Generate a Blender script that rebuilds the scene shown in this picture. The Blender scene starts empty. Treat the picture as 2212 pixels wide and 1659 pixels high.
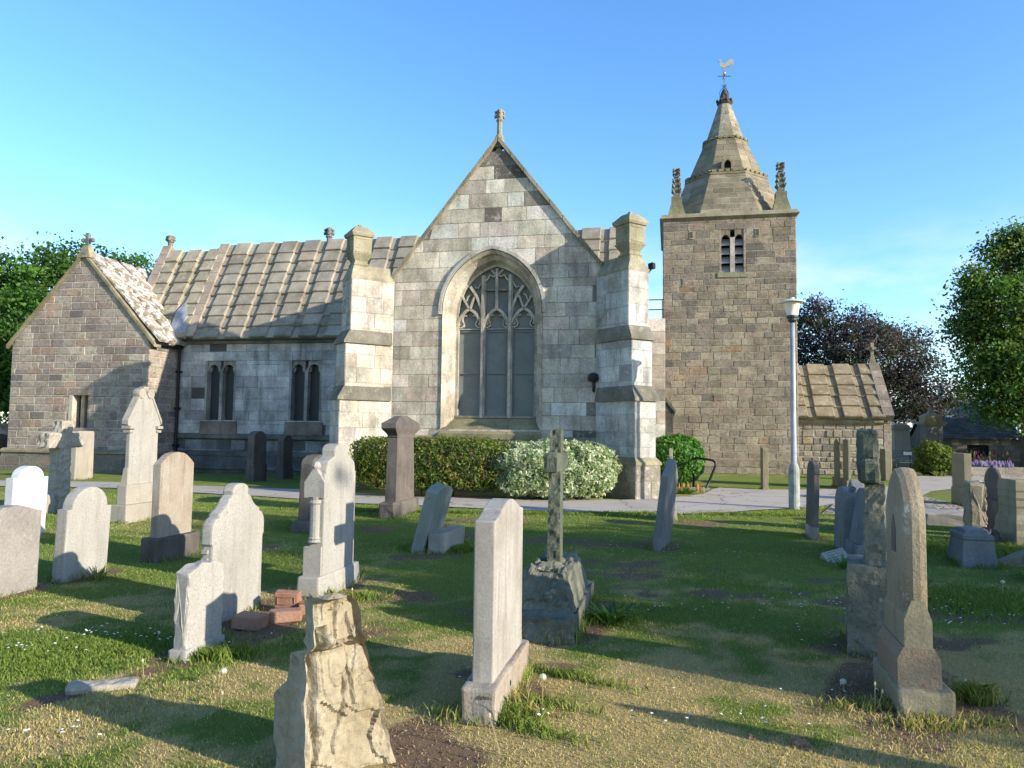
import bpy, bmesh, math, random
import numpy as np
from math import sin, cos, tan, atan, atan2, pi, radians, sqrt
from mathutils import Vector, Matrix, noise as mnoise

# ------------------------------------------------------------------ camera, sky, sun, exposure
SC = bpy.context.scene
COL = SC.collection
CAM_H = 1.6
FPX = 1600.0                      # focal length in units of a 2212 px wide picture
PITCH = atan(100.5 / FPX)
ROLL = 0.013
cF = Vector((0, cos(PITCH), sin(PITCH)))
cU0 = Vector((0, -sin(PITCH), cos(PITCH)))
cR0 = Vector((1, 0, 0))
cR = cos(ROLL) * cR0 + sin(ROLL) * cU0
cU = cos(ROLL) * cU0 - sin(ROLL) * cR0
cC = Vector((0, 0, CAM_H))
cam = bpy.data.cameras.new('camera')
cam_ob = bpy.data.objects.new('camera', cam)
COL.objects.link(cam_ob)
M = Matrix((cR, cU, -cF)).transposed().to_4x4()
M.translation = cC
cam_ob.matrix_world = M
cam.sensor_width = 36
cam.lens = 36 * FPX / 2212
cam.clip_start = 0.05
cam.clip_end = 3000
SC.camera = cam_ob

SUN_EL = radians(18.5)
SUN_AZ = radians(-30)             # direction to the sun, measured from +X
sun_dir = Vector((cos(SUN_AZ) * cos(SUN_EL), sin(SUN_AZ) * cos(SUN_EL), sin(SUN_EL)))
sd = bpy.data.lights.new('sun', 'SUN')
sd.energy = 3.8
sd.angle = radians(0.5)
sd.color = (1.0, 0.91, 0.77)
so = bpy.data.objects.new('sun', sd)
so.rotation_euler = sun_dir.to_track_quat('Z', 'Y').to_euler()
so.location = (30, -20, 20)
COL.objects.link(so)

W = bpy.data.worlds.new('World')
SC.world = W
W.use_nodes = True
wn = W.node_tree.nodes
wl = W.node_tree.links
wn.clear()
w_out = wn.new('ShaderNodeOutputWorld')
w_bg = wn.new('ShaderNodeBackground')
w_bg.inputs['Strength'].default_value = 0.15
w_sky = wn.new('ShaderNodeTexSky')
w_sky.sky_type = 'NISHITA'
w_sky.sun_disc = False
w_sky.sun_elevation = SUN_EL
w_sky.sun_rotation = radians(120)
w_sky.altitude = 0
w_sky.air_density = 1.0
w_sky.dust_density = 0.4
w_sky.ozone_density = 3.0
# a few thin pale clouds low above the horizon
w_tc = wn.new('ShaderNodeTexCoord')
w_map = wn.new('ShaderNodeMapping')
w_map.inputs['Scale'].default_value = (3.0, 3.0, 9.0)
w_map.inputs['Location'].default_value = (0.35, 0.1, 0.0)
w_no = wn.new('ShaderNodeTexNoise')
w_no.inputs['Scale'].default_value = 1.6
w_no.inputs['Detail'].default_value = 7
w_no.inputs['Roughness'].default_value = 0.55
w_rm = wn.new('ShaderNodeValToRGB')
w_rm.color_ramp.elements[0].position = 0.43
w_rm.color_ramp.elements[1].position = 0.72
w_sep = wn.new('ShaderNodeSeparateXYZ')
w_el = wn.new('ShaderNodeMapRange')
w_el.inputs['From Min'].default_value = 0.30
w_el.inputs['From Max'].default_value = 0.14
w_el.interpolation_type = 'SMOOTHSTEP'
w_mul = wn.new('ShaderNodeMath'); w_mul.operation = 'MULTIPLY'
w_mul2 = wn.new('ShaderNodeMath'); w_mul2.operation = 'MULTIPLY'; w_mul2.inputs[1].default_value = 0.75
w_mix = wn.new('ShaderNodeMix'); w_mix.data_type = 'RGBA'
w_mix.inputs[7].default_value = (3.2, 3.3, 3.5, 1)
wl.new(w_tc.outputs['Generated'], w_map.inputs['Vector'])
wl.new(w_map.outputs['Vector'], w_no.inputs['Vector'])
wl.new(w_no.outputs['Fac'], w_rm.inputs['Fac'])
wl.new(w_tc.outputs['Generated'], w_sep.inputs['Vector'])
wl.new(w_sep.outputs['Z'], w_el.inputs['Value'])
wl.new(w_rm.outputs['Color'], w_mul.inputs[0])
wl.new(w_el.outputs['Result'], w_mul.inputs[1])
wl.new(w_mul.outputs[0], w_mul2.inputs[0])
wl.new(w_mul2.outputs[0], w_mix.inputs[0])
w_hs = wn.new('ShaderNodeHueSaturation')
w_hs.inputs['Saturation'].default_value = 1.16
w_hs.inputs['Value'].default_value = 1.0
w_tint = wn.new('ShaderNodeMix'); w_tint.data_type = 'RGBA'; w_tint.blend_type = 'MULTIPLY'
w_tint.inputs[0].default_value = 1.0
w_tint.inputs[7].default_value = (0.93, 0.955, 1.02, 1)
wl.new(w_sky.outputs['Color'], w_hs.inputs['Color'])
wl.new(w_hs.outputs['Color'], w_tint.inputs[6])
wl.new(w_tint.outputs[2], w_mix.inputs[6])
wl.new(w_mix.outputs[2], w_bg.inputs['Color'])
wl.new(w_bg.outputs['Background'], w_out.inputs['Surface'])

SC.view_settings.view_transform = 'Standard'
SC.view_settings.look = 'None'
SC.view_settings.exposure = 1.3
SC.view_settings.gamma = 1.0
SC.cycles.max_bounces = 6
SC.cycles.diffuse_bounces = 3
SC.cycles.transparent_max_bounces = 8

# ------------------------------------------------------------------ measuring helpers
def ray(u, v):
    return cF + cR * ((u - 1106) / FPX) + cU * ((829.5 - v) / FPX)

def gp(u, v, z=0.0):
    """ground point seen at (u, v)"""
    r = ray(u, v)
    return cC + r * ((z - CAM_H) / r.z)

def solve_u(p, d, u):
    """t so that p + t*d is seen in column u"""
    k = (u - 1106) / FPX
    a = Vector(p) - cC
    n = cR - k * cF
    return -(a.dot(n)) / Vector(d).dot(n)

def solve_v(p, d, v):
    k = (829.5 - v) / FPX
    a = Vector(p) - cC
    n = cU - k * cF
    return -(a.dot(n)) / Vector(d).dot(n)

# ------------------------------------------------------------------ object helpers
def tag(o, label=None, cat=None, group=None, kind=None):
    if label: o['label'] = label
    if cat: o['category'] = cat
    if group: o['group'] = group
    if kind: o['kind'] = kind
    return o

def empty(name, loc=(0, 0, 0), rz=0.0, label=None, cat=None, group=None, rot=None, parent=None):
    o = bpy.data.objects.new(name, None)
    o.empty_display_size = 0.2
    o.location = loc
    o.rotation_euler = rot if rot else (0, 0, rz)
    COL.objects.link(o)
    if parent: o.parent = parent
    return tag(o, label, cat, group)

class MB:
    """collects faces (with a colour each) and links them as one mesh object"""
    def __init__(s):
        s.v = []; s.f = []; s.c = []; s.mi = []
    def add(s, vs, fs, col=(1, 1, 1), mi=0):
        n = len(s.v)
        s.v.extend([tuple(p) for p in vs])
        for f in fs:
            s.f.append([n + i for i in f]); s.c.append(col); s.mi.append(mi)
    def quad(s, a, b, c, d, col=(1, 1, 1), mi=0):
        s.add([a, b, c, d], [(0, 1, 2, 3)], col, mi)
    def box(s, x0, x1, y0, y1, z0, z1, col=(1, 1, 1), mi=0):
        s.hexa([(x0, y0, z0), (x1, y0, z0), (x1, y1, z0), (x0, y1, z0)],
               [(x0, y0, z1), (x1, y0, z1), (x1, y1, z1), (x0, y1, z1)], col, mi)
    def hexa(s, lo, hi, col=(1, 1, 1), mi=0):
        n = len(lo)
        fs = [tuple(range(n - 1, -1, -1)), tuple(range(n, 2 * n))]
        for i in range(n):
            j = (i + 1) % n
            fs.append((i, j, n + j, n + i))
        s.add(list(lo) + list(hi), fs, col, mi)
    def prism(s, poly, T, d0, d1, col=(1, 1, 1), mi=0):
        s.hexa([T(x, z, d0) for x, z in poly], [T(x, z, d1) for x, z in poly], col, mi)
    def tube(s, pts, rad, n=8, col=(1, 1, 1), mi=0, cap=True):
        pts = [Vector(p) for p in pts]
        if not hasattr(rad, '__len__'): rad = [rad] * len(pts)
        base = len(s.v); up = None
        for i, p in enumerate(pts):
            d = (pts[min(i + 1, len(pts) - 1)] - pts[max(i - 1, 0)]).normalized()
            if up is None:
                up = Vector((0, 0, 1)) if abs(d.z) < .9 else Vector((1, 0, 0))
            a = d.cross(up).normalized(); b = a.cross(d).normalized(); up = b
            for k in range(n):
                t = 2 * pi * k / n
                s.v.append(tuple(p + (a * cos(t) + b * sin(t)) * rad[i]))
        for i in range(len(pts) - 1):
            for k in range(n):
                j = (k + 1) % n
                s.f.append([base + i * n + k, base + i * n + j, base + (i + 1) * n + j, base + (i + 1) * n + k])
                s.c.append(col); s.mi.append(mi)
        if cap:
            for q in (0, len(pts) - 1):
                s.f.append([base + q * n + k for k in range(n)]); s.c.append(col); s.mi.append(mi)
    def lathe(s, prof, n=16, c=(0, 0, 0), col=(1, 1, 1), mi=0, rot=0.0, sx=1.0, sy=1.0):
        base = len(s.v)
        for r, z in prof:
            for k in range(n):
                t = 2 * pi * k / n + rot
                s.v.append((c[0] + r * cos(t) * sx, c[1] + r * sin(t) * sy, c[2] + z))
        for i in range(len(prof) - 1):
            for k in range(n):
                j = (k + 1) % n
                s.f.append([base + i * n + k, base + i * n + j, base + (i + 1) * n + j, base + (i + 1) * n + k])
                s.c.append(col); s.mi.append(mi)
        for q in (0, len(prof) - 1):
            if prof[q][0] > 1e-4:
                s.f.append([base + q * n + k for k in range(n)]); s.c.append(col); s.mi.append(mi)
    def sweep(s, pts, w, y0, y1, col=(1, 1, 1), mi=0, closed=False):
        """a bar of width w along 2-D points (x, z), from depth y0 to y1"""
        n = len(pts); L = []; R = []
        for i in range(n):
            a = pts[(i - 1) % n] if (closed or i > 0) else pts[i]
            b = pts[(i + 1) % n] if (closed or i < n - 1) else pts[i]
            dx, dz = b[0] - a[0], b[1] - a[1]
            q = math.hypot(dx, dz) or 1
            nx, nz = -dz / q * w / 2, dx / q * w / 2
            L.append((pts[i][0] + nx, pts[i][1] + nz)); R.append((pts[i][0] - nx, pts[i][1] - nz))
        rng = range(n if closed else n - 1)
        for i in rng:
            j = (i + 1) % n
            lo = [(L[i][0], y0, L[i][1]), (L[j][0], y0, L[j][1]), (R[j][0], y0, R[j][1]), (R[i][0], y0, R[i][1])]
            hi = [(p[0], y1, p[2]) for p in lo]
            s.add(lo + hi, [(0, 1, 2, 3), (4, 5, 6, 7), (0, 1, 5, 4), (3, 2, 6, 7)] +
                  ([(0, 3, 7, 4)] if not closed and i == 0 else []) +
                  ([(1, 2, 6, 5)] if not closed and i == n - 2 else []), col, mi)
    def build(s, name, mats, parent=None, smooth=False, label=None, loc=None):
        me = bpy.data.meshes.new(name)
        me.from_pydata(s.v, [], s.f)
        if not isinstance(mats, (list, tuple)): mats = [mats]
        for m in mats: me.materials.append(m)
        if len(mats) > 1: me.polygons.foreach_set('material_index', s.mi)
        at = me.attributes.new('col', 'FLOAT_COLOR', 'FACE')
        flat = np.ones((len(s.f), 4), np.float32)
        flat[:, :3] = np.array(s.c, np.float32).reshape(-1, 3)
        at.data.foreach_set('color', flat.ravel())
        if smooth: me.polygons.foreach_set('use_smooth', [True] * len(s.f))
        me.update()
        o = bpy.data.objects.new(name, me)
        COL.objects.link(o)
        if parent: o.parent = parent
        if loc: o.location = loc
        if label: o['label'] = label
        return o

def np_mesh(name, V, F, colf, mat, parent=None, smooth=False):
    """V (n,3), F (m,k) numpy, colf (m,3) per-face colours"""
    me = bpy.data.meshes.new(name)
    m, k = F.shape
    me.vertices.add(len(V)); me.vertices.foreach_set('co', V.astype(np.float32).ravel())
    me.loops.add(m * k); me.loops.foreach_set('vertex_index', F.astype(np.int32).ravel())
    me.polygons.add(m)
    me.polygons.foreach_set('loop_start', np.arange(0, m * k, k, dtype=np.int32))
    try: me.polygons.foreach_set('loop_total', np.full(m, k, np.int32))
    except Exception: pass
    me.update(calc_edges=True)
    at = me.attributes.new('col', 'FLOAT_COLOR', 'FACE')
    c4 = np.ones((m, 4), np.float32); c4[:, :3] = colf
    at.data.foreach_set('color', c4.ravel())
    if smooth: me.polygons.foreach_set('use_smooth', [True] * m)
    me.materials.append(mat)
    me.validate()
    o = bpy.data.objects.new(name, me)
    COL.objects.link(o)
    if parent: o.parent = parent
    return o

def rough_block(mb, x0, x1, y0, y1, z0, z1, step=0.05, amp=0.02, scale=5.0, seed=0, col=(1, 1, 1), keep=None, taper=0.0, rnd=0.0):
    """a hewn block: a box diced into small faces and pushed about by noise. keep(axis, side) -> amplitude factor"""
    nx = max(1, int(round((x1 - x0) / step))); ny = max(1, int(round((y1 - y0) / step))); nz = max(1, int(round((z1 - z0) / step)))
    idx = {}; off = Vector((seed * 7.3, seed * 3.1, seed * 1.7))
    cx, cy = (x0 + x1) / 2, (y0 + y1) / 2
    def vid(i, j, k):
        key = (i, j, k)
        if key in idx: return idx[key]
        fx, fy, fz = i / nx, j / ny, k / nz
        p = Vector((x0 + (x1 - x0) * fx, y0 + (y1 - y0) * fy, z0 + (z1 - z0) * fz))
        if taper:
            q = 1 - taper * fz
            p.x = cx + (p.x - cx) * q; p.y = cy + (p.y - cy) * q
        n = Vector((0, 0, 0)); a = 1.0
        for ax, q, N in ((0, i, nx), (1, j, ny), (2, k, nz)):
            if q == 0 or q == N:
                n[ax] = -1 if q == 0 else 1
                if keep: a = min(a, keep(ax, n[ax]))
        if n.length > 0: n.normalize()
        h = mnoise.noise((p + off) * scale) + 0.6 * mnoise.noise((p + off) * scale * 2.3) + .35 * mnoise.noise((p + off) * scale * 5)
        edges = sum(1 for ax in range(3) if abs(n[ax]) > .1)
        p = p + n * (h * amp * a) - n * (rnd * (edges - 1) if edges > 1 else 0)
        idx[key] = len(mb.v); mb.v.append(tuple(p)); return idx[key]
    def face(a, b, c, d):
        mb.f.append([a, b, c, d]); mb.c.append(col); mb.mi.append(0)
    for i in range(nx):
        for j in range(ny):
            for k in (0, nz): face(vid(i, j, k), vid(i + 1, j, k), vid(i + 1, j + 1, k), vid(i, j + 1, k))
    for i in range(nx):
        for k in range(nz):
            for j in (0, ny): face(vid(i, j, k), vid(i + 1, j, k), vid(i + 1, j, k + 1), vid(i, j, k + 1))
    for j in range(ny):
        for k in range(nz):
            for i in (0, nx): face(vid(i, j, k), vid(i, j + 1, k), vid(i, j + 1, k + 1), vid(i, j, k + 1))

# ------------------------------------------------------------------ materials
class NT:
    def __init__(s, name):
        s.m = bpy.data.materials.new(name); s.m.use_nodes = True
        s.n = s.m.node_tree.nodes; s.l = s.m.node_tree.links
        s.n.clear()
        s.out = s.n.new('ShaderNodeOutputMaterial')
    def new(s, t, **kw):
        o = s.n.new(t)
        for k, v in kw.items():
            if k in o.inputs.keys(): s.set(o.inputs[k], v)
            else: setattr(o, k, v)
        return o
    def set(s, inp, v):
        if isinstance(v, bpy.types.NodeSocket): s.l.new(v, inp)
        elif isinstance(v, (tuple, list)) and len(v) == 3 and inp.type == 'RGBA': inp.default_value = (*v, 1)
        else: inp.default_value = v
    def noise(s, vec, scale, detail=4, rough=.55):
        o = s.new('ShaderNodeTexNoise', Scale=scale, Detail=detail, Roughness=rough)
        s.l.new(vec, o.inputs['Vector']); return o.outputs['Fac']
    def ramp(s, fac, a, b, ca=(0, 0, 0), cb=(1, 1, 1)):
        o = s.n.new('ShaderNodeValToRGB')
        o.color_ramp.elements[0].position = a; o.color_ramp.elements[0].color = (*ca, 1)
        o.color_ramp.elements[1].position = b; o.color_ramp.elements[1].color = (*cb, 1)
        s.l.new(fac, o.inputs['Fac']); return o.outputs['Color']
    def mix(s, fac, a, b, mode='MIX'):
        o = s.n.new('ShaderNodeMix'); o.data_type = 'RGBA'; o.blend_type = mode
        s.set(o.inputs[0], fac); s.set(o.inputs[6], a if not isinstance(a, tuple) else (*a, 1)); s.set(o.inputs[7], b if not isinstance(b, tuple) else (*b, 1))
        return o.outputs[2]
    def math(s, op, a, b=0.0):
        o = s.n.new('ShaderNodeMath'); o.operation = op
        s.set(o.inputs[0], a); s.set(o.inputs[1], b); return o.outputs[0]
    def coords(s, scale=(1, 1, 1), which='Object', rnd=False):
        tc = s.n.new('ShaderNodeTexCoord')
        mp = s.n.new('ShaderNodeMapping'); mp.inputs['Scale'].default_value = scale
        src = tc.outputs[which]
        if rnd:
            oi = s.n.new('ShaderNodeObjectInfo')
            va = s.n.new('ShaderNodeVectorMath'); va.operation = 'ADD'
            sc = s.n.new('ShaderNodeVectorMath'); sc.operation = 'SCALE'; sc.inputs['Scale'].default_value = 37.0
            cb = s.n.new('ShaderNodeCombineXYZ')
            for q in range(3): s.l.new(oi.outputs['Random'], cb.inputs[q])
            s.l.new(cb.outputs[0], sc.inputs[0]); s.l.new(src, va.inputs[0]); s.l.new(sc.outputs[0], va.inputs[1])
            src = va.outputs[0]
        s.l.new(src, mp.inputs['Vector']); return mp.outputs['Vector']
    def principled(s, color, rough=.85, spec=.25, metal=0.0, bump=None, dist=.01, strength=.6):
        p = s.new('ShaderNodeBsdfPrincipled')
        s.set(p.inputs['Base Color'], color); s.set(p.inputs['Roughness'], rough)
        p.inputs['Specular IOR Level'].default_value = spec
        p.inputs['Metallic'].default_value = metal
        if bump is not None:
            b = s.new('ShaderNodeBump', Strength=strength, Distance=dist)
            s.l.new(bump, b.inputs['Height']); s.l.new(b.outputs[0], p.inputs['Normal'])
        s.l.new(p.outputs[0], s.out.inputs['Surface']); return p
    def attr(s, name='col'):
        a = s.new('ShaderNodeAttribute'); a.attribute_name = name; return a

def mat_masonry(name, grain=18.0, stain=(.10, .09, .075), stain_amt=.55, var=.35, dist=.02, streak=(1.2, 1.2, .35), lichen=None, lich_amt=.0, lich_at=.55):
    t = NT(name); c = t.attr().outputs['Color']
    v = t.coords(); vs = t.coords(streak)
    n1 = t.noise(v, 1.6, 5); n2 = t.noise(v, grain, 5, .65); n3 = t.noise(vs, 1.7, 6, .6)
    f = t.ramp(n1, .3, .7, (1 - var,) * 3, (1 + var * .5,) * 3)
    c = t.mix(1.0, c, f, 'MULTIPLY')
    f2 = t.ramp(n2, .3, .7, (.72,) * 3, (1.22,) * 3)
    c = t.mix(1.0, c, f2, 'MULTIPLY')
    st = t.math('MULTIPLY', t.ramp(n3, .50, .72), stain_amt)
    c = t.mix(st, c, stain)
    if lichen:
        n4 = t.noise(v, 5.0, 8, .7)
        c = t.mix(t.math('MULTIPLY', t.ramp(n4, lich_at, lich_at + .08), lich_amt), c, lichen)
    t.principled(c, .92, .15, bump=t.math('ADD', n2, t.math('MULTIPLY', t.noise(v, 60, 3), .4)), dist=dist, strength=.7)
    return t.m

def mat_grave(name, c1, c2, dark=(.09, .085, .07), lich=(.45, .45, .33), dark_amt=.5, lich_amt=.3, speck=.25, streak=.5, dist=.006, grain=55.0, rough=.9):
    t = NT(name)
    v = t.coords(rnd=True); vs = t.coords((7, 7, .8), rnd=True)
    n1 = t.noise(v, 2.2, 6, .6); n2 = t.noise(v, grain, 4, .7); n3 = t.noise(vs, 1.5, 5, .6); n4 = t.noise(v, 9, 7, .68)
    c = t.mix(t.ramp(n1, .35, .65), c1, c2)
    c = t.mix(t.math('MULTIPLY', t.ramp(n3, .5, .75), streak), c, tuple(x * .62 for x in c1))
    c = t.mix(t.math('MULTIPLY', t.ramp(t.noise(vs, 2.6, 4), .58, .72), streak * .5), c, tuple(min(.8, x * 1.35) for x in c2))
    c = t.mix(t.math('MULTIPLY', t.ramp(n4, .60, .70), dark_amt), c, dark)
    c = t.mix(t.math('MULTIPLY', t.ramp(t.noise(v, 6, 8, .7), .60, .66), lich_amt), c, lich)
    sp = t.new('ShaderNodeTexVoronoi', Scale=42.0); t.l.new(v, sp.inputs['Vector'])
    c = t.mix(t.math('MULTIPLY', t.ramp(sp.outputs['Distance'], .10, .22, (1, 1, 1), (0, 0, 0)), t.math('MULTIPLY', t.ramp(n1, .45, .6), speck)), c, (.05, .048, .04))
    f2 = t.ramp(n2, .3, .7, (.82,) * 3, (1.15,) * 3)
    c = t.mix(1.0, c, f2, 'MULTIPLY')
    t.principled(c, rough, .2, bump=t.math('ADD', n2, t.math('MULTIPLY', n4, 1.2)), dist=dist, strength=.7)
    return t.m

def mat_simple(name, col, rough=.6, metal=0.0, spec=.4, var=.15, scale=9.0, dist=.003):
    t = NT(name); v = t.coords(rnd=True); n = t.noise(v, scale, 5, .6)
    c = t.mix(1.0, t.mix(0.0, col, col), t.ramp(n, .3, .7, (1 - var,) * 3, (1 + var,) * 3), 'MULTIPLY')
    t.principled(c, rough, spec, metal, bump=t.noise(v, scale * 6, 3), dist=dist, strength=.4)
    return t.m

def mat_leaf(name, trans=.35, rough=.55):
    t = NT(name); c = t.attr().outputs['Color']
    p = t.new('ShaderNodeBsdfPrincipled'); t.set(p.inputs['Base Color'], c); p.inputs['Roughness'].default_value = rough
    p.inputs['Specular IOR Level'].default_value = .3
    tr = t.new('ShaderNodeBsdfTranslucent'); t.set(tr.inputs['Color'], t.mix(1.0, c, (1.3, 1.35, .7), 'MULTIPLY'))
    mx = t.new('ShaderNodeMixShader'); mx.inputs[0].default_value = trans
    t.l.new(p.outputs[0], mx.inputs[1]); t.l.new(tr.outputs[0], mx.inputs[2]); t.l.new(mx.outputs[0], t.out.inputs['Surface'])
    return t.m
# ------------------------------------------------------------------ masonry
def lerp(a, b, t): return a + (b - a) * t

def masonry(mb, T, z0, z1, L, R, rng, ch, bl, pal, holes=(), breaks=(), joint=.012, jit=.008, mort=(.3, .27, .22), base=0.0, bev=.006, rough=0.0):
    """coursed blocks over the plane T(x, z, d); L(z), R(z) bound the wall, holes = (zlo, zhi, L, R)"""
    br = sorted(set([b for h in holes for b in (h[0], h[1])] + list(breaks)))
    def cell(a0, a1, b0, b1, za, zb):
        if (b0 - a0) < .015 and (b1 - a1) < .015: return
        b0 = max(b0, a0); b1 = max(b1, a1)
        mb.quad(T(a0, za, base), T(b0, za, base), T(b1, zb, base), T(a1, zb, base), mort)
        j = joint / 2
        if min(b0 - a0, b1 - a1) < joint * 1.2 and max(b0 - a0, b1 - a1) < .08: return
        d = base + .006 + rng.random() * jit
        if rough: d += rng.random() * rough
        r = lambda: rng.uniform(-rough, rough) * .6
        ja0, ja1 = min(j, (b0 - a0) * .45), min(j, (b1 - a1) * .45)
        q = [(a0 + ja0, za + j), (b0 - ja0, za + j), (b1 - ja1, zb - j), (a1 + ja1, zb - j)]
        if rough: q = [(x + r(), z + r()) for x, z in q]
        cx = sum(p[0] for p in q) / 4; cz = sum(p[1] for p in q) / 4
        def inn(p):
            dx, dz = cx - p[0], cz - p[1]
            return (p[0] + math.copysign(min(bev, abs(dx) * .5), dx), p[1] + math.copysign(min(bev, abs(dz) * .5), dz))
        lo = [T(x, z, base) for x, z in q]; hi = [T(*inn(p), d) for p in q]
        mb.add(lo + hi, [(4, 5, 6, 7), (0, 1, 5, 4), (1, 2, 6, 5), (2, 3, 7, 6), (3, 0, 4, 7)], pal(cx, cz, rng))
    z = z0
    while z < z1 - .01:
        zb = z + rng.uniform(*ch)
        if z1 - zb < ch[0] * .55: zb = z1
        for b in br:
            if z + .02 < b < zb - .01 or zb <= b < zb + ch[0] * .4:
                zb = b; break
        segs = [(L(z), L(zb), R(z), R(zb))]
        zm = (z + zb) / 2
        for h in holes:
            if zm <= h[0] or zm >= h[1]: continue
            ns = []
            la, lb, ra, rb = h[2](z), h[2](zb), h[3](z), h[3](zb)
            for s in segs:
                ns.append((s[0], s[1], min(s[2], la), min(s[3], lb)))
                ns.append((max(s[0], ra), max(s[1], rb), s[2], s[3]))
            segs = ns
        for la, lb, ra, rb in segs:
            if ra < la + .005 and rb < lb + .005: continue
            if ra < la: la = ra = (la + ra) / 2
            if rb < lb: lb = rb = (lb + rb) / 2
            xs, xe = min(la, lb), max(ra, rb)
            cuts = [xs]; x = xs
            x += rng.uniform(.45, 1.0) * rng.uniform(*bl)
            while x < xe - bl[0] * .5:
                cuts.append(x); x += rng.uniform(*bl)
            cuts.append(xe)
            for p, q in zip(cuts[:-1], cuts[1:]):
                a0, a1 = min(max(p, la), ra), min(max(p, lb), rb)
                b0, b1 = min(max(q, la), ra), min(max(q, lb), rb)
                if p == xs: a0, a1 = la, lb
                if q == xe: b0, b1 = ra, rb
                cell(a0, a1, b0, b1, z, zb)
        z = zb

def pick(table):
    tot = sum(w for w, c in table)
    def f(x, z, rng):
        r = rng.random() * tot
        for w, c in table:
            r -= w
            if r <= 0: break
        k = rng.uniform(.86, 1.14)
        return tuple(min(.85, a * k * rng.uniform(.97, 1.03)) for a in c)
    return f

M_ashlar = mat_masonry('weathered_ashlar', 22, stain=(.13, .112, .088), stain_amt=.62, var=.4, dist=.016, streak=(2.4, 2.4, .55), lichen=(.60, .57, .49), lich_amt=.35)
M_dark_ashlar = mat_masonry('sooty_ashlar', 22, stain=(.07, .066, .06), stain_amt=.75, var=.45, dist=.012, streak=(1.8, 1.8, .3))
M_tower = mat_masonry('tower_sandstone', 16, stain=(.075, .062, .05), stain_amt=.7, var=.3, dist=.035, streak=(3.2, 3.2, 6.0))
M_rubble = mat_masonry('rubble_stone', 14, stain=(.10, .082, .068), stain_amt=.6, var=.3, dist=.035, streak=(3.0, 3.0, 5.5))
M_slab = mat_masonry('roof_stone_slabs', 26, stain=(.10, .085, .055), stain_amt=.55, var=.3, dist=.012, streak=(1, 1, 1), lichen=(.42, .41, .34), lich_amt=.22)
M_slab_white = mat_masonry('lichened_roof_slabs', 26, stain=(.12, .10, .07), stain_amt=.45, var=.3, dist=.012, streak=(1, 1, 1), lichen=(.64, .62, .57), lich_amt=.85, lich_at=.485)
M_slab_aisle = mat_masonry('mossy_roof_slabs', 26, stain=(.10, .085, .05), stain_amt=.55, var=.3, dist=.012, streak=(1, 1, 1), lichen=(.45, .44, .33), lich_amt=.45)
M_trim = mat_masonry('dressed_trim', 24, stain=(.10, .09, .05), stain_amt=.75, var=.4, dist=.01, lichen=(.35, .33, .2), lich_amt=.35)
M_mossy = mat_masonry('mossy_dressed_stone', 24, stain=(.09, .085, .035), stain_amt=.7, var=.35, dist=.012, lichen=(.26, .25, .1), lich_amt=.5)
M_spire = mat_masonry('spire_stone', 20, stain=(.085, .08, .045), stain_amt=.55, var=.3, dist=.02, streak=(1, 1, 1.2))
M_lead = mat_simple('lead_sheet', (.30, .31, .33), .5, .3, .4, .2)
M_iron = mat_simple('dark_iron', (.02, .021, .024), .45, .6, .5)
M_gold = mat_simple('gilded_metal', (.50, .41, .24), .35, .35, .5, .05)
M_void = mat_simple('dark_interior', (.012, .012, .014), .9, 0, .1)
M_louvre = mat_simple('grey_louvre', (.30, .30, .29), .8, 0, .2)

def mat_mesh_glass():
    t = NT('meshed_leaded_glass'); v = t.coords()
    br = t.new('ShaderNodeTexBrick', Scale=1.0); br.offset = 0.0
    br.inputs['Brick Width'].default_value = .022; br.inputs['Row Height'].default_value = .022
    br.inputs['Mortar Size'].default_value = .0045
    sw = t.new('ShaderNodeSeparateXYZ'); t.l.new(v, sw.inputs[0])
    cb = t.new('ShaderNodeCombineXYZ'); t.l.new(sw.outputs[0], cb.inputs[0]); t.l.new(sw.outputs[2], cb.inputs[1])
    t.l.new(cb.outputs[0], br.inputs['Vector'])
    vo = t.new('ShaderNodeTexVoronoi', Scale=9.0); t.l.new(v, vo.inputs['Vector'])
    tint = t.mix(t.ramp(t.noise(v, 2.6, 5), .4, .6), (.03, .042, .04), (.14, .14, .105))
    tint = t.mix(.35, tint, t.mix(1.0, vo.outputs['Color'], (.14, .15, .12), 'MULTIPLY'))
    c = t.mix(br.outputs['Fac'], tint, (.25, .25, .22))
    t.principled(c, .75, .15, bump=br.outputs['Fac'], dist=.003, strength=.5)
    return t.m
M_glass = mat_mesh_glass()

# church frame: X along the east front, Y into the building
PSI = radians(12)
church = empty('church', (-0.373, 19.504, 0), -PSI,
               'old stone church with a tall gable window, stone slab roofs and a square spired tower', 'church')
def c2w(x, y, z):
    return Vector((-0.373 + x * cos(PSI) + y * sin(PSI), 19.504 - x * sin(PSI) + y * cos(PSI), z))

RG = random.Random(11)
def jit(c, a, b):
    q = RG.uniform(a, b); return tuple(x * q for x in c)
def Yp(y0): return lambda x, z, d: (x, y0 - d, z)          # plane facing the camera
def Xp(x0): return lambda y, z, d: (x0 + d, y, z)          # plane facing +X
def Xm(x0): return lambda y, z, d: (x0 - d, y, z)          # plane facing -X
const = lambda a: (lambda z: a)

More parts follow.
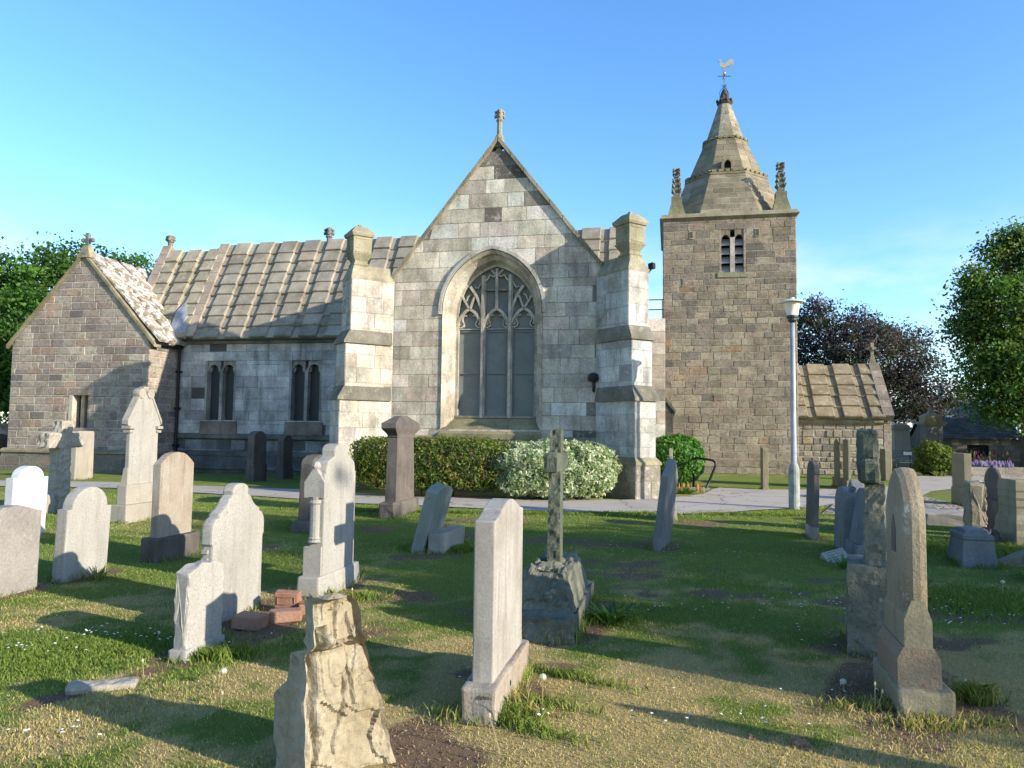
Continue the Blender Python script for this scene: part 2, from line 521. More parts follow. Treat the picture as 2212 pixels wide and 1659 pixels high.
# --- chancel gable -------------------------------------------------
XL, XR, ZE, ZA, XA = -3.34, 3.0, 5.60, 9.36, -.08
GS = (ZA - ZE) / (XR - XA)
ZEL = ZA - GS * (XA - XL)          # the left foot of the gable sits a little lower
def gL(z): return XL if z < ZEL else XL + (z - ZEL) / GS
def gR(z): return XR if z < ZE else XR - (z - ZE) / (ZA - ZE) * (XR - XA)
WC, WH, WZ0, WSP, WAP = -.195, 1.37, 1.62, 4.80, 6.42        # window opening on the wall face
def arch_R(w, r): return (w * w + r * r) / (2 * w)
def arch_half(z, w, zs, za):
    if z <= zs: return w
    r = za - zs; Rr = arch_R(w, r); q = Rr * Rr - (z - zs) ** 2
    return max(0.0, sqrt(max(q, 0)) - (Rr - w))
def arch_outline(c, w, z0, zs, za, n=14):
    r = za - zs; Rr = arch_R(w, r); a1 = math.asin(min(1, r / Rr))
    right = [(c + Rr * cos(a1 * i / n) - (Rr - w), zs + Rr * sin(a1 * i / n)) for i in range(n + 1)]
    left = [(2 * c - x, z) for x, z in reversed(right)][1:]
    return [(c + w, z0)] + right + left + [(c - w, z0)]
hole_w = (WZ0, WAP, lambda z: WC - arch_half(z, WH, WSP, WAP), lambda z: WC + arch_half(z, WH, WSP, WAP))

P_pale = pick([(5, (.53, .465, .36)), (3, (.475, .41, .315)), (1.5, (.58, .53, .44)), (2, (.455, .375, .29)), (1, (.37, .325, .26))])
P_top = pick([(4, (.56, .52, .44)), (4, (.49, .44, .35)), (2, (.42, .37, .29)), (.8, (.18, .16, .125))])
P_grim = pick([(3, (.20, .18, .15)), (1, (.12, .11, .095)), (3, (.29, .265, .22))])
def pal_gable(x, z, rng):
    edge = min(x - gL(z), gR(z) - x)
    if z > 5.3 and edge < .40 and rng.random() < (.22 if x < 0 else .5): return P_grim(x, z, rng)
    if x > 2.45 and z < 5.6 and rng.random() < .6: return P_grim(x, z, rng)
    if z > 6.4: return P_top(x, z, rng)
    if z < 1.4 and rng.random() < .4: return P_grim(x, z, rng)
    return P_pale(x, z, rng)
mb = MB()
masonry(mb, Yp(0), 0, 9.1, gL, gR, RG, (.34, .42), (.45, .95), pal_gable, holes=[hole_w], breaks=[1.36, ZEL, ZE], joint=.009, jit=.007, mort=(.26, .235, .19), bev=.003)
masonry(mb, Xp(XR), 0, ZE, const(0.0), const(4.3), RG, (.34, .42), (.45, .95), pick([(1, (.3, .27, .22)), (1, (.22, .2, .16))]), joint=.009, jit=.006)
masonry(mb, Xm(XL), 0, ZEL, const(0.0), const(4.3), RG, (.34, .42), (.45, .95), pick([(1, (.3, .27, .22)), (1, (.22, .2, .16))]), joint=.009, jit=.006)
mb.build('gable_wall', M_ashlar, church)

mb = MB()      # string course with a weathered top, and the plinth below
for xa, xb in ((XL, WC - 1.5), (WC + 1.5, XR)):
    mb.prism([(0, 1.24), (.09, 1.30), (.09, 1.36), (0, 1.46)], lambda d, z, x: (x, -d, z), xa, xb, (.21, .19, .13))
mb.prism([(0, 0), (.14, 0), (.14, .62), (.02, .8), (0, .8)], lambda d, z, x: (x, -d, z), XL, XR, (.19, .17, .14))
mb.build('string_course', M_trim, church)

# great window: moulded jambs, glass, tracery, sill
gw = empty('great_window', (0, 0, 0), parent=church)
FC, FW, FZ0, FSP, FAP, FY = -.165, 1.13, 1.93, 4.72, 6.12, .42
mb = MB()
N = 14
rings = []
for c, w, z0, zs, za, y in ((WC, WH, WZ0, WSP, WAP, -.02), (WC, WH - .02, WZ0, WSP, WAP - .03, -.05), (lerp(WC, FC, .25), WH - .08, WZ0 + .05, WSP, WAP - .09, .02),
                            (lerp(WC, FC, .3), WH - .10, WZ0 + .06, WSP, WAP - .11, .14), (lerp(WC, FC, .7), WH - .20, WZ0 + .2, WSP - .03, WAP - .22, .22),
                            (lerp(WC, FC, .8), FW + .03, FZ0 - .05, FSP, FAP + .03, .36), (FC, FW, FZ0, FSP, FAP, FY), (FC, FW, FZ0, FSP, FAP, .62)):
    o = arch_outline(c, w, z0, zs, za, N)
    # dice the straight jambs into stones
    jr = [(o[0][0], lerp(z0, zs, i / 8)) for i in range(8)]
    jl = [(o[-1][0], lerp(zs, z0, (i + 1) / 8)) for i in range(8)]
    rings.append([(x, y, z) for x, z in jr + o[1:-1] + jl])
cols = []
for i in range(len(rings[0])): cols.append((i // 2, i))
rj = random.Random(5); jc = {}
for r0, r1 in zip(rings[:-1], rings[1:]):
    for i in range(len(r0) - 1):
        k = i // 2 if 7 < i < len(r0) - 9 else i
        if k not in jc:
            q = rj.uniform(.85, 1.12); b = rj.choice([(.47, .42, .33), (.43, .37, .28), (.50, .46, .38)])
            jc[k] = tuple(a * q for a in b)
        mb.quad(r0[i], r0[i + 1], r1[i + 1], r1[i], jc[k])
mb.build('moulded_jamb', M_ashlar, gw)

mb = MB()
o = arch_outline(WC, WH + .05, WSP - .1, WSP, WAP + .06, N)
mb.sweep(o, .09, -.075, .0, (.46, .43, .36))
mb.build('hood_mould', M_ashlar, gw)

mb = MB()
o = arch_outline(FC, FW + .02, FZ0, FSP, FAP + .02, N)
mb.add([(x, FY + .13, z) for x, z in o], [list(range(len(o)))])
mb.build('glass', M_glass, gw)

mb = MB()
tc = (.45, .40, .315)
y0, y1 = FY - .02, FY + .15
lights = [(FC - .755, .30), (FC, .30), (FC + .755, .30)]
HZ = 4.42
for x in (FC - .378, FC + .378):
    mb.sweep([(x, FZ0), (x, 6.12 - .30)], .075, y0 - .02, y1, tc)
    mb.sweep([(x, FZ0), (x, 6.12 - .30)], .13, y0 + .06, y1 + .01, tc)
for x in (FC - FW + .03, FC + FW - .03):
    mb.sweep([(x, FZ0), (x, FSP)], .09, y0 + .02, y1, tc)
mb.sweep(arch_outline(FC, FW - .02, FSP, FSP, FAP - .02, N)[1:-1], .09, y0 + .02, y1, tc)
for lx, hw in lights:
    hw2 = .375
    og = []
    for s in (-1, 1):                                    # ogee head
        pts = []
        for i in range(9):
            t = i / 8
            z = HZ + .02 + .46 * t
            x = hw2 * cos(t * pi / 2) ** .75 * (1 - .12 * sin(pi * t))
            pts.append((lx + s * x, z))
        mb.sweep(pts, .075, y0 + .01, y1, tc)
        cus = []
        for i in range(9):                               # cusps
            a = -.35 * pi + i / 8 * .95 * pi
            cus.append((lx + s * (.115 + .10 * cos(a)), HZ + .19 + .115 * sin(a)))
        mb.sweep(cus, .035, y0 + .05, y1, tc)
        mb.sweep([(lx + s * .33, HZ + .0), (lx + s * .27, HZ - .03), (lx + s * .19, HZ + .01), (lx + s * .165, HZ + .07)], .04, y0 + .05, y1, tc)
        mb.prism([(lx + s * .34, HZ + .28), (lx + s * .34, HZ), (lx + s * .22, HZ + .06), (lx + s * .25, HZ + .2)], lambda x, z, d: (x, d, z), y0 + .07, y1, tc)
    mb.sweep([(lx - .33, HZ - .07), (lx + .33, HZ - .07)], .03, y0 + .08, y1, (.34, .33, .3))
mb.sweep([(FC, HZ + .47), (FC, 6.0)], .07, y0, y1, tc)
mb.sweep([(FC - .37, 5.42), (FC + .37, 5.42)], .05, y0 + .02, y1, (.24, .2, .16))
for s in (-1, 1):
    mb.sweep([(FC + s * .02, 5.86), (FC + s * .1, 5.78), (FC + s * .2, 5.83), (FC + s * .27, 5.72), (FC + s * .34, 5.66)], .04, y0 + .03, y1, tc)
    mb.sweep([(FC, 5.8), (FC + s * .17, 5.98)], .045, y0 + .03, y1, tc)
    a = FC + s * .755
    mb.sweep([(a, HZ + .47), (a + s * .16, 4.98 + .17), (a + s * .22, 5.26)], .055, y0 + .01, y1, tc)
    mb.sweep([(a, HZ + .47), (a - s * .12, 4.98 + .22), (a - s * .18, 5.28)], .055, y0 + .01, y1, tc)
    mb.sweep([(FC + s * .40, 4.62), (FC + s * .44, 4.95), (FC + s * .56, 5.25), (FC + s * .74, 5.52)], .07, y0, y1, tc)
    mb.sweep([(a - s * .01, 5.30), (a + s * .06, 5.24), (a + s * .1, 5.12)], .035, y0 + .04, y1, tc)
    mb.sweep([(FC + s * .45, 5.62), (FC + s * .52, 5.48), (FC + s * .62, 5.5)], .035, y0 + .04, y1, tc)
mb.build('tracery', M_ashlar, gw)

mb = MB()
for i in range(3):
    a = -FW * 1.02 + FC + i * FW * 2.04 / 3; b = a + FW * 2.04 / 3 - .008
    ka = lambda x: WC + (x - FC) / FW * WH
    mb.hexa([(ka(a), -.10, 1.36), (ka(b), -.10, 1.36), (b, .6, 1.36), (a, .6, 1.36)],
            [(ka(a), -.10, 1.50), (ka(b), -.10, 1.50), (b, .44, 1.93), (a, .44, 1.93)], (.22, .20, .115))
mb.box(FC - FW, FC + FW, .40, .6, 1.93, 1.985, (.30, .25, .19))
mb.build('sill', M_mossy, gw)
mb = MB()
for lx, hw in lights:      # thin glazing frames in front of the glass
    for xx in (lx - .29, lx + .29): mb.box(xx - .012, xx + .012, FY + .085, FY + .12, FZ0 + .06, HZ - .08)
    mb.box(lx - .29, lx + .29, FY + .085, FY + .12, HZ - .15, HZ - .115, (2, 2, 2))
    mb.box(lx - .29, lx + .29, FY + .085, FY + .115, 3.12, 3.14)
mb.build('glazing_bar', mat_simple('lead_grey_bars', (.16, .17, .17), .6, .3), gw)

# gable coping and its finial
mb = MB()
n = 9
for s, xe in ((-1, XL - .08), (1, XR + .10)):
    za = (ZEL if s < 0 else ZE) + .02; zt = ZA + .16
    xt = XA
    for i in range(n):
        t0, t1 = i / n, (i + 1) / n - .004
        p0 = (lerp(xe, xt, t0), lerp(za - .12, zt, t0)); p1 = (lerp(xe, xt, t1), lerp(za - .12, zt, t1))
        th = .15
        c = jit((.27, .24, .17), .85, 1.12)
        mb.hexa([(p0[0], -.09, p0[1] - th), (p1[0], -.09, p1[1] - th), (p1[0], .45, p1[1] - th), (p0[0], .45, p0[1] - th)],
                [(p0[0], -.09, p0[1]), (p1[0], -.09, p1[1]), (p1[0], .45, p1[1]), (p0[0], .45, p0[1])], c)
mb.build('gable_coping', M_trim, church)

def leafy_finial(name, x, y, z, h, s=1.0, col=(.24, .22, .16), mat=None):
    mb = MB()
    mb.lathe([(.16 * s, -.25), (.15 * s, .05 * h), (.085 * s, .16 * h), (.08 * s, .55 * h), (.12 * s, .6 * h), (.08 * s, .66 * h)], 8, (x, y, z), col)
    for k in range(4):
        a = k * pi / 2 + .3
        for zz, r in ((.72, .12), (.86, .11)):
            dx, dy = cos(a) * r * s, sin(a) * r * s
            mb.tube([(x, y, z + (zz - .04) * h), (x + dx * .7, y + dy * .7, z + (zz + .03) * h), (x + dx * 1.15, y + dy * 1.15, z + (zz + .0) * h), (x + dx * 1.2, y + dy * 1.2, z + (zz - .06) * h)], [.06 * s, .065 * s, .055 * s, .02 * s], 6, col)
    mb.lathe([(.09 * s, .62 * h), (.10 * s, .8 * h), (.07 * s, .96 * h), (0, h)], 6, (x, y, z), col)
    return mb.build(name, mat or M_trim, church)
leafy_finial('apex_finial', XA, .12, ZA + .12, .86, .86, (.27, .24, .16))

# --- diagonal buttresses -------------------------------------------
def buttress(corner, sx, pal, lab):
    e = empty('buttress', (corner[0], corner[1], 0), 0, parent=church)
    if lab: e['label'] = lab
    u = Vector((sx / sqrt(2), -1 / sqrt(2), 0))          # outwards
    w = Vector((1 / sqrt(2), sx / sqrt(2), 0))           # across
    mb = MB()
    def stage(z0, z1, p, hw, pal, ch=(.34, .44)):
        def Tend(x, z, d): q = u * (p + d) + w * x; return (q.x, q.y, z)
        def Ta(x, z, d): q = u * x + w * (hw + d); return (q.x, q.y, z)
        def Tb(x, z, d): q = u * x - w * (hw + d); return (q.x, q.y, z)
        masonry(mb, Tend, z0, z1, const(-hw), const(hw), RG, ch, (.5, 1.0), pal, joint=.008, jit=.005, mort=(.33, .31, .26), bev=.003)
        masonry(mb, Ta, z0, z1, const(-.25), const(p), RG, ch, (.4, .7), pal, joint=.008, jit=.005, mort=(.33, .31, .26), bev=.003)
        masonry(mb, Tb, z0, z1, const(-.25), const(p), RG, ch, (.4, .7), pal, joint=.008, jit=.005, mort=(.33, .31, .26), bev=.003)
        lo = [u * a + w * b for a, b in ((-.25, -hw), (p, -hw), (p, hw), (-.25, hw))]
        mb.hexa([(q.x, q.y, z1 - .02) for q in lo], [(q.x, q.y, z1) for q in lo], (.3, .28, .24))
    hw = .33
    stage(0, .86, 1.32, hw + .06, pick([(1, (.27, .24, .17)), (1, (.22, .2, .15))]))
    stage(.86, 2.42, 1.22, hw, pal)
    stage(2.42, 3.92, 1.09, hw, pal)
    stage(3.92, 5.62, .97, hw, pal)
    mb.build('shaft', M_ashlar, e)
    def slope(z0, p0, z1, p1, h0, h1, drip, col):
        a = [u * q + w * r for q, r in ((-.2, -h0 - drip), (p0 + drip, -h0 - drip), (p0 + drip, h0 + drip), (-.2, h0 + drip))]
        b = [u * q + w * r for q, r in ((-.2, -h1), (p1, -h1), (p1, h1), (-.2, h1))]
        mb = MB()
        mb.hexa([(q.x, q.y, z0 - .05) for q in a], [(q.x, q.y, z0 + .01) for q in a], col)
        mb.hexa([(q.x, q.y, z0 + .01) for q in a], [(q.x, q.y, z1) for q in b], col)
        mb.build('weathering', M_trim, e)
    slope(.86, 1.32, 1.0, 1.225, hw + .06, hw + .005, .03, (.26, .23, .15))
    slope(2.40, 1.22, 2.74, 1.095, hw, hw + .005, .075, (.17, .155, .125))
    slope(3.90, 1.09, 4.22, .975, hw, hw + .005, .075, (.17, .155, .125))
    slope(5.62, .97, 6.0, .86, hw, .16, .015, (.29, .26, .18))
    mb = MB()
    c = u * .66
    k = atan2(u.y, u.x) + pi / 4
    mb.lathe([(.38, 5.7), (.31, 5.92), (.27, 5.96), (.31, 6.0), (.25, 6.05), (.25, 6.1), (.33, 6.2), (.40, 6.28), (.36, 6.30), (.365, 6.74),
              (.42, 6.76), (.455, 6.82), (.455, 6.87), (.40, 6.9), (.22, 7.04), (.07, 7.08), (.06, 7.12), (0, 7.14)], 4, (c.x, c.y, 0), (.27, .245, .165), rot=k)
    for q in range(4):                                    # sunk panels on the die
        a = atan2(u.y, u.x) + q * pi / 2
        d = Vector((cos(a), sin(a), 0)); t = Vector((-sin(a), cos(a), 0))
        o = [c + d * .25 + t * b for b in (-.19, .19)]
        for z0, z1 in ((6.32, 6.36), (6.68, 6.72)):
            mb.hexa([(o[0].x, o[0].y, z0), (o[1].x, o[1].y, z0), (o[1].x + d.x * .02, o[1].y + d.y * .02, z0), (o[0].x + d.x * .02, o[0].y + d.y * .02, z0)],
                    [(o[0].x, o[0].y, z1), (o[1].x, o[1].y, z1), (o[1].x + d.x * .02, o[1].y + d.y * .02, z1), (o[0].x + d.x * .02, o[0].y + d.y * .02, z1)], (.27, .245, .165))
    mb.build('pinnacle', M_mossy, e)
buttress((XL, .0), -1, pick([(4, (.45, .415, .345)), (2, (.41, .365, .28)), (1, (.36, .325, .27))]), None)
buttress((XR, .0), 1, pick([(4, (.43, .42, .385)), (2, (.39, .38, .34)), (1, (.33, .315, .275))]), None)

mb = MB()      # iron outlet on the right of the gable, and a small flood lamp on the buttress
mb.lathe([(.0, -.02), (.13, -.02), (.15, .06), (.12, .16), (.04, .2), (0, .2)], 10, (2.53, -.10, 2.9), (1, 1, 1))
mb.tube([(2.53, -.06, 2.95), (2.53, -.05, 2.7), (2.53, .0, 2.62)], .035, 8)
mb.build('wall_vent', M_iron, church)
mb = MB()
mb.hexa([(3.90, .0, 5.76), (4.02, -.06, 5.78), (4.08, .08, 5.78), (3.95, .12, 5.76)], [(3.89, -.01, 5.90), (4.01, -.07, 5.92), (4.08, .08, 5.92), (3.95, .12, 5.90)])
mb.tube([(3.98, .04, 5.77), (3.9, .06, 5.66), (3.72, -.1, 5.62)], .018, 6)
mb.build('flood_lamp', M_iron, church)

mb = MB()      # chancel roof and the core of the gable
mb.prism([(XL + .05, 5.2), (WC - 1.5, 5.2), (WC - 1.5, 6.64), (gL(6.64), 6.64)], lambda x, z, d: (x, d, z), .06, .42, (.3, .27, .22))
mb.prism([(WC + 1.5, 5.3), (XR - .03, 5.3), (gR(6.64), 6.64), (WC + 1.5, 6.64)], lambda x, z, d: (x, d, z), .06, .42, (.3, .27, .22))
mb.hexa([(XL, .9, ZE - .5), (XR, .9, ZE - .5), (XR, 6.2, ZE - .5), (XL, 6.2, ZE - .5)], [(XA - .03, .9, 8.45), (XA + .03, .9, 8.45), (XA + .03, 5.9, 8.45), (XA - .03, 5.9, 8.45)], (.3, .25, .18))
mb.prism([(gL(6.7), 6.65), (gR(6.7), 6.65), (XA, ZA - .1)], lambda x, z, d: (x, d, z), .06, .42, (.3, .27, .22))
mb.build('chancel_roof', M_slab, church)

# --- nave -----------------------------------------------------------
NY, NX0, NX1, NZ = 4.3, -12.72, XL, 4.62
P_nave = pick([(4, (.47, .45, .415)), (3, (.40, .385, .36)), (2, (.50, .465, .41)), (1.5, (.33, .315, .295)), (.22, (.075, .07, .066))])
P_navelow = pick([(3, (.19, .185, .175)), (2, (.28, .27, .25)), (2, (.11, .107, .10))])
def pal_nave(x, z, rng):
    if z < 1.3: return P_navelow(x, z, rng)
    if z < 1.75 and rng.random() < .5: return P_navelow(x, z, rng)
    return P_nave(x, z, rng)
wins = [(-11.62, -10.42), (-8.36, -7.17)]
nh = [(1.84, 3.92, const(a), const(b)) for a, b in wins]
mb = MB()
masonry(mb, Yp(NY), 0, NZ, const(NX0), const(NX1 + .2), RG, (.32, .42), (.5, 1.0), pal_nave, holes=nh, breaks=[1.3], joint=.008, jit=.004, mort=(.2, .185, .165), bev=.003)
mb.build('nave_wall', M_dark_ashlar, church)
mb = MB()
masonry(mb, Yp(NY + .4), 0, 5.2, const(XR), const(4.3), RG, (.32, .42), (.5, 1.0), P_pale, joint=.009, jit=.004)
mb.build('nave_end_wall', M_dark_ashlar, church)
mb = MB()
for z, dd in ((1.22, .11), (.62, .16), (.16, .2)):
    x = NX0
    while x < NX1:
        x2 = min(NX1, x + RG.uniform(.8, 1.3)); q = RG.uniform(.75, 1.15)
        mb.prism([(0, z - .08), (dd, z - .02), (dd, z + .05), (0, z + .16)], lambda d, zz, xx: (xx, NY - d, zz), x, x2 - .006, tuple(a * q for a in (.15, .14, .115)))
        x = x2
mb.prism([(0, 0), (.13, 0), (.13, .6), (0, .62)], lambda d, zz, xx: (xx, NY - d, zz), NX0, NX1, (.12, .115, .11))
mb.prism([(0, 4.50), (.10, 4.52), (.16, 4.60), (.16, 4.72), (0, 4.72)], lambda d, zz, xx: (xx, NY - d, zz), NX0 + .1, NX1 + .1, (.22, .2, .17))
mb.build('nave_string_course', M_dark_ashlar, church)

def nave_window(xa, xb):
    e = empty('nave_window', (0, 0, 0), parent=church)
    z0, z1 = 1.84, 3.92
    cx = (xa + xb) / 2; y = NY
    mb = MB(); c = (.30, .28, .245)
    mb.box(xa - .05, xb + .05, y + .012, y + .3, z1 - .01, z1 + .2, c)
    for x0, x1 in ((xa, xa + .07), (xb - .07, xb)): mb.box(x0, x1, y + .0, y + .3, z0, z1, c)
    for s in (-1, 1):
        a, b = (xa + .07, cx - .06) if s < 0 else (cx + .06, xb - .07)
        m = (a + b) / 2; w = (b - a) / 2; zs = 3.56; n = 10
        cur = [(m + w * cos(pi * i / n), zs + w * (1.1 * sin(pi * i / n))) for i in range(n + 1)]
        for i in range(n):
            p, q = cur[i], cur[i + 1]
            mb.hexa([(p[0], y + .06, p[1]), (q[0], y + .06, q[1]), (q[0], y + .06, z1), (p[0], y + .06, z1)],
                    [(p[0], y + .24, p[1]), (q[0], y + .24, q[1]), (q[0], y + .24, z1), (p[0], y + .24, z1)], c)
        mb.sweep(cur, .06, y + .03, y + .22, c)
        for k in (-1, 1):
            mb.sweep([(m + k * w, zs + .0), (m + k * w * .72, zs - .03), (m + k * w * .62, zs + .07), (m + k * w * .75, zs + .16)], .04, y + .08, y + .22, c)
    mb.build('window_head', M_dark_ashlar, e)
    mb = MB(); mb.box(cx - .06, cx + .06, y + .05, y + .26, z0, 3.6, (.34, .32, .28)); mb.build('mullion', M_dark_ashlar, e)
    mb = MB(); mb.box(xa, xb, y + .26, y + .3, z0, z1, (1, 1, 1)); mb.build('glass', M_nglass, e)
    mb = MB()
    mb.hexa([(xa - .12, y - .07, z0 - .5), (xb + .12, y - .07, z0 - .5), (xb + .12, y + .3, z0 - .5), (xa - .12, y + .3, z0 - .5)],
            [(xa - .1, y - .05, z0 - .05), (xb + .1, y - .05, z0 - .05), (xb + .1, y + .3, z0), (xa - .1, y + .3, z0)], (.21, .165, .13))
    mb.build('sill', M_dark_ashlar, e)
def mat_nave_glass():
    t = NT('dark_leaded_glass'); v = t.coords()
    sw = t.new('ShaderNodeSeparateXYZ'); t.l.new(v, sw.inputs[0])
    cb = t.new('ShaderNodeCombineXYZ'); t.l.new(sw.outputs[0], cb.inputs[0]); t.l.new(sw.outputs[2], cb.inputs[1])
    br = t.new('ShaderNodeTexBrick', Scale=1.0); br.offset = 0.0
    br.inputs['Brick Width'].default_value = .03; br.inputs['Row Height'].default_value = .03; br.inputs['Mortar Size'].default_value = .004
    t.l.new(cb.outputs[0], br.inputs['Vector'])
    c = t.mix(br.outputs['Fac'], t.mix(t.noise(v, 3, 4), (.012, .013, .015), (.03, .032, .034)), (.055, .055, .055))
    t.principled(c, .5, .3, bump=br.outputs['Fac'], dist=.003, strength=.4)
    return t.m
M_nglass = mat_nave_glass()
for a, b in wins: nave_window(a, b)

def slab_roof(mb, P, x0, x1, nrows, pitch, wr, raise_, thick, colf, rng, overlap=.05, first_raised=False, step=.05):
    """P(x, t, n): x along the eave, t 0..1 up the slope, n height above the slope. alternate columns are raised cover slabs"""
    x = x0; raised = first_raised
    while x < x1 - .05:
        w = pitch * (wr if raised else 1 - wr)
        xe = min(x1, x + w)
        for r in range(nrows):
            t0 = r / nrows - overlap / 2 * rng.uniform(.6, 1.2); t1 = (r + 1) / nrows + .004
            t0 = max(t0, -.02)
            lo = raise_ if raised else 0.0
            lo += rng.uniform(-.008, .008)
            a, b = (x + (-.05 if raised else .0) + rng.uniform(-.012, .012), xe + (.05 if raised else .0) + rng.uniform(-.012, .012))
            h0 = lo + thick + step; h1 = lo + thick
            c = colf(rng)
            pts = [P(a, t0, lo - .03), P(b, t0, lo - .03), P(b, t1, lo - .03), P(a, t1, lo - .03)]
            e = .025
            top = [P(a + e, t0 + .004, h0), P(b - e, t0 + .004, h0), P(b - e, t1, h1), P(a + e, t1, h1)]
            mid = [P(a, t0, h0 - .03), P(b, t0, h0 - .03), P(b, t1, h1 - .03), P(a, t1, h1 - .03)]
            mb.hexa(pts, mid, c); mb.hexa(mid, top, c)
        x = xe; raised = not raised
def slope_P(ea, ri):
    """ea(x), ri(x): eave and ridge points"""
    def P(x, t, n):
        a, b = Vector(ea(x)), Vector(ri(x))
        d = b - a
        side = (Vector(ea(x + .1)) - a).normalized()
        nn = side.cross(d).normalized()
        return tuple(a + d * t + nn * n)
    return P
def roof_col(base, k=.12):
    def f(rng):
        q = rng.uniform(1 - k, 1 + k); w = rng.uniform(-.02, .02)
        return (base[0] * q + w * .3, base[1] * q, base[2] * q - w * .3)
    return f
RE, RR = (NY - .18, 4.70), (6.1, 8.50)
mb = MB()
P = slope_P(lambda x: (x, RE[0], RE[1]), lambda x: (x, RR[0], RR[1]))
slab_roof(mb, P, -12.0, 3.25, 9, .94, .58, .085, .04, roof_col((.285, .248, .188), .16), RG, first_raised=False, step=.07)
mb.hexa([(-12.3, RE[0] + .05, RE[1] - .15), (3.2, RE[0] + .05, RE[1] - .15), (3.2, 8.2, RE[1] - .15), (-12.3, 8.2, RE[1] - .15)],
        [(-12.3, RR[0], RR[1] - .12), (3.2, RR[0], RR[1] - .12), (3.2, RR[0] + .1, RR[1] - .12), (-12.3, RR[0] + .1, RR[1] - .12)], (.22, .18, .12))
mb.build('nave_roof', M_slab, church)
mb = MB()      # older bay beyond the raised band
P2 = slope_P(lambda x: (x, RE[0], RE[1]), lambda x: (x, RR[0] - .08, RR[1] - .2))
slab_roof(mb, P2, -14.45, -12.3, 8, .86, .58, .10, .035, roof_col((.31, .27, .195), .12), RG, first_raised=True, step=.08)
mb.hexa([(-14.5, RE[0] + .05, RE[1] - .15), (-12.2, RE[0] + .05, RE[1] - .15), (-12.2, 8.2, RE[1] - .15), (-14.5, 8.2, RE[1] - .15)],
        [(-14.5, RR[0] - .06, RR[1] - .34), (-12.2, RR[0] - .06, RR[1] - .34), (-12.2, RR[0] + .1, RR[1] - .34), (-14.5, RR[0] + .1, RR[1] - .34)], (.2, .17, .12))
mb.box(-14.7, -14.45, NY + .1, 8, 0, 5.0, (.25, .22, .18))
mb.prism([(NY, 4.5), (8, 4.5), (RR[0] + .05, 8.35)], lambda y, z, x: (x, y, z), -14.7, -14.45, (.25, .22, .18))
mb.box(-12.7, 4.2, 8.2, 8.35, 0, 4.6, (.25, .22, .18))
mb.build('old_bay_roof', M_slab_aisle, church)
for x0, x1, top, h in ((-12.32, -11.95, .02, .16), (-14.78, -14.42, -.12, .2)):
    mb = MB()      # flat band of stones (skew) and end coping
    for i in range(9):
        t0, t1 = i / 9, (i + 1) / 9 - .003
        q = RG.uniform(.88, 1.1); c = tuple(a * q for a in (.33, .27, .205))
        pts = [P(x0, t0, -.05), P(x1, t0, -.05), P(x1, t1, -.05), P(x0, t1, -.05)]
        tp = [P(x0, t0, h), P(x1, t0, h), P(x1, t1, h), P(x0, t1, h)]
        mb.hexa(pts, tp, c)
    mb.build('roof_skew', M_slab, church)
leafy_finial('nave_finial', -14.6, 6.1, 8.35, .68, 1.2, (.2, .18, .14))
leafy_finial('nave_finial', -8.25, 6.75, 8.3, .95, 1.2, (.17, .17, .15))
mb = MB(); mb.box(NX0 + .05, NX1, NY - .27, NY - .14, 4.60, 4.70); mb.build('nave_gutter', M_iron, church)

# --- transept on the left --------------------------------------------
TY, TX0, TX1, TZE, TZA = 2.8, -18.26, -12.72, 4.45, 7.48
TXA = -15.46
def tL(z): return TX0 if z < TZE else TX0 + (z - TZE) / (TZA - TZE) * (TXA - TX0)
def tR(z): return TX1 if z < TZE else TX1 - (z - TZE) / (TZA - TZE) * (TX1 - TXA)
P_tr = pick([(4, (.335, .275, .22)), (3, (.295, .24, .195)), (2, (.245, .205, .175)), (2, (.37, .31, .24)), (1, (.31, .225, .165)), (.6, (.18, .157, .14))])
mb = MB()
th = (1.50, 2.62, const(-15.66), const(-15.04))
masonry(mb, Yp(TY), .66, TZA, tL, tR, RG, (.19, .28), (.28, .72), P_tr, holes=[th], joint=.024, jit=.009, mort=(.45, .395, .325), bev=.012, rough=.006)
masonry(mb, Xp(TX1), .5, TZE, const(TY), const(NY + .1), RG, (.19, .28), (.28, .72), P_tr, joint=.024, jit=.009, mort=(.45, .395, .325), bev=.012, rough=.006)
masonry(mb, Xm(TX0), 0, TZE, const(TY), const(8.0), RG, (.19, .28), (.28, .72), P_tr, joint=.024, jit=.009, mort=(.45, .395, .325), bev=.012, rough=.006)
for z0, z1, d in ((0, .18, .26), (.18, .5, .17), (.5, .66, .12)):
    masonry(mb, Yp(TY - d), z0, z1, const(TX0 - d), const(TX1 + d), RG, (.2, .3), (.5, 1.0), pick([(1, (.24, .2, .15)), (1, (.18, .155, .12))]), joint=.015, jit=.01)
    masonry(mb, Xp(TX1 + d), z0, z1, const(TY - d), const(NY), RG, (.2, .3), (.5, 1.0), pick([(1, (.2, .17, .14))]), joint=.015, jit=.01)
    mb.box(TX0 - d + .01, TX1 + d - .01, TY - d + .005, TY + .2, z1 - .03, z1 - .004, (.24, .2, .14))
mb.prism([(.12, .62), (.2, .64), (.2, .70), (0, .78), (0, .62)], lambda d, z, x: (x, TY - d, z), TX0 - .15, TX1 + .15, (.25, .215, .14))
mb.build('transept_wall', M_rubble, church)
e = empty('transept_window', (0, 0, 0), parent=church)
mb = MB(); mb.box(-15.41, -15.28, TY + .1, TY + .28, 1.5, 2.62, (.42, .31, .20)); mb.build('mullion', M_ashlar, e)
mb = MB(); mb.box(-15.7, -15.0, TY + .3, TY + .34, 1.45, 2.7); mb.build('glass', M_nglass, e)
mb = MB(); c = (.40, .355, .285)
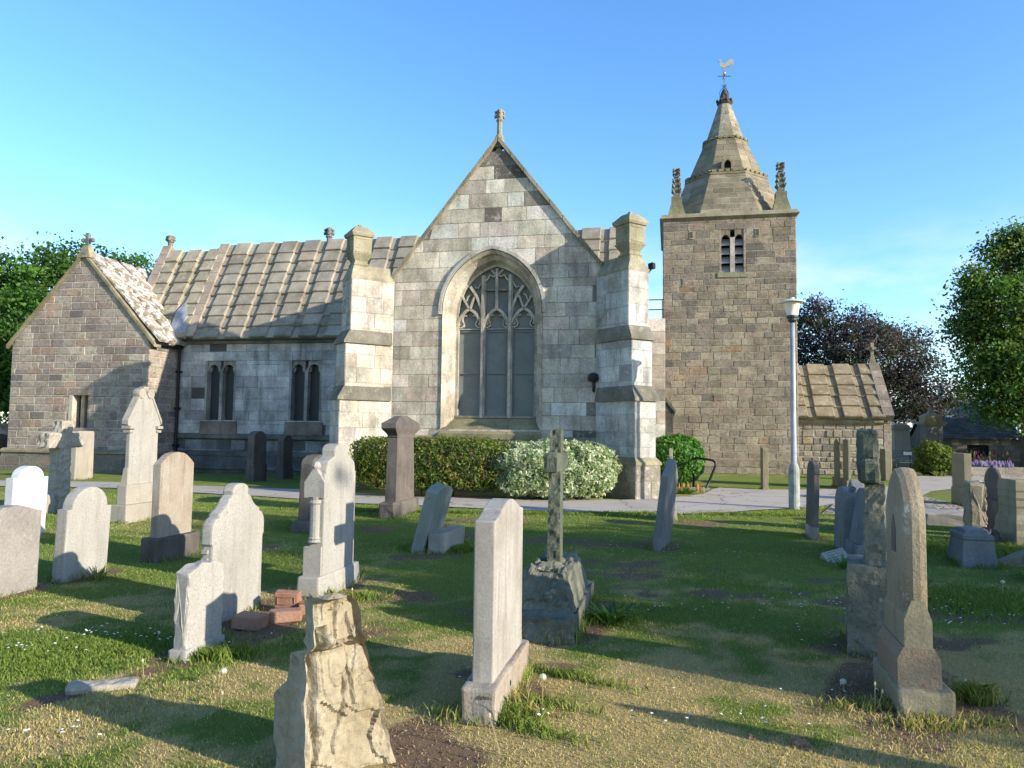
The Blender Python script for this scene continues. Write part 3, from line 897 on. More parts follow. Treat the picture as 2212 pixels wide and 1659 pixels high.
mb.box(-15.80, -15.66, TY - .02, TY + .32, 1.5, 2.62, c); mb.box(-15.04, -14.98, TY - .015, TY + .32, 1.5, 2.62, (.16, .14, .12))
mb.box(-15.82, -14.94, TY - .018, TY + .32, 2.62, 2.86, (.22, .17, .14))
mb.hexa([(-15.84, TY - .12, 1.36), (-14.9, TY - .12, 1.36), (-14.9, TY + .3, 1.36), (-15.84, TY + .3, 1.36)], [(-15.84, TY - .12, 1.42), (-14.9, TY - .12, 1.42), (-14.9, TY + .3, 1.5), (-15.84, TY + .3, 1.5)], (.26, .22, .16))
mb.build('window_frame', M_ashlar, e)
# roof slopes: right one faces the sun
def transept_slope(s, name, mat, colf):
    xe = TX1 + .22 if s > 0 else TX0 - .22
    zee = TZE + .02
    back = 6.4
    P = slope_P(lambda y: (xe, TY + .1 + (y if s > 0 else -y + 3.6), zee), lambda y: (TXA, TY + .1 + (y if s > 0 else -y + 3.6), TZA + .06))
    mb = MB()
    slab_roof(mb, P, .0, 3.6, 7, .80, .62, .085, .03, colf, RG, first_raised=True, step=.07)
    return mb.build(name, mat, church)
transept_slope(1, 'transept_roof', M_slab_white, roof_col((.27, .225, .165), .12))
mb = MB()
mb.hexa([(TX0, TY + .15, TZE - .1), (TX1, TY + .15, TZE - .1), (TX1, 7.5, TZE - .1), (TX0, 7.5, TZE - .1)], [(TXA - .02, TY + .15, TZA - .05), (TXA + .02, TY + .15, TZA - .05), (TXA + .02, 6.6, TZA - .05), (TXA - .02, 6.6, TZA - .05)], (.2, .18, .14))
mb.build('transept_roof_back', M_slab_aisle, church)
mb = MB()
for s, xe in ((-1, TX0 - .2), (1, TX1 + .22)):
    for i in range(8):
        t0, t1 = i / 8, (i + 1) / 8 - .004
        p0 = (lerp(xe, TXA, t0), lerp(TZE - .06, TZA + .14, t0)); p1 = (lerp(xe, TXA, t1), lerp(TZE - .06, TZA + .14, t1))
        c = jit((.24, .205, .13), .85, 1.15)
        hh = .13
        mb.hexa([(p0[0], TY - .08, p0[1] - hh), (p1[0], TY - .08, p1[1] - hh), (p1[0], TY + .26, p1[1] - hh), (p0[0], TY + .26, p0[1] - hh)],
                [(p0[0], TY - .08, p0[1]), (p1[0], TY - .08, p1[1]), (p1[0], TY + .26, p1[1]), (p0[0], TY + .26, p0[1])], c)
mb.build('transept_coping', M_mossy, church)
mb = MB(); c = (.27, .24, .15)
mb.hexa([(TXA - .26, TY - .1, TZA - .08), (TXA + .26, TY - .1, TZA - .08), (TXA + .26, TY + .3, TZA - .08), (TXA - .26, TY + .3, TZA - .08)],
        [(TXA - .1, TY, TZA + .36), (TXA + .1, TY, TZA + .36), (TXA + .1, TY + .2, TZA + .36), (TXA - .1, TY + .2, TZA + .36)], c)
mb.box(TXA - .06, TXA + .06, TY + .04, TY + .16, TZA + .34, TZA + .82, (.15, .15, .14))
mb.box(TXA - .2, TXA + .2, TY + .05, TY + .15, TZA + .5, TZA + .62, (.15, .15, .14))
for k in (-.19, .19): mb.lathe([(0, -.08), (.075, -.03), (.075, .05), (0, .1)], 6, (TXA + k, TY + .1, TZA + .56), (.15, .15, .14))
mb.build('transept_finial', M_trim, church)
mb = MB()      # lead flashing in the valley
rl = random.Random(3)
pts = [P(-12.62, .02, .2), P(-12.45, .20, .22), P(-12.72, .34, .24), P(-12.95, .24, .25), P(-12.95, .06, .22), P(-12.6, -.02, .12), P(-12.35, .03, .17), P(-12.28, .10, .2)]
cen = P(-12.68, .16, .27)
for i in range(len(pts)):
    a, b = Vector(pts[i]), Vector(pts[(i + 1) % len(pts)])
    mid = (a + b) / 2 + Vector((rl.uniform(-.03, .03), rl.uniform(-.08, .02), rl.uniform(-.02, .05)))
    mb.add([a, mid, cen], [(0, 1, 2)]); mb.add([mid, b, cen], [(0, 1, 2)])
    mb.add([a, mid, mid - Vector((0, -.1, .12)), a - Vector((0, -.1, .12))], [(0, 1, 2, 3)]); mb.add([mid, b, b - Vector((0, -.1, .12)), mid - Vector((0, -.1, .12))], [(0, 1, 2, 3)])
mb.build('lead_flashing', M_lead, church)
mb = MB()
mb.tube([(TX1 + .12, NY - .12, 4.42), (TX1 + .12, NY - .12, .1)], .05, 8)
for z in (.9, 2.2, 3.5): mb.box(TX1 + .04, TX1 + .2, NY - .2, NY - .02, z, z + .06)
mb.hexa([(TX1 + .05, NY - .2, 4.38), (TX1 + .19, NY - .2, 4.38), (TX1 + .19, NY - .05, 4.38), (TX1 + .05, NY - .05, 4.38)], [(TX1 + .0, NY - .25, 4.56), (TX1 + .24, NY - .25, 4.56), (TX1 + .24, NY - .02, 4.56), (TX1, NY - .02, 4.56)])
mb.build('drainpipe', M_iron, church)
mb = MB(); mb.tube([(TX1 + .2, TY + .0, 4.42), (TX1 + .2, NY - .1, 4.40)], .07, 8); mb.build('transept_gutter', M_iron, church)

# --- tower ------------------------------------------------------------
WY, WX0, WX1, WZ = 12.0, 4.18, 9.40, 10.40
WYB = WY + 5.2
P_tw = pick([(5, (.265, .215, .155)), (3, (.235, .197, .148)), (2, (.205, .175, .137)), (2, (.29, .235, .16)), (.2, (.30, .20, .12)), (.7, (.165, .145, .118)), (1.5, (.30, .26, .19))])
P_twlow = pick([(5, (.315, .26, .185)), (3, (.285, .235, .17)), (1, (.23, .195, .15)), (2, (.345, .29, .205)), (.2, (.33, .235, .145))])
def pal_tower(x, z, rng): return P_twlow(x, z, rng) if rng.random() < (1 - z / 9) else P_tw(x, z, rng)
BX0, BX1, BZ0, BZ1 = 6.42, 7.48, 8.14, 9.92
mb = MB()
kw = dict(joint=.022, jit=.016, mort=(.42, .34, .24), bev=.008)
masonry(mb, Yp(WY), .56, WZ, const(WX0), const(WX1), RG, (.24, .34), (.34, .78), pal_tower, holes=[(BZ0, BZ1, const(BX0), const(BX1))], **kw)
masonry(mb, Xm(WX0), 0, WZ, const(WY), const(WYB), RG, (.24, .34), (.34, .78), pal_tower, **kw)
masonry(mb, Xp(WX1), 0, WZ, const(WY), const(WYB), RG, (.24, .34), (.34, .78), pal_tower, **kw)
for z0, z1, d in ((0, .26, .14), (.26, .52, .09)):
    masonry(mb, Yp(WY - d), z0, z1, const(WX0 - d), const(WX1 + .05), RG, (.2, .3), (.6, 1.0), P_twlow, joint=.018, jit=.012, mort=(.34, .28, .2))
mb.prism([(0, .5), (.1, .5), (.1, .56), (0, .62)], lambda d, z, x: (x, WY - d, z), WX0 - .08, WX1, (.27, .22, .14))
for x, z in ((5.32, 9.75), (7.92, 9.75), (5.05, 7.78)):   # putlog slots with pale margins
    mb.box(x - .09, x + .09, WY - .035, WY + .02, z - .17, z + .17, (.37, .31, .22))
    mb.box(x - .06, x + .06, WY - .042, WY + .02, z - .13, z + .13, (.10, .085, .07) if z > 9 else (.25, .21, .17))
mb.build('tower_wall', M_tower, church)
mb = MB()
mb.hexa([(WX0 - .02, WY - .02, WZ - .06), (WX1 + .02, WY - .02, WZ - .06), (WX1 + .02, WYB + .02, WZ - .06), (WX0 - .02, WYB + .02, WZ - .06)],
        [(WX0 - .14, WY - .14, WZ + .06), (WX1 + .14, WY - .14, WZ + .06), (WX1 + .14, WYB + .14, WZ + .06), (WX0 - .14, WYB + .14, WZ + .06)], (.22, .19, .13))
mb.hexa([(WX0 - .14, WY - .14, WZ + .06), (WX1 + .14, WY - .14, WZ + .06), (WX1 + .14, WYB + .14, WZ + .06), (WX0 - .14, WYB + .14, WZ + .06)],
        [(WX0 - .05, WY - .05, WZ + .24), (WX1 + .05, WY - .05, WZ + .24), (WX1 + .05, WYB + .05, WZ + .24), (WX0 - .05, WYB + .05, WZ + .24)], (.26, .225, .15))
mb.build('tower_cornice', M_mossy, church)
e = empty('belfry_window', (0, 0, 0), parent=church)
bc = (BX0 + BX1) / 2
mb = MB(); c = (.30, .25, .185)
for x0, x1 in ((BX0, BX0 + .09), (BX1 - .09, BX1)): mb.box(x0, x1, WY - .01, WY + .4, BZ0, BZ1, c)
for s in (-1, 1):
    a, b = (BX0 + .09, bc - .09) if s < 0 else (bc + .09, BX1 - .09)
    m = (a + b) / 2; w = (b - a) / 2; zs = 9.45
    cur = [(m + w * cos(pi * i / 10), zs + w * (1.55 * sin(pi * i / 10) ** 1.1)) for i in range(11)]
    for i in range(10):
        p, q = cur[i], cur[i + 1]
        mb.hexa([(p[0], WY + .02, p[1]), (q[0], WY + .02, q[1]), (q[0], WY + .02, BZ1), (p[0], WY + .02, BZ1)],
                [(p[0], WY + .3, p[1]), (q[0], WY + .3, q[1]), (q[0], WY + .3, BZ1), (p[0], WY + .3, BZ1)], (.2, .165, .12))
mb.build('window_head', M_tower, e)
mb = MB(); mb.box(bc - .09, bc + .09, WY + .0, WY + .34, BZ0, 9.6, (.42, .36, .29)); mb.build('mullion', M_ashlar, e)
for s in (-1, 1):
    a, b = (BX0 + .09, bc - .09) if s < 0 else (bc + .09, BX1 - .09)
    for k in range(4):
        z = BZ0 + .03 + k * .37
        mb = MB()
        mb.hexa([(a, WY + .10, z), (b, WY + .10, z), (b, WY + .38, z + .30), (a, WY + .38, z + .30)],
                [(a, WY + .10, z + .04), (b, WY + .10, z + .04), (b, WY + .38, z + .34), (a, WY + .38, z + .34)])
        mb.build('louvre', M_louvre, e)
mb = MB(); mb.box(BX0, BX1, WY + .42, WY + .46, BZ0, BZ1); mb.build('dark_opening', M_void, e)
mb = MB(); mb.box(BX0 - .06, BX1 + .06, WY - .05, WY + .3, BZ0 - .2, BZ0, (.25, .23, .15)); mb.build('sill', M_mossy, e)

# spire: three octagonal stages with battlemented bands
SX, SYc = 6.85, WY + 2.6
C8 = 1 / cos(pi / 8)
sp = empty('spire', (SX, SYc, 0), 0, parent=church)
def oct_ring(ap, half):
    """apothem of the four cardinal faces and their half width"""
    return [(x, y) for x, y in ((-half, -ap), (half, -ap), (ap, -half), (ap, half), (half, ap), (-half, ap), (-ap, half), (-ap, -half))]
def spire_faces(mb, z0, o0, z1, o1, ch, bl, pal, mort):
    r0 = [Vector((*p, z0)) for p in oct_ring(*o0)]; r1 = [Vector((*p, z1)) for p in oct_ring(*o1)]
    for k in range(8):
        A, B_, C_, D_ = r0[k], r0[(k + 1) % 8], r1[(k + 1) % 8], r1[k]
        if k in (3, 4, 5):
            mb.quad(A, B_, C_, D_, (.2, .17, .11)); continue
        mb0, mt = (A + B_) / 2, (C_ + D_) / 2
        tt = (B_ - A).normalized(); H = (mt - mb0).length; nn = tt.cross(mt - mb0).normalized()
        w0, w1 = (B_ - A).length / 2, (C_ - D_).length / 2
        def T(x, q, dd): return tuple(mb0.lerp(mt, q / H) + tt * x + nn * dd)
        masonry(mb, T, 0, H, lambda q: -lerp(w0, w1, q / H), lambda q: lerp(w0, w1, q / H), RG, ch, bl, pal, joint=.02, jit=.006, mort=mort, bev=.003)
P_sp1 = pick([(3, (.225, .19, .125)), (2, (.19, .165, .11)), (2, (.25, .215, .145))])
P_sp3 = pick([(3, (.29, .26, .185)), (2, (.25, .225, .155)), (1, (.22, .19, .12))])
mb = MB()
spire_faces(mb, WZ + .2, (2.5, 1.2), 12.64, (1.66, .69), (.25, .31), (.5, .9), P_sp1, (.42, .38, .30))
spire_faces(mb, 12.6, (1.62, .67), 14.42, (.87, .36), (.28, .36), (.5, .9), P_sp1, (.2, .175, .115))
spire_faces(mb, 14.38, (.85, .352), 16.3, (.24, .10), (.21, .26), (.3, .5), P_sp3, (.50, .47, .38))
mb.build('spire_stone', M_spire, sp)
for z, r in ((12.6, 1.70), (14.36, .91)):
    mb = MB()
    mb.lathe([(r * C8 * .96, -.1), (r * C8 * 1.02, -.04), (r * C8 * 1.02, .05), (r * C8 * .95, .09)], 8, (0, 0, z), (.2, .175, .105), rot=pi / 8)
    for k in range(8):
        am = k * pi / 4; d = Vector((cos(am), sin(am), 0)); t = Vector((-sin(am), cos(am), 0))
        n = 5 if r > 1.5 else 3
        for i in range(n):
            x = lerp(-1, 1, (i + .5) / n) * r * tan(pi / 8)
            c = d * (r * .99) + t * x
            q = [c + t * a + d * b for a, b in ((-.09, -.09), (.09, -.09), (.09, .06), (-.09, .06))]
            mb.hexa([(p.x, p.y, z + .06) for p in q], [(p.x, p.y, z + .17) for p in q], (.2, .175, .105))
    mb.build('battlement_band', M_mossy, sp)
mb = MB()      # lucarne on the front face
ly = -(1.62 - .05)
ol = arch_outline(0, .2, 12.67, 12.97, 13.23, 6)
mb.sweep(ol, .12, ly - .16, ly + .5, (.24, .205, .13))
mb.add([(x, ly + .04, z) for x, z in ol], [list(range(len(ol)))], (.02, .02, .02))
mb.box(-.18, .18, ly - .06, ly + .05, 12.80, 12.84, (.3, .28, .24))
mb.build('lucarne', M_spire, sp)
mb = MB()
mb.lathe([(.24, 16.22), (.32, 16.3), (.34, 16.36), (.34, 16.42), (.26, 16.44), (.25, 16.5), (.22, 16.6), (.15, 16.85), (.09, 16.98), (0, 17.0)], 8, (0, 0, 0), (.07, .065, .05), rot=pi / 8)
for k in range(8):
    a = k * pi / 4 + .2
    mb.lathe([(.06, 0), (.07, .08), (.03, .14), (0, .15)], 5, (.32 * cos(a), .32 * sin(a), 16.38), (.07, .065, .05))
mb.build('spire_cap', M_spire, sp)
wv = empty('weathervane', (SX, SYc, 0), 0, parent=church)
mb = MB(); mb.tube([(0, 0, 16.9), (0, 0, 18.08)], .022, 6)
for k in range(4):
    a = k * pi / 2 + .5
    mb.tube([(cos(a) * .22, sin(a) * .22, 16.55), (cos(a) * .24, sin(a) * .24, 16.85), (cos(a) * .1, sin(a) * .1, 17.05), (0, 0, 17.1)], .012, 5)
    mb.tube([(0, 0, 17.12), (cos(a) * .08, sin(a) * .08, 17.2), (cos(a) * .13, sin(a) * .13, 17.17), (cos(a) * .11, sin(a) * .11, 17.12)], .012, 5)
mb.build('pole', M_iron, wv)
mb = MB(); mb.tube([(-.29, -.05, 17.62), (.29, .05, 17.62)], .015, 5); mb.tube([(-.05, .29, 17.62), (.05, -.29, 17.62)], .015, 5); mb.build('compass_arm', M_iron, wv)
mb = MB(); mb.lathe([(0, -.085), (.06, -.06), (.085, 0), (.06, .06), (0, .085)], 12, (0, 0, 17.74)); mb.build('ball', M_gold, wv, smooth=True)
mb = MB()
body = [(-.24, .27), (-.21, .33), (-.17, .35), (-.13, .32), (-.12, .24), (-.09, .16), (.0, .13), (.08, .15), (.14, .21), (.2, .28), (.29, .33), (.37, .32), (.40, .25), (.39, .12), (.36, .03), (.34, .12), (.31, .02), (.28, .1), (.24, .0),
        (.18, .02), (.1, -.03), (.03, -.06), (-.06, -.06), (-.13, -.03), (-.18, .03), (-.19, .12), (-.19, .22), (-.21, .26), (-.27, .26)]
mb.prism(body, lambda x, z, d: (x, d, 18.06 + z), -.03, .03)
mb.box(-.02, .02, -.02, .02, 17.9, 18.06)
mb.build('cockerel', M_gold, wv)
def tower_pinnacle(x, y):
    e = empty('tower_pinnacle', (x, y, WZ + .2), 0, parent=church)
    mb = MB(); c = (.21, .19, .115)
    mb.lathe([(.52, 0), (.46, .2), (.38, .42), (.31, .62), (.31, .86), (.27, .9)], 4, (0, 0, 0), c, rot=pi / 4)
    mb.build('pedestal', M_mossy, e)
    mb = MB(); c = (.15, .14, .10)
    mb.lathe([(.20, .88), (.18, 1.2), (.11, 1.72), (.16, 1.76), (.10, 1.82), (.10, 1.9)], 4, (0, 0, 0), c, rot=pi / 4)
    for k in range(4):
        a = k * pi / 2 + pi / 4
        for z, r in ((1.12, .16), (1.34, .135), (1.56, .11)):
            mb.tube([(cos(a) * r * .8, sin(a) * r * .8, z - .06), (cos(a) * (r + .06), sin(a) * (r + .06), z + .02), (cos(a) * (r + .1), sin(a) * (r + .1), z + .09), (cos(a) * (r + .04), sin(a) * (r + .04), z + .12)], [.05, .05, .04, .02], 5, c)
        for z in (1.92, 2.06):
            mb.tube([(0, 0, z - .05), (cos(a) * .11, sin(a) * .11, z + .03), (cos(a) * .18, sin(a) * .18, z + .01), (cos(a) * .18, sin(a) * .18, z - .06)], [.05, .06, .05, .03], 5, c)
    mb.lathe([(.09, 1.88), (.1, 2.0), (.06, 2.12), (0, 2.16)], 6, (0, 0, 0), c)
    mb.build('crocketed_shaft', M_trim, e)
tower_pinnacle(WX0 + .55, WY + .45); tower_pinnacle(WX1 - .5, WY + .45)
tower_pinnacle(WX0 + .55, WYB - .45); tower_pinnacle(WX1 - .5, WYB - .45)

# --- link between chancel and tower ------------------------------------
mb = MB()
masonry(mb, Yp(7.6), 0, 5.5, const(2.8), const(4.22), RG, (.28, .38), (.4, .8), P_pale, joint=.012, jit=.006)
mb.box(2.8, 4.2, 7.62, 12, 5.3, 5.5, (.25, .22, .17))
masonry(mb, Yp(7.4), 0, 3.1, lambda z: 4.0, lambda z: 4.56 if z < 2.35 else lerp(4.56, 4.05, (z - 2.35) / .8), RG, (.28, .38), (.4, .8), pick([(1, (.14, .12, .105)), (1, (.22, .17, .13))]), breaks=[2.35], joint=.012, jit=.006)
mb.hexa([(4.0, 7.35, 3.08), (4.62, 7.35, 2.28), (4.62, 12, 2.28), (4.0, 12, 3.08)], [(4.0, 7.35, 3.2), (4.66, 7.35, 2.36), (4.66, 12, 2.36), (4.0, 12, 3.2)], (.15, .135, .11))
mb.build('link_wall', M_dark_ashlar, church)
mb = MB()
for z in (6.02, 6.38): mb.tube([(3.0, 8.0, z), (4.25, 8.0, z)], .02, 6)
for x in (3.3, 4.18): mb.tube([(x, 8.0, 5.5), (x, 8.0, 6.4)], .02, 6)
mb.build('roof_rail', M_iron, church)

# --- low aisle on the right ------------------------------------------
AY, AX0, AX1, AZ = 12.6, WX1, 12.95, 2.06
P_ai = pick([(4, (.33, .28, .20)), (2, (.29, .235, .18)), (1.5, (.265, .195, .16)), (2, (.37, .325, .235)), (1, (.21, .185, .155)), (1, (.36, .29, .17))])
mb = MB()
masonry(mb, Yp(AY), 0, AZ, const(AX0), const(AX1 - .28), RG, (.2, .32), (.22, .5), P_ai, joint=.035, jit=.03, mort=(.41, .36, .275), bev=.02, rough=.022)
masonry(mb, Yp(AY - .01), 0, 2.32, const(AX1 - .28), const(AX1), RG, (.28, .36), (.3, .5), pick([(1, (.24, .205, .16)), (1, (.3, .25, .18))]), joint=.015, jit=.01)
masonry(mb, Xp(AX1), 0, 2.2, const(AY), const(AY + 4), RG, (.25, .36), (.3, .6), P_ai, joint=.02, jit=.01)
mb.prism([(AY, 2.1), (AY + 4, 2.1), (AY + 2, 4.6)], lambda y, z, x: (x, y, z), AX1 - .25, AX1, (.27, .23, .17))
mb.build('aisle_wall', M_rubble, church)
mb = MB()
x = AX0
while x < AX1 - .3:
    x2 = min(AX1 - .3, x + RG.uniform(.6, .9))
    mb.prism([(0, 1.98), (.1, 2.04), (.17, 2.10), (.17, 2.22), (0, 2.25)], lambda d, z, xx: (xx, AY - d, z), x, x2 - .008, (.29, .25, .17)); x = x2
mb.build('aisle_cornice', M_trim, church)
Pa = slope_P(lambda x: (x, AY - .22, 2.24), lambda x: (x, AY + 1.9, 4.5))
mb = MB()
slab_roof(mb, Pa, AX0 - .25, AX1 - .33, 5, 1.02, .60, .09, .04, roof_col((.27, .215, .135), .12), RG, first_raised=True, step=.08)
mb.hexa([(AX0, AY - .1, 2.1), (AX1 - .1, AY - .1, 2.1), (AX1 - .1, AY + 4, 2.1), (AX0, AY + 4, 2.1)], [(AX0, AY + 1.9, 4.42), (AX1 - .1, AY + 1.9, 4.42), (AX1 - .1, AY + 2, 4.42), (AX0, AY + 2, 4.42)], (.2, .17, .11))
mb.build('aisle_roof', M_slab_aisle, church)
mb = MB()
for i in range(7):
    t0, t1 = i / 7, (i + 1) / 7 - .004
    c = jit((.23, .19, .15), .8, 1.15)
    mb.hexa([Pa(AX1 - .36, t0, -.1), Pa(AX1 + .04, t0, -.1), Pa(AX1 + .04, t1, -.1), Pa(AX1 - .36, t1, -.1)], [Pa(AX1 - .36, t0, .2), Pa(AX1 + .04, t0, .2), Pa(AX1 + .04, t1, .2), Pa(AX1 - .36, t1, .2)], c)
mb.build('aisle_coping', M_slab_aisle, church)
mb = MB(); c = (.24, .21, .15); x, y = AX1 - .16, AY + 1.95
mb.hexa([(x - .16, y - .12, 4.45), (x + .16, y - .12, 4.45), (x + .16, y + .12, 4.45), (x - .16, y + .12, 4.45)], [(x - .07, y - .07, 4.95), (x + .07, y - .07, 4.95), (x + .07, y + .07, 4.95), (x - .07, y + .07, 4.95)], c)
mb.box(x - .06, x + .06, y - .05, y + .05, 4.9, 5.5, c); mb.box(x - .045, x + .045, y - .2, y + .2, 5.18, 5.3, c); mb.box(x - .17, x + .17, y - .045, y + .045, 5.18, 5.29, c)
mb.build('cross_finial', M_trim, church)
# ------------------------------------------------------------------ ground, paths
def vnoise(x, y, sc, seed):
    """value noise on numpy arrays"""
    r = np.random.RandomState(seed); g = r.rand(256, 256)
    X = x * sc + 1000.0; Y = y * sc + 1000.0
    i = np.floor(X).astype(int); j = np.floor(Y).astype(int)
    fx = X - i; fy = Y - j
    fx = fx * fx * (3 - 2 * fx); fy = fy * fy * (3 - 2 * fy)
    i0, i1, j0, j1 = i % 256, (i + 1) % 256, j % 256, (j + 1) % 256
    return (g[i0, j0] * (1 - fx) + g[i1, j0] * fx) * (1 - fy) + (g[i0, j1] * (1 - fx) + g[i1, j1] * fx) * fy
def fbm(x, y, sc, seed, n=4):
    s = 0; a = 1.0; t = 0
    for k in range(n):
        s = s + a * vnoise(x, y, sc * 2 ** k, seed + k); t += a; a *= .55
    return s / t

SOIL = []        # (x, y, rx, ry, yaw, strength): bare earth round stones
TUFTS = []       # segments (x0, y0, x1, y1, spread, height, count)
PATHS = []       # polygons without grass
FOOT = []        # footprints of stones: (x, y, hx, hy, yaw)

def dryness(x, y):
    near = np.clip((9.0 - y) / 4.0, 0, 1)             # the nearer lawn is scorched, the farther one greener
    d = .40 + (fbm(x, y, .6, 3, 3) - .5) * 2.4 + (fbm(x, y, 2.1, 21, 3) - .5) * 1.7 + (fbm(x, y, 7.0, 31, 2) - .5) * 1.1
    return np.clip(np.clip(d, 0, 1) * (.42 + .58 * near) + .13 * near, 0, 1)
def soilmask(x, y):
    s = np.zeros_like(x)
    n = fbm(x, y, 3.0, 40, 4) - .5
    for (sx, sy, rx, ry, yaw, st) in SOIL:
        dx, dy = x - sx, y - sy
        a = (dx * cos(yaw) + dy * sin(yaw)) / rx; b = (-dx * sin(yaw) + dy * cos(yaw)) / ry
        r = np.sqrt(a * a + b * b) + n * 1.5
        s = np.maximum(s, np.clip((1.1 - r) * 1.7, 0, 1) * st)
    q = fbm(x, y, .9, 77, 5)
    s = np.maximum(s, np.clip((q - .60) * 7, 0, 1) * .7)
    for cx_, cy_, rx_, ry_ in ((2.1, 7.6, 1.3, .35), (3.2, 7.2, 1.0, .3), (1.4, 9.2, .9, .3), (4.0, 8.4, .8, .25), (-1.2, 9.5, .8, .25), (3.0, 5.9, .7, .2)):
        rr = np.sqrt(((x - cx_) / rx_) ** 2 + ((y - cy_) / ry_) ** 2) + n * 3.2
        s = np.maximum(s, np.clip((1.0 - rr) * 1.2, 0, 1) * .8)
    return s
def in_poly(x, y, poly):
    c = np.zeros(x.shape, bool); n = len(poly)
    for i in range(n):
        x0, y0 = poly[i]; x1, y1 = poly[(i + 1) % n]
        cond = ((y0 > y) != (y1 > y)) & (x < (x1 - x0) * (y - y0) / ((y1 - y0) or 1e-9) + x0)
        c ^= cond
    return c
def in_path(x, y):
    c = np.zeros(x.shape, bool)
    for p in PATHS: c |= in_poly(x, y, p)
    return c
def in_foot(x, y, grow=0.0):
    c = np.zeros(x.shape, bool)
    for (fx, fy, hx, hy, yaw) in FOOT:
        dx, dy = x - fx, y - fy
        a = np.abs(dx * cos(yaw) + dy * sin(yaw)); b = np.abs(-dx * sin(yaw) + dy * cos(yaw))
        c |= (a < hx + grow) & (b < hy + grow)
    return c

def ppix(*pts): return [tuple(gp(u, v).xy) for u, v in pts]
path_low = [(-80, 1054), (0, 1051), (240, 1055), (413, 1065), (560, 1073), (648, 1079), (757, 1088), (900, 1093), (1060, 1101), (1217, 1107), (1300, 1107), (1407, 1109), (1478, 1112), (1556, 1110), (1621, 1104), (1713, 1099), (1760, 1097), (1800, 1090), (1913, 1086)]
path_up = [(1990, 1073), (2010, 1063), (2066, 1056), (2120, 1049), (2230, 1046), (2240, 1031), (2066, 1027), (1990, 1028), (1955, 1034), (1935, 1051), (1817, 1058), (1703, 1059), (1621, 1058), (1555, 1054), (1540, 1058), (1520, 1068), (1478, 1074), (1410, 1077), (1350, 1081), (1200, 1080), (1060, 1076), (900, 1071), (757, 1066), (648, 1058), (413, 1050), (240, 1042), (0, 1039), (-80, 1039)]
PATH = ppix(*path_low, *path_up)
PAVE = ppix((1775, 1113), (1800, 1091), (1913, 1087), (1990, 1074), (2040, 1084), (2075, 1096), (2100, 1118), (2060, 1130), (2000, 1118), (1915, 1112))
PATHS += [PATH, PAVE]
# ------------------------------------------------------------------ gravestones
YAW = radians(-12)
G_SAND = mat_grave('pale_sandstone', (0.271, 0.240, 0.191), (0.320, 0.292, 0.240), dark=(.14, .13, .1), dark_amt=.5, lich_amt=.3, lich=(.3, .3, .21), speck=.6, streak=.6, dist=.004)
G_PALE = mat_grave('pale_grey_stone', (0.277, 0.259, 0.223), (0.319, 0.301, 0.265), dark=(.17, .16, .13), dark_amt=.6, lich_amt=.35, lich=(.33, .325, .24), speck=.9, streak=.6, dist=.003)
G_PINK = mat_grave('buff_streaked_stone', (.245, .222, .188), (.34, .318, .28), dark_amt=.12, lich_amt=.08, speck=.2, streak=.75, dist=.003)
G_BROWN = mat_grave('brown_sandstone', (0.252, 0.196, 0.140), (0.308, 0.273, 0.224), dark_amt=.35, lich_amt=.15, streak=.8)
G_MARBLE = mat_grave('white_marble', (0.464, 0.464, 0.464), (0.515, 0.515, 0.509), dark=(0.294, 0.294, 0.301), dark_amt=.5, lich_amt=.0, speck=.0, streak=.1, rough=.6, dist=.002)
G_GRANITE = mat_grave('speckled_granite', (0.208, 0.189, 0.167), (0.265, 0.242, 0.214), dark_amt=.3, lich_amt=.3, lich=(0.420, 0.399, 0.350), speck=.3, streak=.1, dist=.012, grain=38)
G_GREEN = mat_grave('green_stained_stone', (0.178, 0.200, 0.166), (0.230, 0.242, 0.200), dark_amt=.4, lich_amt=.2, lich=(0.255, 0.281, 0.221), streak=.7)
G_OLIVE = mat_grave('olive_stained_stone', (0.217, 0.187, 0.115), (0.272, 0.234, 0.149), dark_amt=.5, lich_amt=.35, lich=(0.306, 0.306, 0.187), streak=.5)
G_DARK = mat_grave('sooty_stone', (0.085, 0.072, 0.064), (0.136, 0.115, 0.098), dark_amt=.6, lich_amt=.12, lich=(0.255, 0.264, 0.221), streak=.5)
G_DKBR = mat_grave('dark_brown_stone', (.082, .070, .058), (.135, .115, .098), dark_amt=.5, lich_amt=.25, lich=(0.289, 0.306, 0.255), streak=.8)
G_ROUGH = mat_grave('lichen_covered_rock', (.105, .105, .075), (.215, .21, .155), dark=(.022, .022, .018), dark_amt=.9, lich=(.34, .34, .26), lich_amt=.55, speck=.1, streak=.1, dist=.03, grain=26)
G_MOSS = mat_grave('mossy_rock', (.062, .074, .05), (.115, .125, .09), dark=(.02, .022, .016), dark_amt=.9, lich=(.26, .28, .2), lich_amt=.4, speck=.1, streak=.1, dist=.03, grain=26)
G_SLAB = mat_grave('weathered_ochre_stone', (0.238, 0.193, 0.122), (0.329, 0.290, 0.210), dark=(0.112, 0.095, 0.066), dark_amt=.7, lich=(0.364, 0.357, 0.294), lich_amt=.6, speck=.1, streak=.3, dist=.015, grain=26)
G_BLUE = mat_grave('blue_grey_stone', (.135, .135, .125), (.20, .198, .185), dark_amt=.4, lich_amt=.1, streak=.4)
G_LICH = mat_grave('lichened_olive_stone', (.215, .175, .11), (.285, .24, .16), dark=(.25, .145, .04), dark_amt=.8, lich=(.42, .42, .35), lich_amt=.85, speck=.1, streak=.3, dist=.012)
G_RUST = mat_grave('rust_stained_stone', (.24, .20, .14), (.25, .175, .105), dark=(.26, .115, .045), dark_amt=.85, lich=(.33, .27, .18), lich_amt=.5, speck=.1, streak=.1, dist=.014)
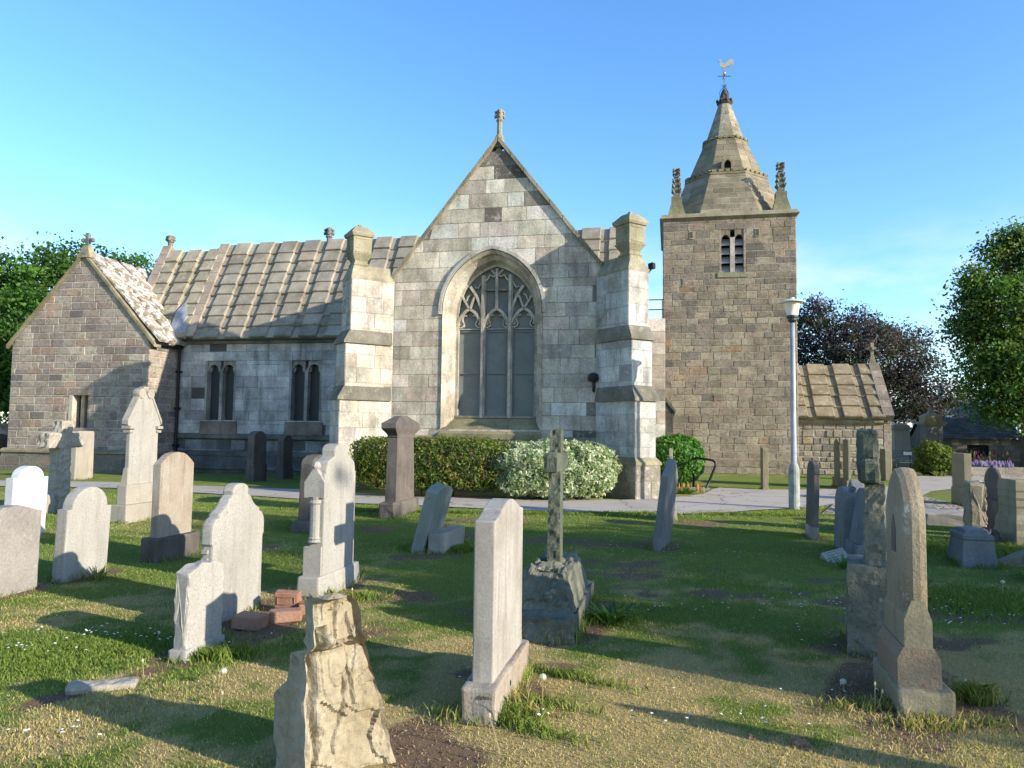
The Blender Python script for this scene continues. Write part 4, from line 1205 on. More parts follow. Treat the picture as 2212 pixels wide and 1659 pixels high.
M_BRICK = mat_grave('red_brick', (0.255, 0.122, 0.076), (0.293, 0.173, 0.118), dark_amt=.4, lich_amt=.35, lich=(0.338, 0.262, 0.210), speck=.3, streak=.1, dist=.008)

GRP = 'gravestones in the churchyard'

def place(uB, vB, yaw=YAW, uA=None, uC=None, T=None, L=None, side='L'):
    """near ground corner at (uB, vB). side L: narrow end face runs left to uA, broad face right to uC.
       side R: end face runs right to uC, broad face left to uA. -> centre, T, L"""
    B = gp(uB, vB)
    e1 = Vector((cos(yaw), sin(yaw), 0)); e2 = Vector((-sin(yaw), cos(yaw), 0))
    if side == 'L':
        if T is None: T = solve_u(B, -e1, uA)
        if L is None: L = solve_u(B, e2, uC)
        c = B - e1 * (T / 2) + e2 * (L / 2)
    else:
        if T is None: T = solve_u(B, e1, uC)
        if L is None: L = solve_u(B, e2, uA)
        c = B + e1 * (T / 2) + e2 * (L / 2)
    return c, T, L, B

def zat(p, v): return solve_v(Vector((p[0], p[1], 0)), Vector((0, 0, 1)), v)

def arc(cy, cz, ry, rz, a0, a1, n): return [(cy + ry * cos(lerp(a0, a1, i / n)), cz + rz * sin(lerp(a0, a1, i / n))) for i in range(n + 1)]
def o_flat(L, H): return [(-L / 2, 0), (-L / 2, H), (L / 2, H), (L / 2, 0)]
def o_round(sh=.12, rise=None):
    def f(L, H):
        r = L / 2 * (1 - 2 * sh); rz = rise * L if rise else r
        return [(-L / 2, 0), (-L / 2, H - rz)] + arc(0, H - rz, r, rz, pi, 0, 14) + [(L / 2, H - rz), (L / 2, 0)]
    return f
def o_seg(rise=.12):
    def f(L, H):
        h = rise * L; R = (h * h + L * L / 4) / (2 * h); a = math.asin(L / 2 / R)
        return [(-L / 2, 0)] + arc(0, H - R, R, R, pi / 2 + a, pi / 2 - a, 12) + [(L / 2, 0)]
    return f
def o_pts(p):
    """half outline (y fraction of L/2, z fraction of H) from foot to apex, mirrored"""
    def f(L, H):
        l = [(-a * L / 2, b * H) for a, b in p]
        r = [(-y, z) for y, z in reversed(l) if abs(y) > 1e-6]
        return l + r
    return f
def o_lancet(frac=.3):
    def f(L, H):
        o = arch_outline(0, L / 2, 0, H * (1 - frac), H, 10)
        return list(reversed(o))
    return f
OGEE = o_pts([(1, 0), (.98, .30), (.98, .60), (1.03, .62), (1.03, .70), (1.0, .74), (.92, .775), (.80, .79), (.80, .81), (.74, .815), (.62, .835), (.50, .865), (.42, .90), (.345, .915), (.30, .925), (.32, .95), (.28, .975), (.16, .995), (0, 1)])
GABLED = o_pts([(1, 0), (.88, .0), (.88, .58), (1.04, .62), (.9, .69), (.5, .87), (.22, .955), (.2, .985), (.12, 1), (0, 1)])
DOME = o_pts([(1, 0), (1, .765), (.93, .775), (.93, .80), (.88, .84), (.76, .87), (.60, .89), (.46, .90), (.43, .905), (.43, .945), (.38, .972), (.26, .992), (.12, .999), (0, 1)])
BELL = o_pts([(1, 0), (1, .905), (.96, .905), (.86, .91), (.72, .93), (.58, .96), (.42, .985), (.2, .997), (0, 1)])
PEAK = o_pts([(1, 0), (1, .90), (.97, .908), (.8, .918), (.62, .94), (.42, .97), (.2, .993), (0, 1)])
HOOD = o_pts([(1, 0), (1, .77), (1.05, .77), (1.02, .82), (.85, .90), (.6, .955), (.3, .99), (0, 1)])

def slab_mesh(outline, T, bevel=.012, x0=None):
    bm = bmesh.new()
    xa = -T / 2 if x0 is None else x0
    vs = [bm.verts.new((xa, y, z)) for y, z in outline]
    f = bm.faces.new(vs)
    r = bmesh.ops.extrude_face_region(bm, geom=[f])
    bmesh.ops.translate(bm, vec=(T, 0, 0), verts=[g for g in r['geom'] if isinstance(g, bmesh.types.BMVert)])
    bmesh.ops.recalc_face_normals(bm, faces=bm.faces)
    if bevel > 0:
        ed = [e for e in bm.edges if abs(e.verts[0].co.x - e.verts[1].co.x) < 1e-6 and (e.verts[0].co.z > .01 or e.verts[1].co.z > .01)]
        try: bmesh.ops.bevel(bm, geom=ed, offset=bevel, segments=2, profile=.6, affect='EDGES', clamp_overlap=True)
        except Exception: pass
    return bm
def bm_obj(name, bm, mat, parent, loc=None, smooth=False):
    me = bpy.data.meshes.new(name); bm.to_mesh(me); bm.free()
    me.materials.append(mat)
    if smooth:
        for p in me.polygons: p.use_smooth = True
    o = bpy.data.objects.new(name, me); COL.objects.link(o); o.parent = parent
    if loc: o.location = loc
    return o
def bev_box(x0, x1, y0, y1, z0, z1, b=.015, top=0.0, seed=None):
    """block with worn edges; top > 0 pulls the upper face in"""
    bm = bmesh.new()
    bmesh.ops.create_cube(bm, size=1)
    for v in bm.verts:
        t = 1 - top if v.co.z > 0 else 1
        v.co = Vector((lerp(x0, x1, .5 + v.co.x * t), lerp(y0, y1, .5 + v.co.y * (1 - top * (x1 - x0) / max(.01, (y1 - y0)) if v.co.z > 0 else 1)), z0 if v.co.z < 0 else z1))
    bmesh.ops.bevel(bm, geom=list(bm.edges), offset=b, segments=2, profile=.6, affect='EDGES', clamp_overlap=True)
    if seed is not None:
        bmesh.ops.subdivide_edges(bm, edges=[e for e in bm.edges if e.calc_length() > .08], cuts=3, use_grid_fill=True)
        for v in bm.verts:
            q = v.co * 7 + Vector((seed * 5.1, seed, 0)); v.co += Vector((mnoise.noise(q), mnoise.noise(q + Vector((9, 0, 0))), mnoise.noise(q + Vector((0, 9, 0))))) * b * .9
    return bm

def earth(c, T, L, yaw=YAW, soil=.0, pad=.22, tuft=1.0, th=.07):
    FOOT.append((c.x, c.y, T / 2, L / 2, yaw))
    if soil > 0: SOIL.append((c.x, c.y, T / 2 + pad, L / 2 + pad * 1.2, yaw, soil))
    e1 = Vector((cos(yaw), sin(yaw), 0)); e2 = Vector((-sin(yaw), cos(yaw), 0))
    q = [c + e1 * a * T / 2 + e2 * b * L / 2 for a, b in ((-1, -1), (1, -1), (1, 1), (-1, 1))]
    for i in range(4):
        a, b = q[i], q[(i + 1) % 4]
        TUFTS.append((a.x, a.y, b.x, b.y, .035, th, int((b - a).length * 260 * tuft)))

def headstone(label, px, outline, mat, vtop=None, H=None, base=None, base_mat=None, tilt=(0, 0), yaw=YAW, bevel=.012, soil=.6, sub=.03, name='gravestone', cat='gravestone', tuft=1.0, th=.07, rough=None, group=GRP, slabname='slab', fT=None, fL=None):
    """px = place() arguments. base = (v of its top edge | height, overhang)"""
    c, T, L, B = place(yaw=yaw, **px)
    hb = 0.0; t, l = T, L
    if base:
        hb = zat(B, base[0]) if base[0] > 50 else base[0]
        t, l = T - 2 * base[1], L - 2 * base[1]
        if fT: t = T * fT
        if fL: l = L * fL
    if H is None: H = zat(c, vtop)
    e = empty(name, (c.x, c.y, 0), label=label, cat=cat, group=group, rot=(tilt[0], tilt[1], yaw))
    if base:
        bm_obj('plinth', bev_box(-T / 2, T / 2, -L / 2, L / 2, -.12, hb, .018, base[2] if len(base) > 2 else 0.0, seed=len(FOOT)), base_mat or mat, e)
    bm = slab_mesh(outline(l, H - hb + (.12 if not base else .0)), t, bevel)
    z = hb if base else -.12
    if rough:
        bmesh.ops.triangulate(bm, faces=list(bm.faces))
        for _ in range(rough[2]): bmesh.ops.subdivide_edges(bm, edges=[q for q in bm.edges if q.calc_length() > rough[1]], cuts=1)
        for v in bm.verts:
            q = v.co * 14 + Vector((len(FOOT) * 3.3, 0, 0))
            edge = rough[3] if len(rough) > 3 and abs(abs(v.co.x) - t / 2) < .004 and abs(v.co.y) < l / 2 - .02 and v.co.z < (H - hb) * .9 else 1.0
            v.co += Vector((mnoise.noise(q), mnoise.noise(q + Vector((7, 7, 0))), mnoise.noise(q + Vector((0, 3, 9))))) * rough[0] * edge
    bm_obj(slabname, bm, mat, e, (0, 0, z))
    earth(c, T, L, yaw, soil, tuft=tuft, th=th)
    return e, c, T, L, hb, H

D2 = radians
# --- left rows ---------------------------------------------------------
headstone('speckled brown granite headstone with a shallow curved top, cut off by the left edge', dict(uB=-48, vB=1300, uA=-80, uC=80), o_pts([(1, 0), (1, .925), (.85, .935), (.6, .965), (.35, .99), (0, 1)]), G_GRANITE, vtop=1092, tilt=(0, D2(1)), soil=.9, rough=(.006, .05, 3))
e, c, T, L, hb, H = headstone('white marble headstone with a round top between square shoulders', dict(uB=21, vB=1162, uA=3, uC=97), o_round(.14, .27), G_MARBLE, vtop=1006, tilt=(0, D2(1)))
headstone('pale half-round headstone with small shoulders in front of the white marble one', dict(uB=134, vB=1258, uA=110, uC=230), o_round(.10, .36), G_PALE, vtop=1050, tilt=(0, D2(2.2)), soil=.8, th=.10)
headstone('plain tall flat-topped slab standing before the transept window', dict(uB=160, vB=1037, uA=148, uC=201), o_pts([(1, 0), (.9, .97), (.8, 1), (0, 1)]), G_SAND, vtop=931, tilt=(0, D2(0.5)), soil=.9, bevel=.02)

# rough stone cross on the left
def rough_cross(label, px, vtop, arm_v, arm_ext, mat, base_fn=None, armw=None, amp=.018, z0=-.1, top_gap=None, keep=None, tilt=(0, 0), hbase=0.0, yaw=YAW, c0=None, taper=.1):
    c, T, L, B = place(yaw=yaw, **px) if c0 is None else c0
    H = zat(c, vtop)
    e = empty('stone_cross', (c.x, c.y, 0), label=label, cat='stone cross', group='stone crosses', rot=(tilt[0], tilt[1], yaw))
    za, zb = zat(c, arm_v[1]), zat(c, arm_v[0])
    mb = MB()
    rough_block(mb, -T / 2, T / 2, -L / 2, L / 2, hbase + z0, H, .035, amp, 9, 3, keep=keep, taper=taper)
    rough_block(mb, -T / 2 * .98, T / 2 * .98, -L / 2 - arm_ext, L / 2 + arm_ext, za, zb, .035, amp, 9, 5, keep=keep)
    mb.build('cross', mat, e)
    return e, c, T, L, H
e, c, T, L, H = rough_cross('rough hewn pale stone cross behind the white marble headstone', dict(uB=124, vB=1107, uA=99, uC=149), 909, (935, 966), .27, G_SAND, amp=.03)
bm_obj('foot_stone', bev_box(-T / 2 - .18, T / 2 - .05, -L / 2 - .2, -L / 2 + .1, -.05, .33, .03, .1, 4), G_SAND, e)
earth(c, T + .1, L + .1)

# tall gabled monument
c, T, L, B = place(uB=271, vB=1131, uA=233, uC=362)
e = empty('gravestone', (c.x, c.y, 0), YAW, 'tall pale gabled monument with a carved scroll peak on a two-step plinth', 'monument', GRP)
h1, h2 = zat(B, 1092), zat(B, 1049)
H = zat(c, 838)
bm_obj('plinth', bev_box(-T / 2, T / 2, -L / 2, L / 2, -.1, h1, .02), G_SAND, e)
bm_obj('plinth', bev_box(-T / 2 + .07, T / 2 - .07, -L / 2 + .08, L / 2 - .08, h1 - .01, h2, .02), G_SAND, e)
t, l = T - .26, L - .34
bm = slab_mesh(GABLED(l / .88, H - h2), t, .012); bm_obj('slab', bm, G_PALE, e, (0, 0, h2 - .005))
for s in (-1, 1):
    mb = MB()
    y = s * l / 2 * .97
    mb.box(-t / 2 - .03, t / 2 + .03, y - .05, y + .05, (H - h2) * .53 + h2, (H - h2) * .555 + h2); mb.box(-t / 2 - .05, t / 2 + .05, y - .07, y + .07, (H - h2) * .57 + h2, (H - h2) * .60 + h2)
    mb.build('moulding', G_SAND, e); mb = MB()
    mb.hexa([(-t / 2 - .03, y - .06, h2), (t / 2 + .03, y - .06, h2), (t / 2 + .03, y + .06, h2), (-t / 2 - .03, y + .06, h2)], [(-t / 2, y - .03, h2 + .28), (t / 2, y - .03, h2 + .28), (t / 2, y + .03, h2 + .28), (-t / 2, y + .03, h2 + .28)])
    mb.build('moulding', G_SAND, e); mb = MB()
    for k in range(5):      # coping along the gable
        a0, a1 = k / 5, (k + 1) / 5
        za = lambda q: h2 + (H - h2) * lerp(.615, .95, q)
        ya = lambda q: s * l / 2 / .88 * lerp(1.06, .24, q)
        mb.hexa([(-t / 2 - .035, ya(a0), za(a0)), (t / 2 + .012, ya(a0), za(a0)), (t / 2 + .012, ya(a1), za(a1)), (-t / 2 - .035, ya(a1), za(a1))],
                [(-t / 2 - .035, ya(a0), za(a0) + .07), (t / 2 + .012, ya(a0), za(a0) + .07), (t / 2 + .012, ya(a1), za(a1) + .07), (-t / 2 - .035, ya(a1), za(a1) + .07)])
    mb.build('gable_coping', G_SAND, e)
mb = MB()
for s in (-1, 1):
    mb.lathe([(0, -t / 2 - .03), (.085, -t / 2 - .03), (.09, 0), (.085, t / 2 + .02), (0, t / 2 + .02)], 12, (0, 0, 0))
vv = mb.v; mb.v = [(z, x + (.11 if i >= len(vv) // 2 else -.11), y + H - .1) for i, (x, y, z) in enumerate(vv)]
mb.box(-t / 2 - .02, t / 2, -.06, .06, H - .12, H + .02)
mb.build('scroll', G_SAND, e)
earth(c, T, L)

headstone('brown streaked headstone with a rounded top on a dark square block', dict(uB=342, vB=1216, uA=302, uC=430), o_pts([(1, 0), (1, .86), (.95, .865), (.88, .89), (.72, .925), (.55, .96), (.35, .987), (0, 1)]), G_BROWN, vtop=976, base=(1165, .07), base_mat=G_DKBR, soil=.5, th=.09)
e, c, T, L, hb, H = headstone('tall pale headstone with scrolled ogee shoulders and a round knob top', dict(uB=453, vB=1352, uA=428, uC=564), OGEE, G_PALE, vtop=1043, soil=.9, bevel=.02)
mb = MB()
for z in (H * .45, H * .51):
    mb = MB(); mb.box(-T / 2 + .01, T / 2 - .04, -L / 2 - .012, -L / 2 + .05, z, z + .03); mb.build('moulding', G_PALE, e)
headstone('small pale headstone with a curved top and rough hewn edge on a low slab', dict(uB=400, vB=1427, uA=361, uC=487), o_seg(.10), G_PALE, vtop=1214, base=(1407, .045), soil=.9, rough=(.016, .05, 4, .12), fT=.80, fL=.88)

# tall stone with colonnettes
c, T, L, B = place(uB=689, vB=1294, uA=635, uC=780)
e = empty('gravestone', (c.x, c.y, 0), YAW, 'tall pale round-headed headstone with a carved gabled side pillar on a wide plinth', 'gravestone', GRP)
hb = zat(B, 1249); H = zat(c, 957)
bm_obj('plinth', bev_box(-T / 2, T / 2, -L / 2, L / 2, -.1, hb, .02, .14), G_PALE, e)
t, l = T * .58, L * .74
bm_obj('slab', slab_mesh(DOME(l, H - hb), t, .014), G_PALE, e, (.02, 0, hb - .005))
mb = MB()
y0 = -l / 2
zz = lambda v: zat(B, v) if False else v
S = H - hb
mb.hexa([(-t / 2 - .02, y0 - .03, hb), (t / 2 + .01, y0 - .03, hb), (t / 2 + .01, y0 + .06, hb), (-t / 2 - .02, y0 + .06, hb)], [(-t / 2 - .02, y0 - .03, hb + .28 * S / 1.3), (t / 2 + .01, y0 - .03, hb + .28 * S / 1.3), (t / 2 + .01, y0 + .06, hb + .28 * S / 1.3), (-t / 2 - .02, y0 + .06, hb + .28 * S / 1.3)])
zc0, zc1 = hb + .25 * S, hb + .57 * S
mb.lathe([(.11, 0), (.085, .02), (.10, .035), (.08, .05), (.078, .1), (.078, zc1 - zc0 - .05), (.1, zc1 - zc0 - .03), (.085, zc1 - zc0), (.11, zc1 - zc0 + .03)], 12, (0, y0 - .0, zc0), sx=t / .2 * .86, sy=.5)
mb.prism([(-t / 2 - .03, zc1 + .02), (t / 2 + .03, zc1 + .02), (t / 2 + .03, zc1 + .17), (.0, zc1 + .32), (-t / 2 - .03, zc1 + .17)], lambda x, z, d: (x, y0 + d, z), -.035, .06)
mb.lathe([(.03, 0), (.05, .04), (.03, .08), (0, .09)], 8, (0, y0 - .0, zc1 + .28))
mb.build('side_pillar', G_PALE, e)
earth(c, T, L, soil=.9, th=.12)

headstone('dark narrow headstone hidden behind the tall round-headed one, on a black base', dict(uB=664, vB=1152, uA=622, uC=742), o_pts([(1, 0), (.9, .86), (.8, .93), (.5, .985), (0, 1)]), G_DKBR, vtop=981, base=(1128, .10, .2), base_mat=G_DARK, soil=.3, fT=.62, fL=.72)
headstone('dark hooded headstone leaning against the nave wall, the larger of the pair', dict(uB=547, vB=1041, uA=529, uC=576), HOOD, G_DARK, vtop=931, soil=0, base=(.5, .03), base_mat=G_DKBR, bevel=.03)
headstone('smaller dark hooded headstone by the nave wall, next to the buttress', dict(uB=611, vB=1036, uA=594, uC=633), HOOD, G_DARK, vtop=940, soil=0, base=(.35, .03), bevel=.03)

# pillar monument
c, T, L, B = place(uB=850, vB=1121, uA=815, uC=907)
e = empty('pillar_monument', (c.x, c.y, 0), YAW, 'dark square stone pillar with a pyramidal cap before the green hedge', 'monument')
hb, hs, H = zat(B, 1088), zat(c, 946), zat(c, 898)
bm_obj('plinth', bev_box(-T / 2, T / 2, -L / 2, L / 2, -.1, hb, .03, .08, 7), G_DKBR, e)
t, l = T * .68, L * .70
mb = MB()
mb.hexa([(-t / 2, -l / 2, hb), (t / 2, -l / 2, hb), (t / 2, l / 2, hb), (-t / 2, l / 2, hb)], [(-t / 2 * .86, -l / 2 * .88, hs), (t / 2 * .86, -l / 2 * .88, hs), (t / 2 * .86, l / 2 * .88, hs), (-t / 2 * .86, l / 2 * .88, hs)])
mb.build('shaft', G_DKBR, e)
mb = MB()
q = [(.88, 0), (.92, .03), (.92, .05), (1.0, .09), (1.28, .17), (1.33, .20), (1.33, .30), (1.25, .31), (.45, .45), (0, .46)]
s = (H - hs) / .46
for (a, z0), (b, z1) in zip(q[:-1], q[1:]):
    mb.hexa([(-t / 2 * a, -l / 2 * a, hs + z0 * s), (t / 2 * a, -l / 2 * a, hs + z0 * s), (t / 2 * a, l / 2 * a, hs + z0 * s), (-t / 2 * a, l / 2 * a, hs + z0 * s)],
            [(-t / 2 * b, -l / 2 * b, hs + z1 * s), (t / 2 * b, -l / 2 * b, hs + z1 * s), (t / 2 * b, l / 2 * b, hs + z1 * s), (-t / 2 * b, l / 2 * b, hs + z1 * s)])
mb.build('cap', G_DARK, e)
earth(c, T, L)

# leaning green stone and its block
headstone('green stained headstone leaning to the right over a low block', dict(uB=911, vB=1196, uA=886, uC=948), o_pts([(1, 0), (1, .91), (.9, .93), (.6, .97), (0, 1)]), G_GREEN, H=.90, tilt=(0, D2(14)), soil=.5, th=.10)
c, T, L, B = place(uB=960, vB=1197, uA=923, uC=1003)
e = empty('stone_block', (c.x, c.y, 0), YAW, 'low square weathered block beside the leaning green headstone', 'stone block')
bm_obj('block', bev_box(-T / 2, T / 2, -L / 2, L / 2, -.1, zat(B, 1155), .02, .0, 9), G_SAND, e)
earth(c, T, L)

# front pale pillar stone
e, c, T, L, hb, H = headstone('tall clean buff headstone with a curved peak on a heavy square base, nearest the middle', dict(uB=1069, vB=1567, uA=992, uC=1145), PEAK, G_PINK, vtop=1077, base=(1492, .05), base_mat=G_BROWN, soil=.8, bevel=.008, th=.12, fT=.60, fL=.80)
def inscription(txt, parent, loc, rot, size, mat, depth=.004):
    cu = bpy.data.curves.new('inscription', 'FONT'); cu.body = txt; cu.size = size; cu.extrude = depth; cu.align_x = 'CENTER'
    o = bpy.data.objects.new('inscription', cu)
    COL.objects.link(o)
    dg = bpy.context.evaluated_depsgraph_get()
    me = bpy.data.meshes.new_from_object(o.evaluated_get(dg))
    bpy.data.objects.remove(o); me.materials.clear(); me.materials.append(mat)
    ob = bpy.data.objects.new('inscription', me); COL.objects.link(ob); ob.parent = parent; ob.location = loc; ob.rotation_euler = rot
    return ob
M_CUT = mat_simple('cut_letters', (.12, .095, .07), .95, 0, .1)
inscription('BOYNE', e, (T * .26, -L / 2 - .002, hb - .052), (pi / 2, 0, 0), .026, M_CUT)

# rough cross on a rock base
c, T, L, B = place(uB=1239, vB=1390, uA=1085, uC=1285)
e = empty('stone_cross', (c.x, c.y, 0), YAW, 'rough green stone cross on a stepped boulder base, behind the buff headstone', 'stone cross', 'stone crosses', rot=(0, D2(.4), YAW))
h1, h2, H = zat(B, 1342), 0, zat(c, 928)
h2 = zat(c - Vector((0, .25, 0)), 1222)
tw = T * .84; lw = L * .76
mb = MB(); rough_block(mb, -T / 2, T / 2, -L / 2, L / 2, -.03, h1, .03, .035, 9, 11, taper=.03, keep=lambda ax, s: .25 if ax == 0 and s > 0 else 1); mb.build('lower_base', G_ROUGH, e)
mb = MB(); rough_block(mb, -tw / 2 - .02, tw / 2 + .02, -lw / 2, lw / 2, h1 - .02, h2, .03, .05, 8, 12, taper=.34, rnd=.03, keep=lambda ax, s: .35 if ax == 0 and s > 0 else 1); mb.build('upper_base', G_ROUGH, e)
B2 = c - Vector((-sin(YAW), cos(YAW), 0)) * .1
d = (B2 - cC).dot(cF)
sT = (1188 - 1160) / FPX * d / cos(YAW) * .98; sL = .19
mb = MB()
kp = lambda ax, s: .12 if ax == 0 else 1
rough_block(mb, -sT / 2, sT / 2, -sL / 2, sL / 2, h2 - .05, H, .03, .02, 12, 13, keep=kp, taper=.12)
za, zb = zat(B2, 1017), zat(B2, 978)
rough_block(mb, -sT / 2 * .97, sT / 2 * .97, -.34, .34, za, zb, .03, .018, 12, 15, keep=kp)
mb.build('cross', G_MOSS, e)
earth(c, T, L, soil=.95, pad=.3, th=.14)

# --- leaning pair by the path ------------------------------------------
headstone('dark pointed headstone leaning right, in front of its lit neighbour by the buttress', dict(uB=1425, vB=1190, uA=1408, T=None, L=.75), o_pts([(1, 0), (1, .82), (.6, .90), (.2, .985), (0, 1)]), G_BLUE, H=1.24, yaw=radians(-23), tilt=(D2(-2), D2(6.5)), soil=.9, th=.09, bevel=.02)
headstone('tall narrow headstone with a lit edge, behind the dark leaning one', dict(uB=1462, vB=1127, uA=1444, T=None, L=.7), o_pts([(1, 0), (1, .88), (.7, .96), (.3, 1), (0, 1)]), G_OLIVE, H=1.31, tilt=(0, D2(-1.5)), base=(.16, .04), soil=.7)
headstone('thin brown slab seen edge-on before the tower base', dict(uB=1648, vB=1059, uC=1660, uA=1646, L=.55, side='R'), o_pts([(1, 0), (1, .96), (.8, 1), (0, 1)]), G_OLIVE, vtop=967, soil=.4)
e, c, T, L, hb, H = headstone('dark narrow headstone with a moulded round top just right of the lamp post', dict(uB=1753, vB=1164, uC=1770, uA=1745, L=.62, side='R'), o_pts([(1, 0), (1, .80), (1.04, .82), (1.04, .86), (1, .87), (.9, .94), (.5, .99), (0, 1)]), G_DARK, vtop=996, base=(.17, .012), base_mat=G_BROWN, tilt=(0, D2(2)), soil=.9)
headstone('brown headstone with a peaked top, at left of the pair before the low aisle', dict(uB=1810, vB=1053, uC=1820, L=.8, side='R'), PEAK, G_OLIVE, vtop=947, base=(.3, .05), soil=.3)
headstone('broader flat-topped olive headstone, at right of the pair before the low aisle', dict(uB=1829, vB=1057, uC=1844, L=.8, side='R'), o_pts([(1, 0), (1, .97), (.7, .98), (0, 1)]), G_OLIVE, vtop=948, base=(.25, .06), soil=.3)

# rough tall cross seen from its end
B = gp(1831, 1408); yw = radians(-24)
e1 = Vector((cos(yw), sin(yw), 0)); e2 = Vector((-sin(yw), cos(yw), 0))
T = solve_u(B, e1, 1930); L = .62
c = B + e1 * T / 2 + e2 * L / 2
e = empty('stone_cross', (c.x, c.y, 0), yw, 'tall rough hewn stone cross on a big boulder base, seen from its end', 'stone cross', 'stone crosses')
hb = zat(B, 1222)
mb = MB(); rough_block(mb, -T / 2, T / 2, -L / 2, L / 2, -.05, hb, .04, .03, 6, 21, taper=.06, keep=lambda ax, s: .6)
mb.build('boulder_base', G_ROUGH, e)
cs = Vector((B.x, B.y, 0)) + e2 * .22
xL, xR = solve_u(cs, e1, 1871) - T / 2, solve_u(cs, e1, 1917) - T / 2
ya = -L / 2 + .12; yb = ya + .26
zt, zm, za = zat(cs, 928), zat(cs, 1042), zat(cs, 990)
mb = MB()
rough_block(mb, xL, xR, ya, yb, hb - .03, zm, .03, .022, 9, 22, taper=.08)
mb.build('shaft', G_ROUGH, e)
mb = MB()
rough_block(mb, xL - .035, xR - .045, ya - .02, yb + .02, zm, zt, .03, .02, 9, 23, rnd=.012)
rough_block(mb, xL - .025, xR - .04, ya - .17, yb + .25, zm + .01, za, .03, .02, 9, 24, rnd=.012)
mb.build('cross_head', G_MOSS, e)
earth(c, T, L, yw, soil=.9)

# small stones behind the tall cross
def small(label, B, T, L, H, outline, mat, tilt=(0, 0), yaw=YAW, base=None, soil=.5, **kw):
    return headstone(label, dict(uB=B[0], vB=B[1], T=T, L=L, side='R'), outline, mat, H=H, tilt=tilt, yaw=yaw, base=base, soil=soil, **kw)
e, c, T, L, hb, H = small('blue-grey headstone with a spiral scroll carved on its rounded end', (1822, 1196), .17, .6, .88, o_round(.0, .3), G_BLUE, tilt=(0, D2(2)))
mb = MB()
pts = [(.002 + .05 * (1 - i / 22) * cos(i * .62) , -L / 2 - .012, H - .02 + .05 * (1 - i / 22) * sin(i * .62)) for i in range(22)]
mb.tube(pts, [.012] * 22, 5); mb.build('scroll', G_BLUE, e)
small('small gabled dark stone behind the scroll headstone', (1845, 1150), .2, .5, .86, o_pts([(1, 0), (1, .8), (0, 1)]), G_BLUE, bevel=.02)
e, c, T, L, hb, H = small('leaning slate-blue headstone with raised letters down its tan edge', (1848, 1216), .17, .7, .92, o_pts([(1, 0), (1, .9), (.7, .98), (0, 1)]), G_BLUE, tilt=(0, D2(9)), base=(.2, .04))
mb = MB()
rl = random.Random(9)
for i in range(9):
    z = hb + .14 + i * .07
    for s in range(rl.randint(2, 3)):
        x = -T / 2 + .055 + s * .025
        mb.box(x, x + .009, -L / 2 + .03, -L / 2 + .052, z, z + .045)
    mb.box(-T / 2 + .05, -T / 2 + .11, -L / 2 + .034, -L / 2 + .05, z + (.0 if rl.random() < .5 else .036), z + (.01 if rl.random() < .5 else .045))
mb.build('raised_letters', G_SAND, e)
c = gp(1806, 1212)
e = empty('marble_fragment', (c.x, c.y, .0), label='broken pale marble slab with cut lines lying in the grass by the fern', cat='stone fragment', rot=(D2(38), D2(-14), YAW + .3))
bm_obj('slab', bev_box(-.15, .15, -.12, .12, -.02, .08, .012), G_PALE, e)
mb = MB()
for k in range(5): mb.box(-.11, .11 - .05 * (k % 2), -.08 + k * .042, -.075 + k * .042, .079, .0815)
mb.build('cut_lines', M_CUT, e)
earth(c, .3, .2)

# --- big stone at right front -------------------------------------------
B0, C0 = gp(1941, 1541), gp(2068, 1557)
yw = radians(-15)
c, T, L, B = place(uB=1941, vB=1541, yaw=yw, uC=2068, L=.68, side='R')
e = empty('gravestone', (c.x, c.y, 0), yw, 'tall lichened round-arched headstone on a rust-stained pedestal, nearest on the right', 'gravestone', GRP)
hb = zat(B, 1489); h2 = zat(B + Vector((.1, .12, 0)), 1392); H = zat(c - Vector((-sin(yw), cos(yw), 0)) * .15, 1012)
bm_obj('plinth', bev_box(-T / 2, T / 2, -L / 2, L / 2, -.1, hb, .02, .0, 3), G_OLIVE, e)
pw = T * .385
mb = MB()
pl = L * .80 / 2
hm = lerp(hb, h2, .70)
sh = T * .215
prof = [(pw, hb), (pw, hm), (sh + .015, h2)]
mb.prism([(-pw, hb - .01), (pw, hb - .01), (pw, hm), (sh + .02, h2), (-sh - .02, h2), (-pw, hm)], lambda x, z, d: (x - .02, d, z), -pl, pl)
mb.build('pedestal', G_RUST, e)
Sh = H - h2
o = o_lancet(.32)(L * .74, Sh)
bm = slab_mesh(o, sh * 2, .045, x0=-sh - .02)
bmesh.ops.translate(bm, vec=(0, 0, h2), verts=bm.verts)
bm_obj('slab', bm, G_LICH, e)
mb = MB()
mb.prism([(-sh - .01, h2 - .005), (sh + .01, h2 - .005), (sh + .01, h2 + .16), (sh - .03, h2 + .27), (-sh + .03, h2 + .27), (-sh - .01, h2 + .16)], lambda x, z, d: (x - .02, d, z), -L * .385, L * .385)
mb.build('foot_block', G_OLIVE, e)
mb = MB()     # sunk panel seen on the dark broad side
mb.prism([(-.05, h2 + Sh * .5), (.05, h2 + Sh * .5), (.05, h2 + Sh * .64), (0, h2 + Sh * .72), (-.05, h2 + Sh * .64)], lambda y, z, d: (-sh - .02 - d, y, z), -.02, .004)
mb.build('sunk_panel', G_DARK, e)
earth(c, T, L, yw, soil=.9, pad=.3, th=.09, tuft=.7)

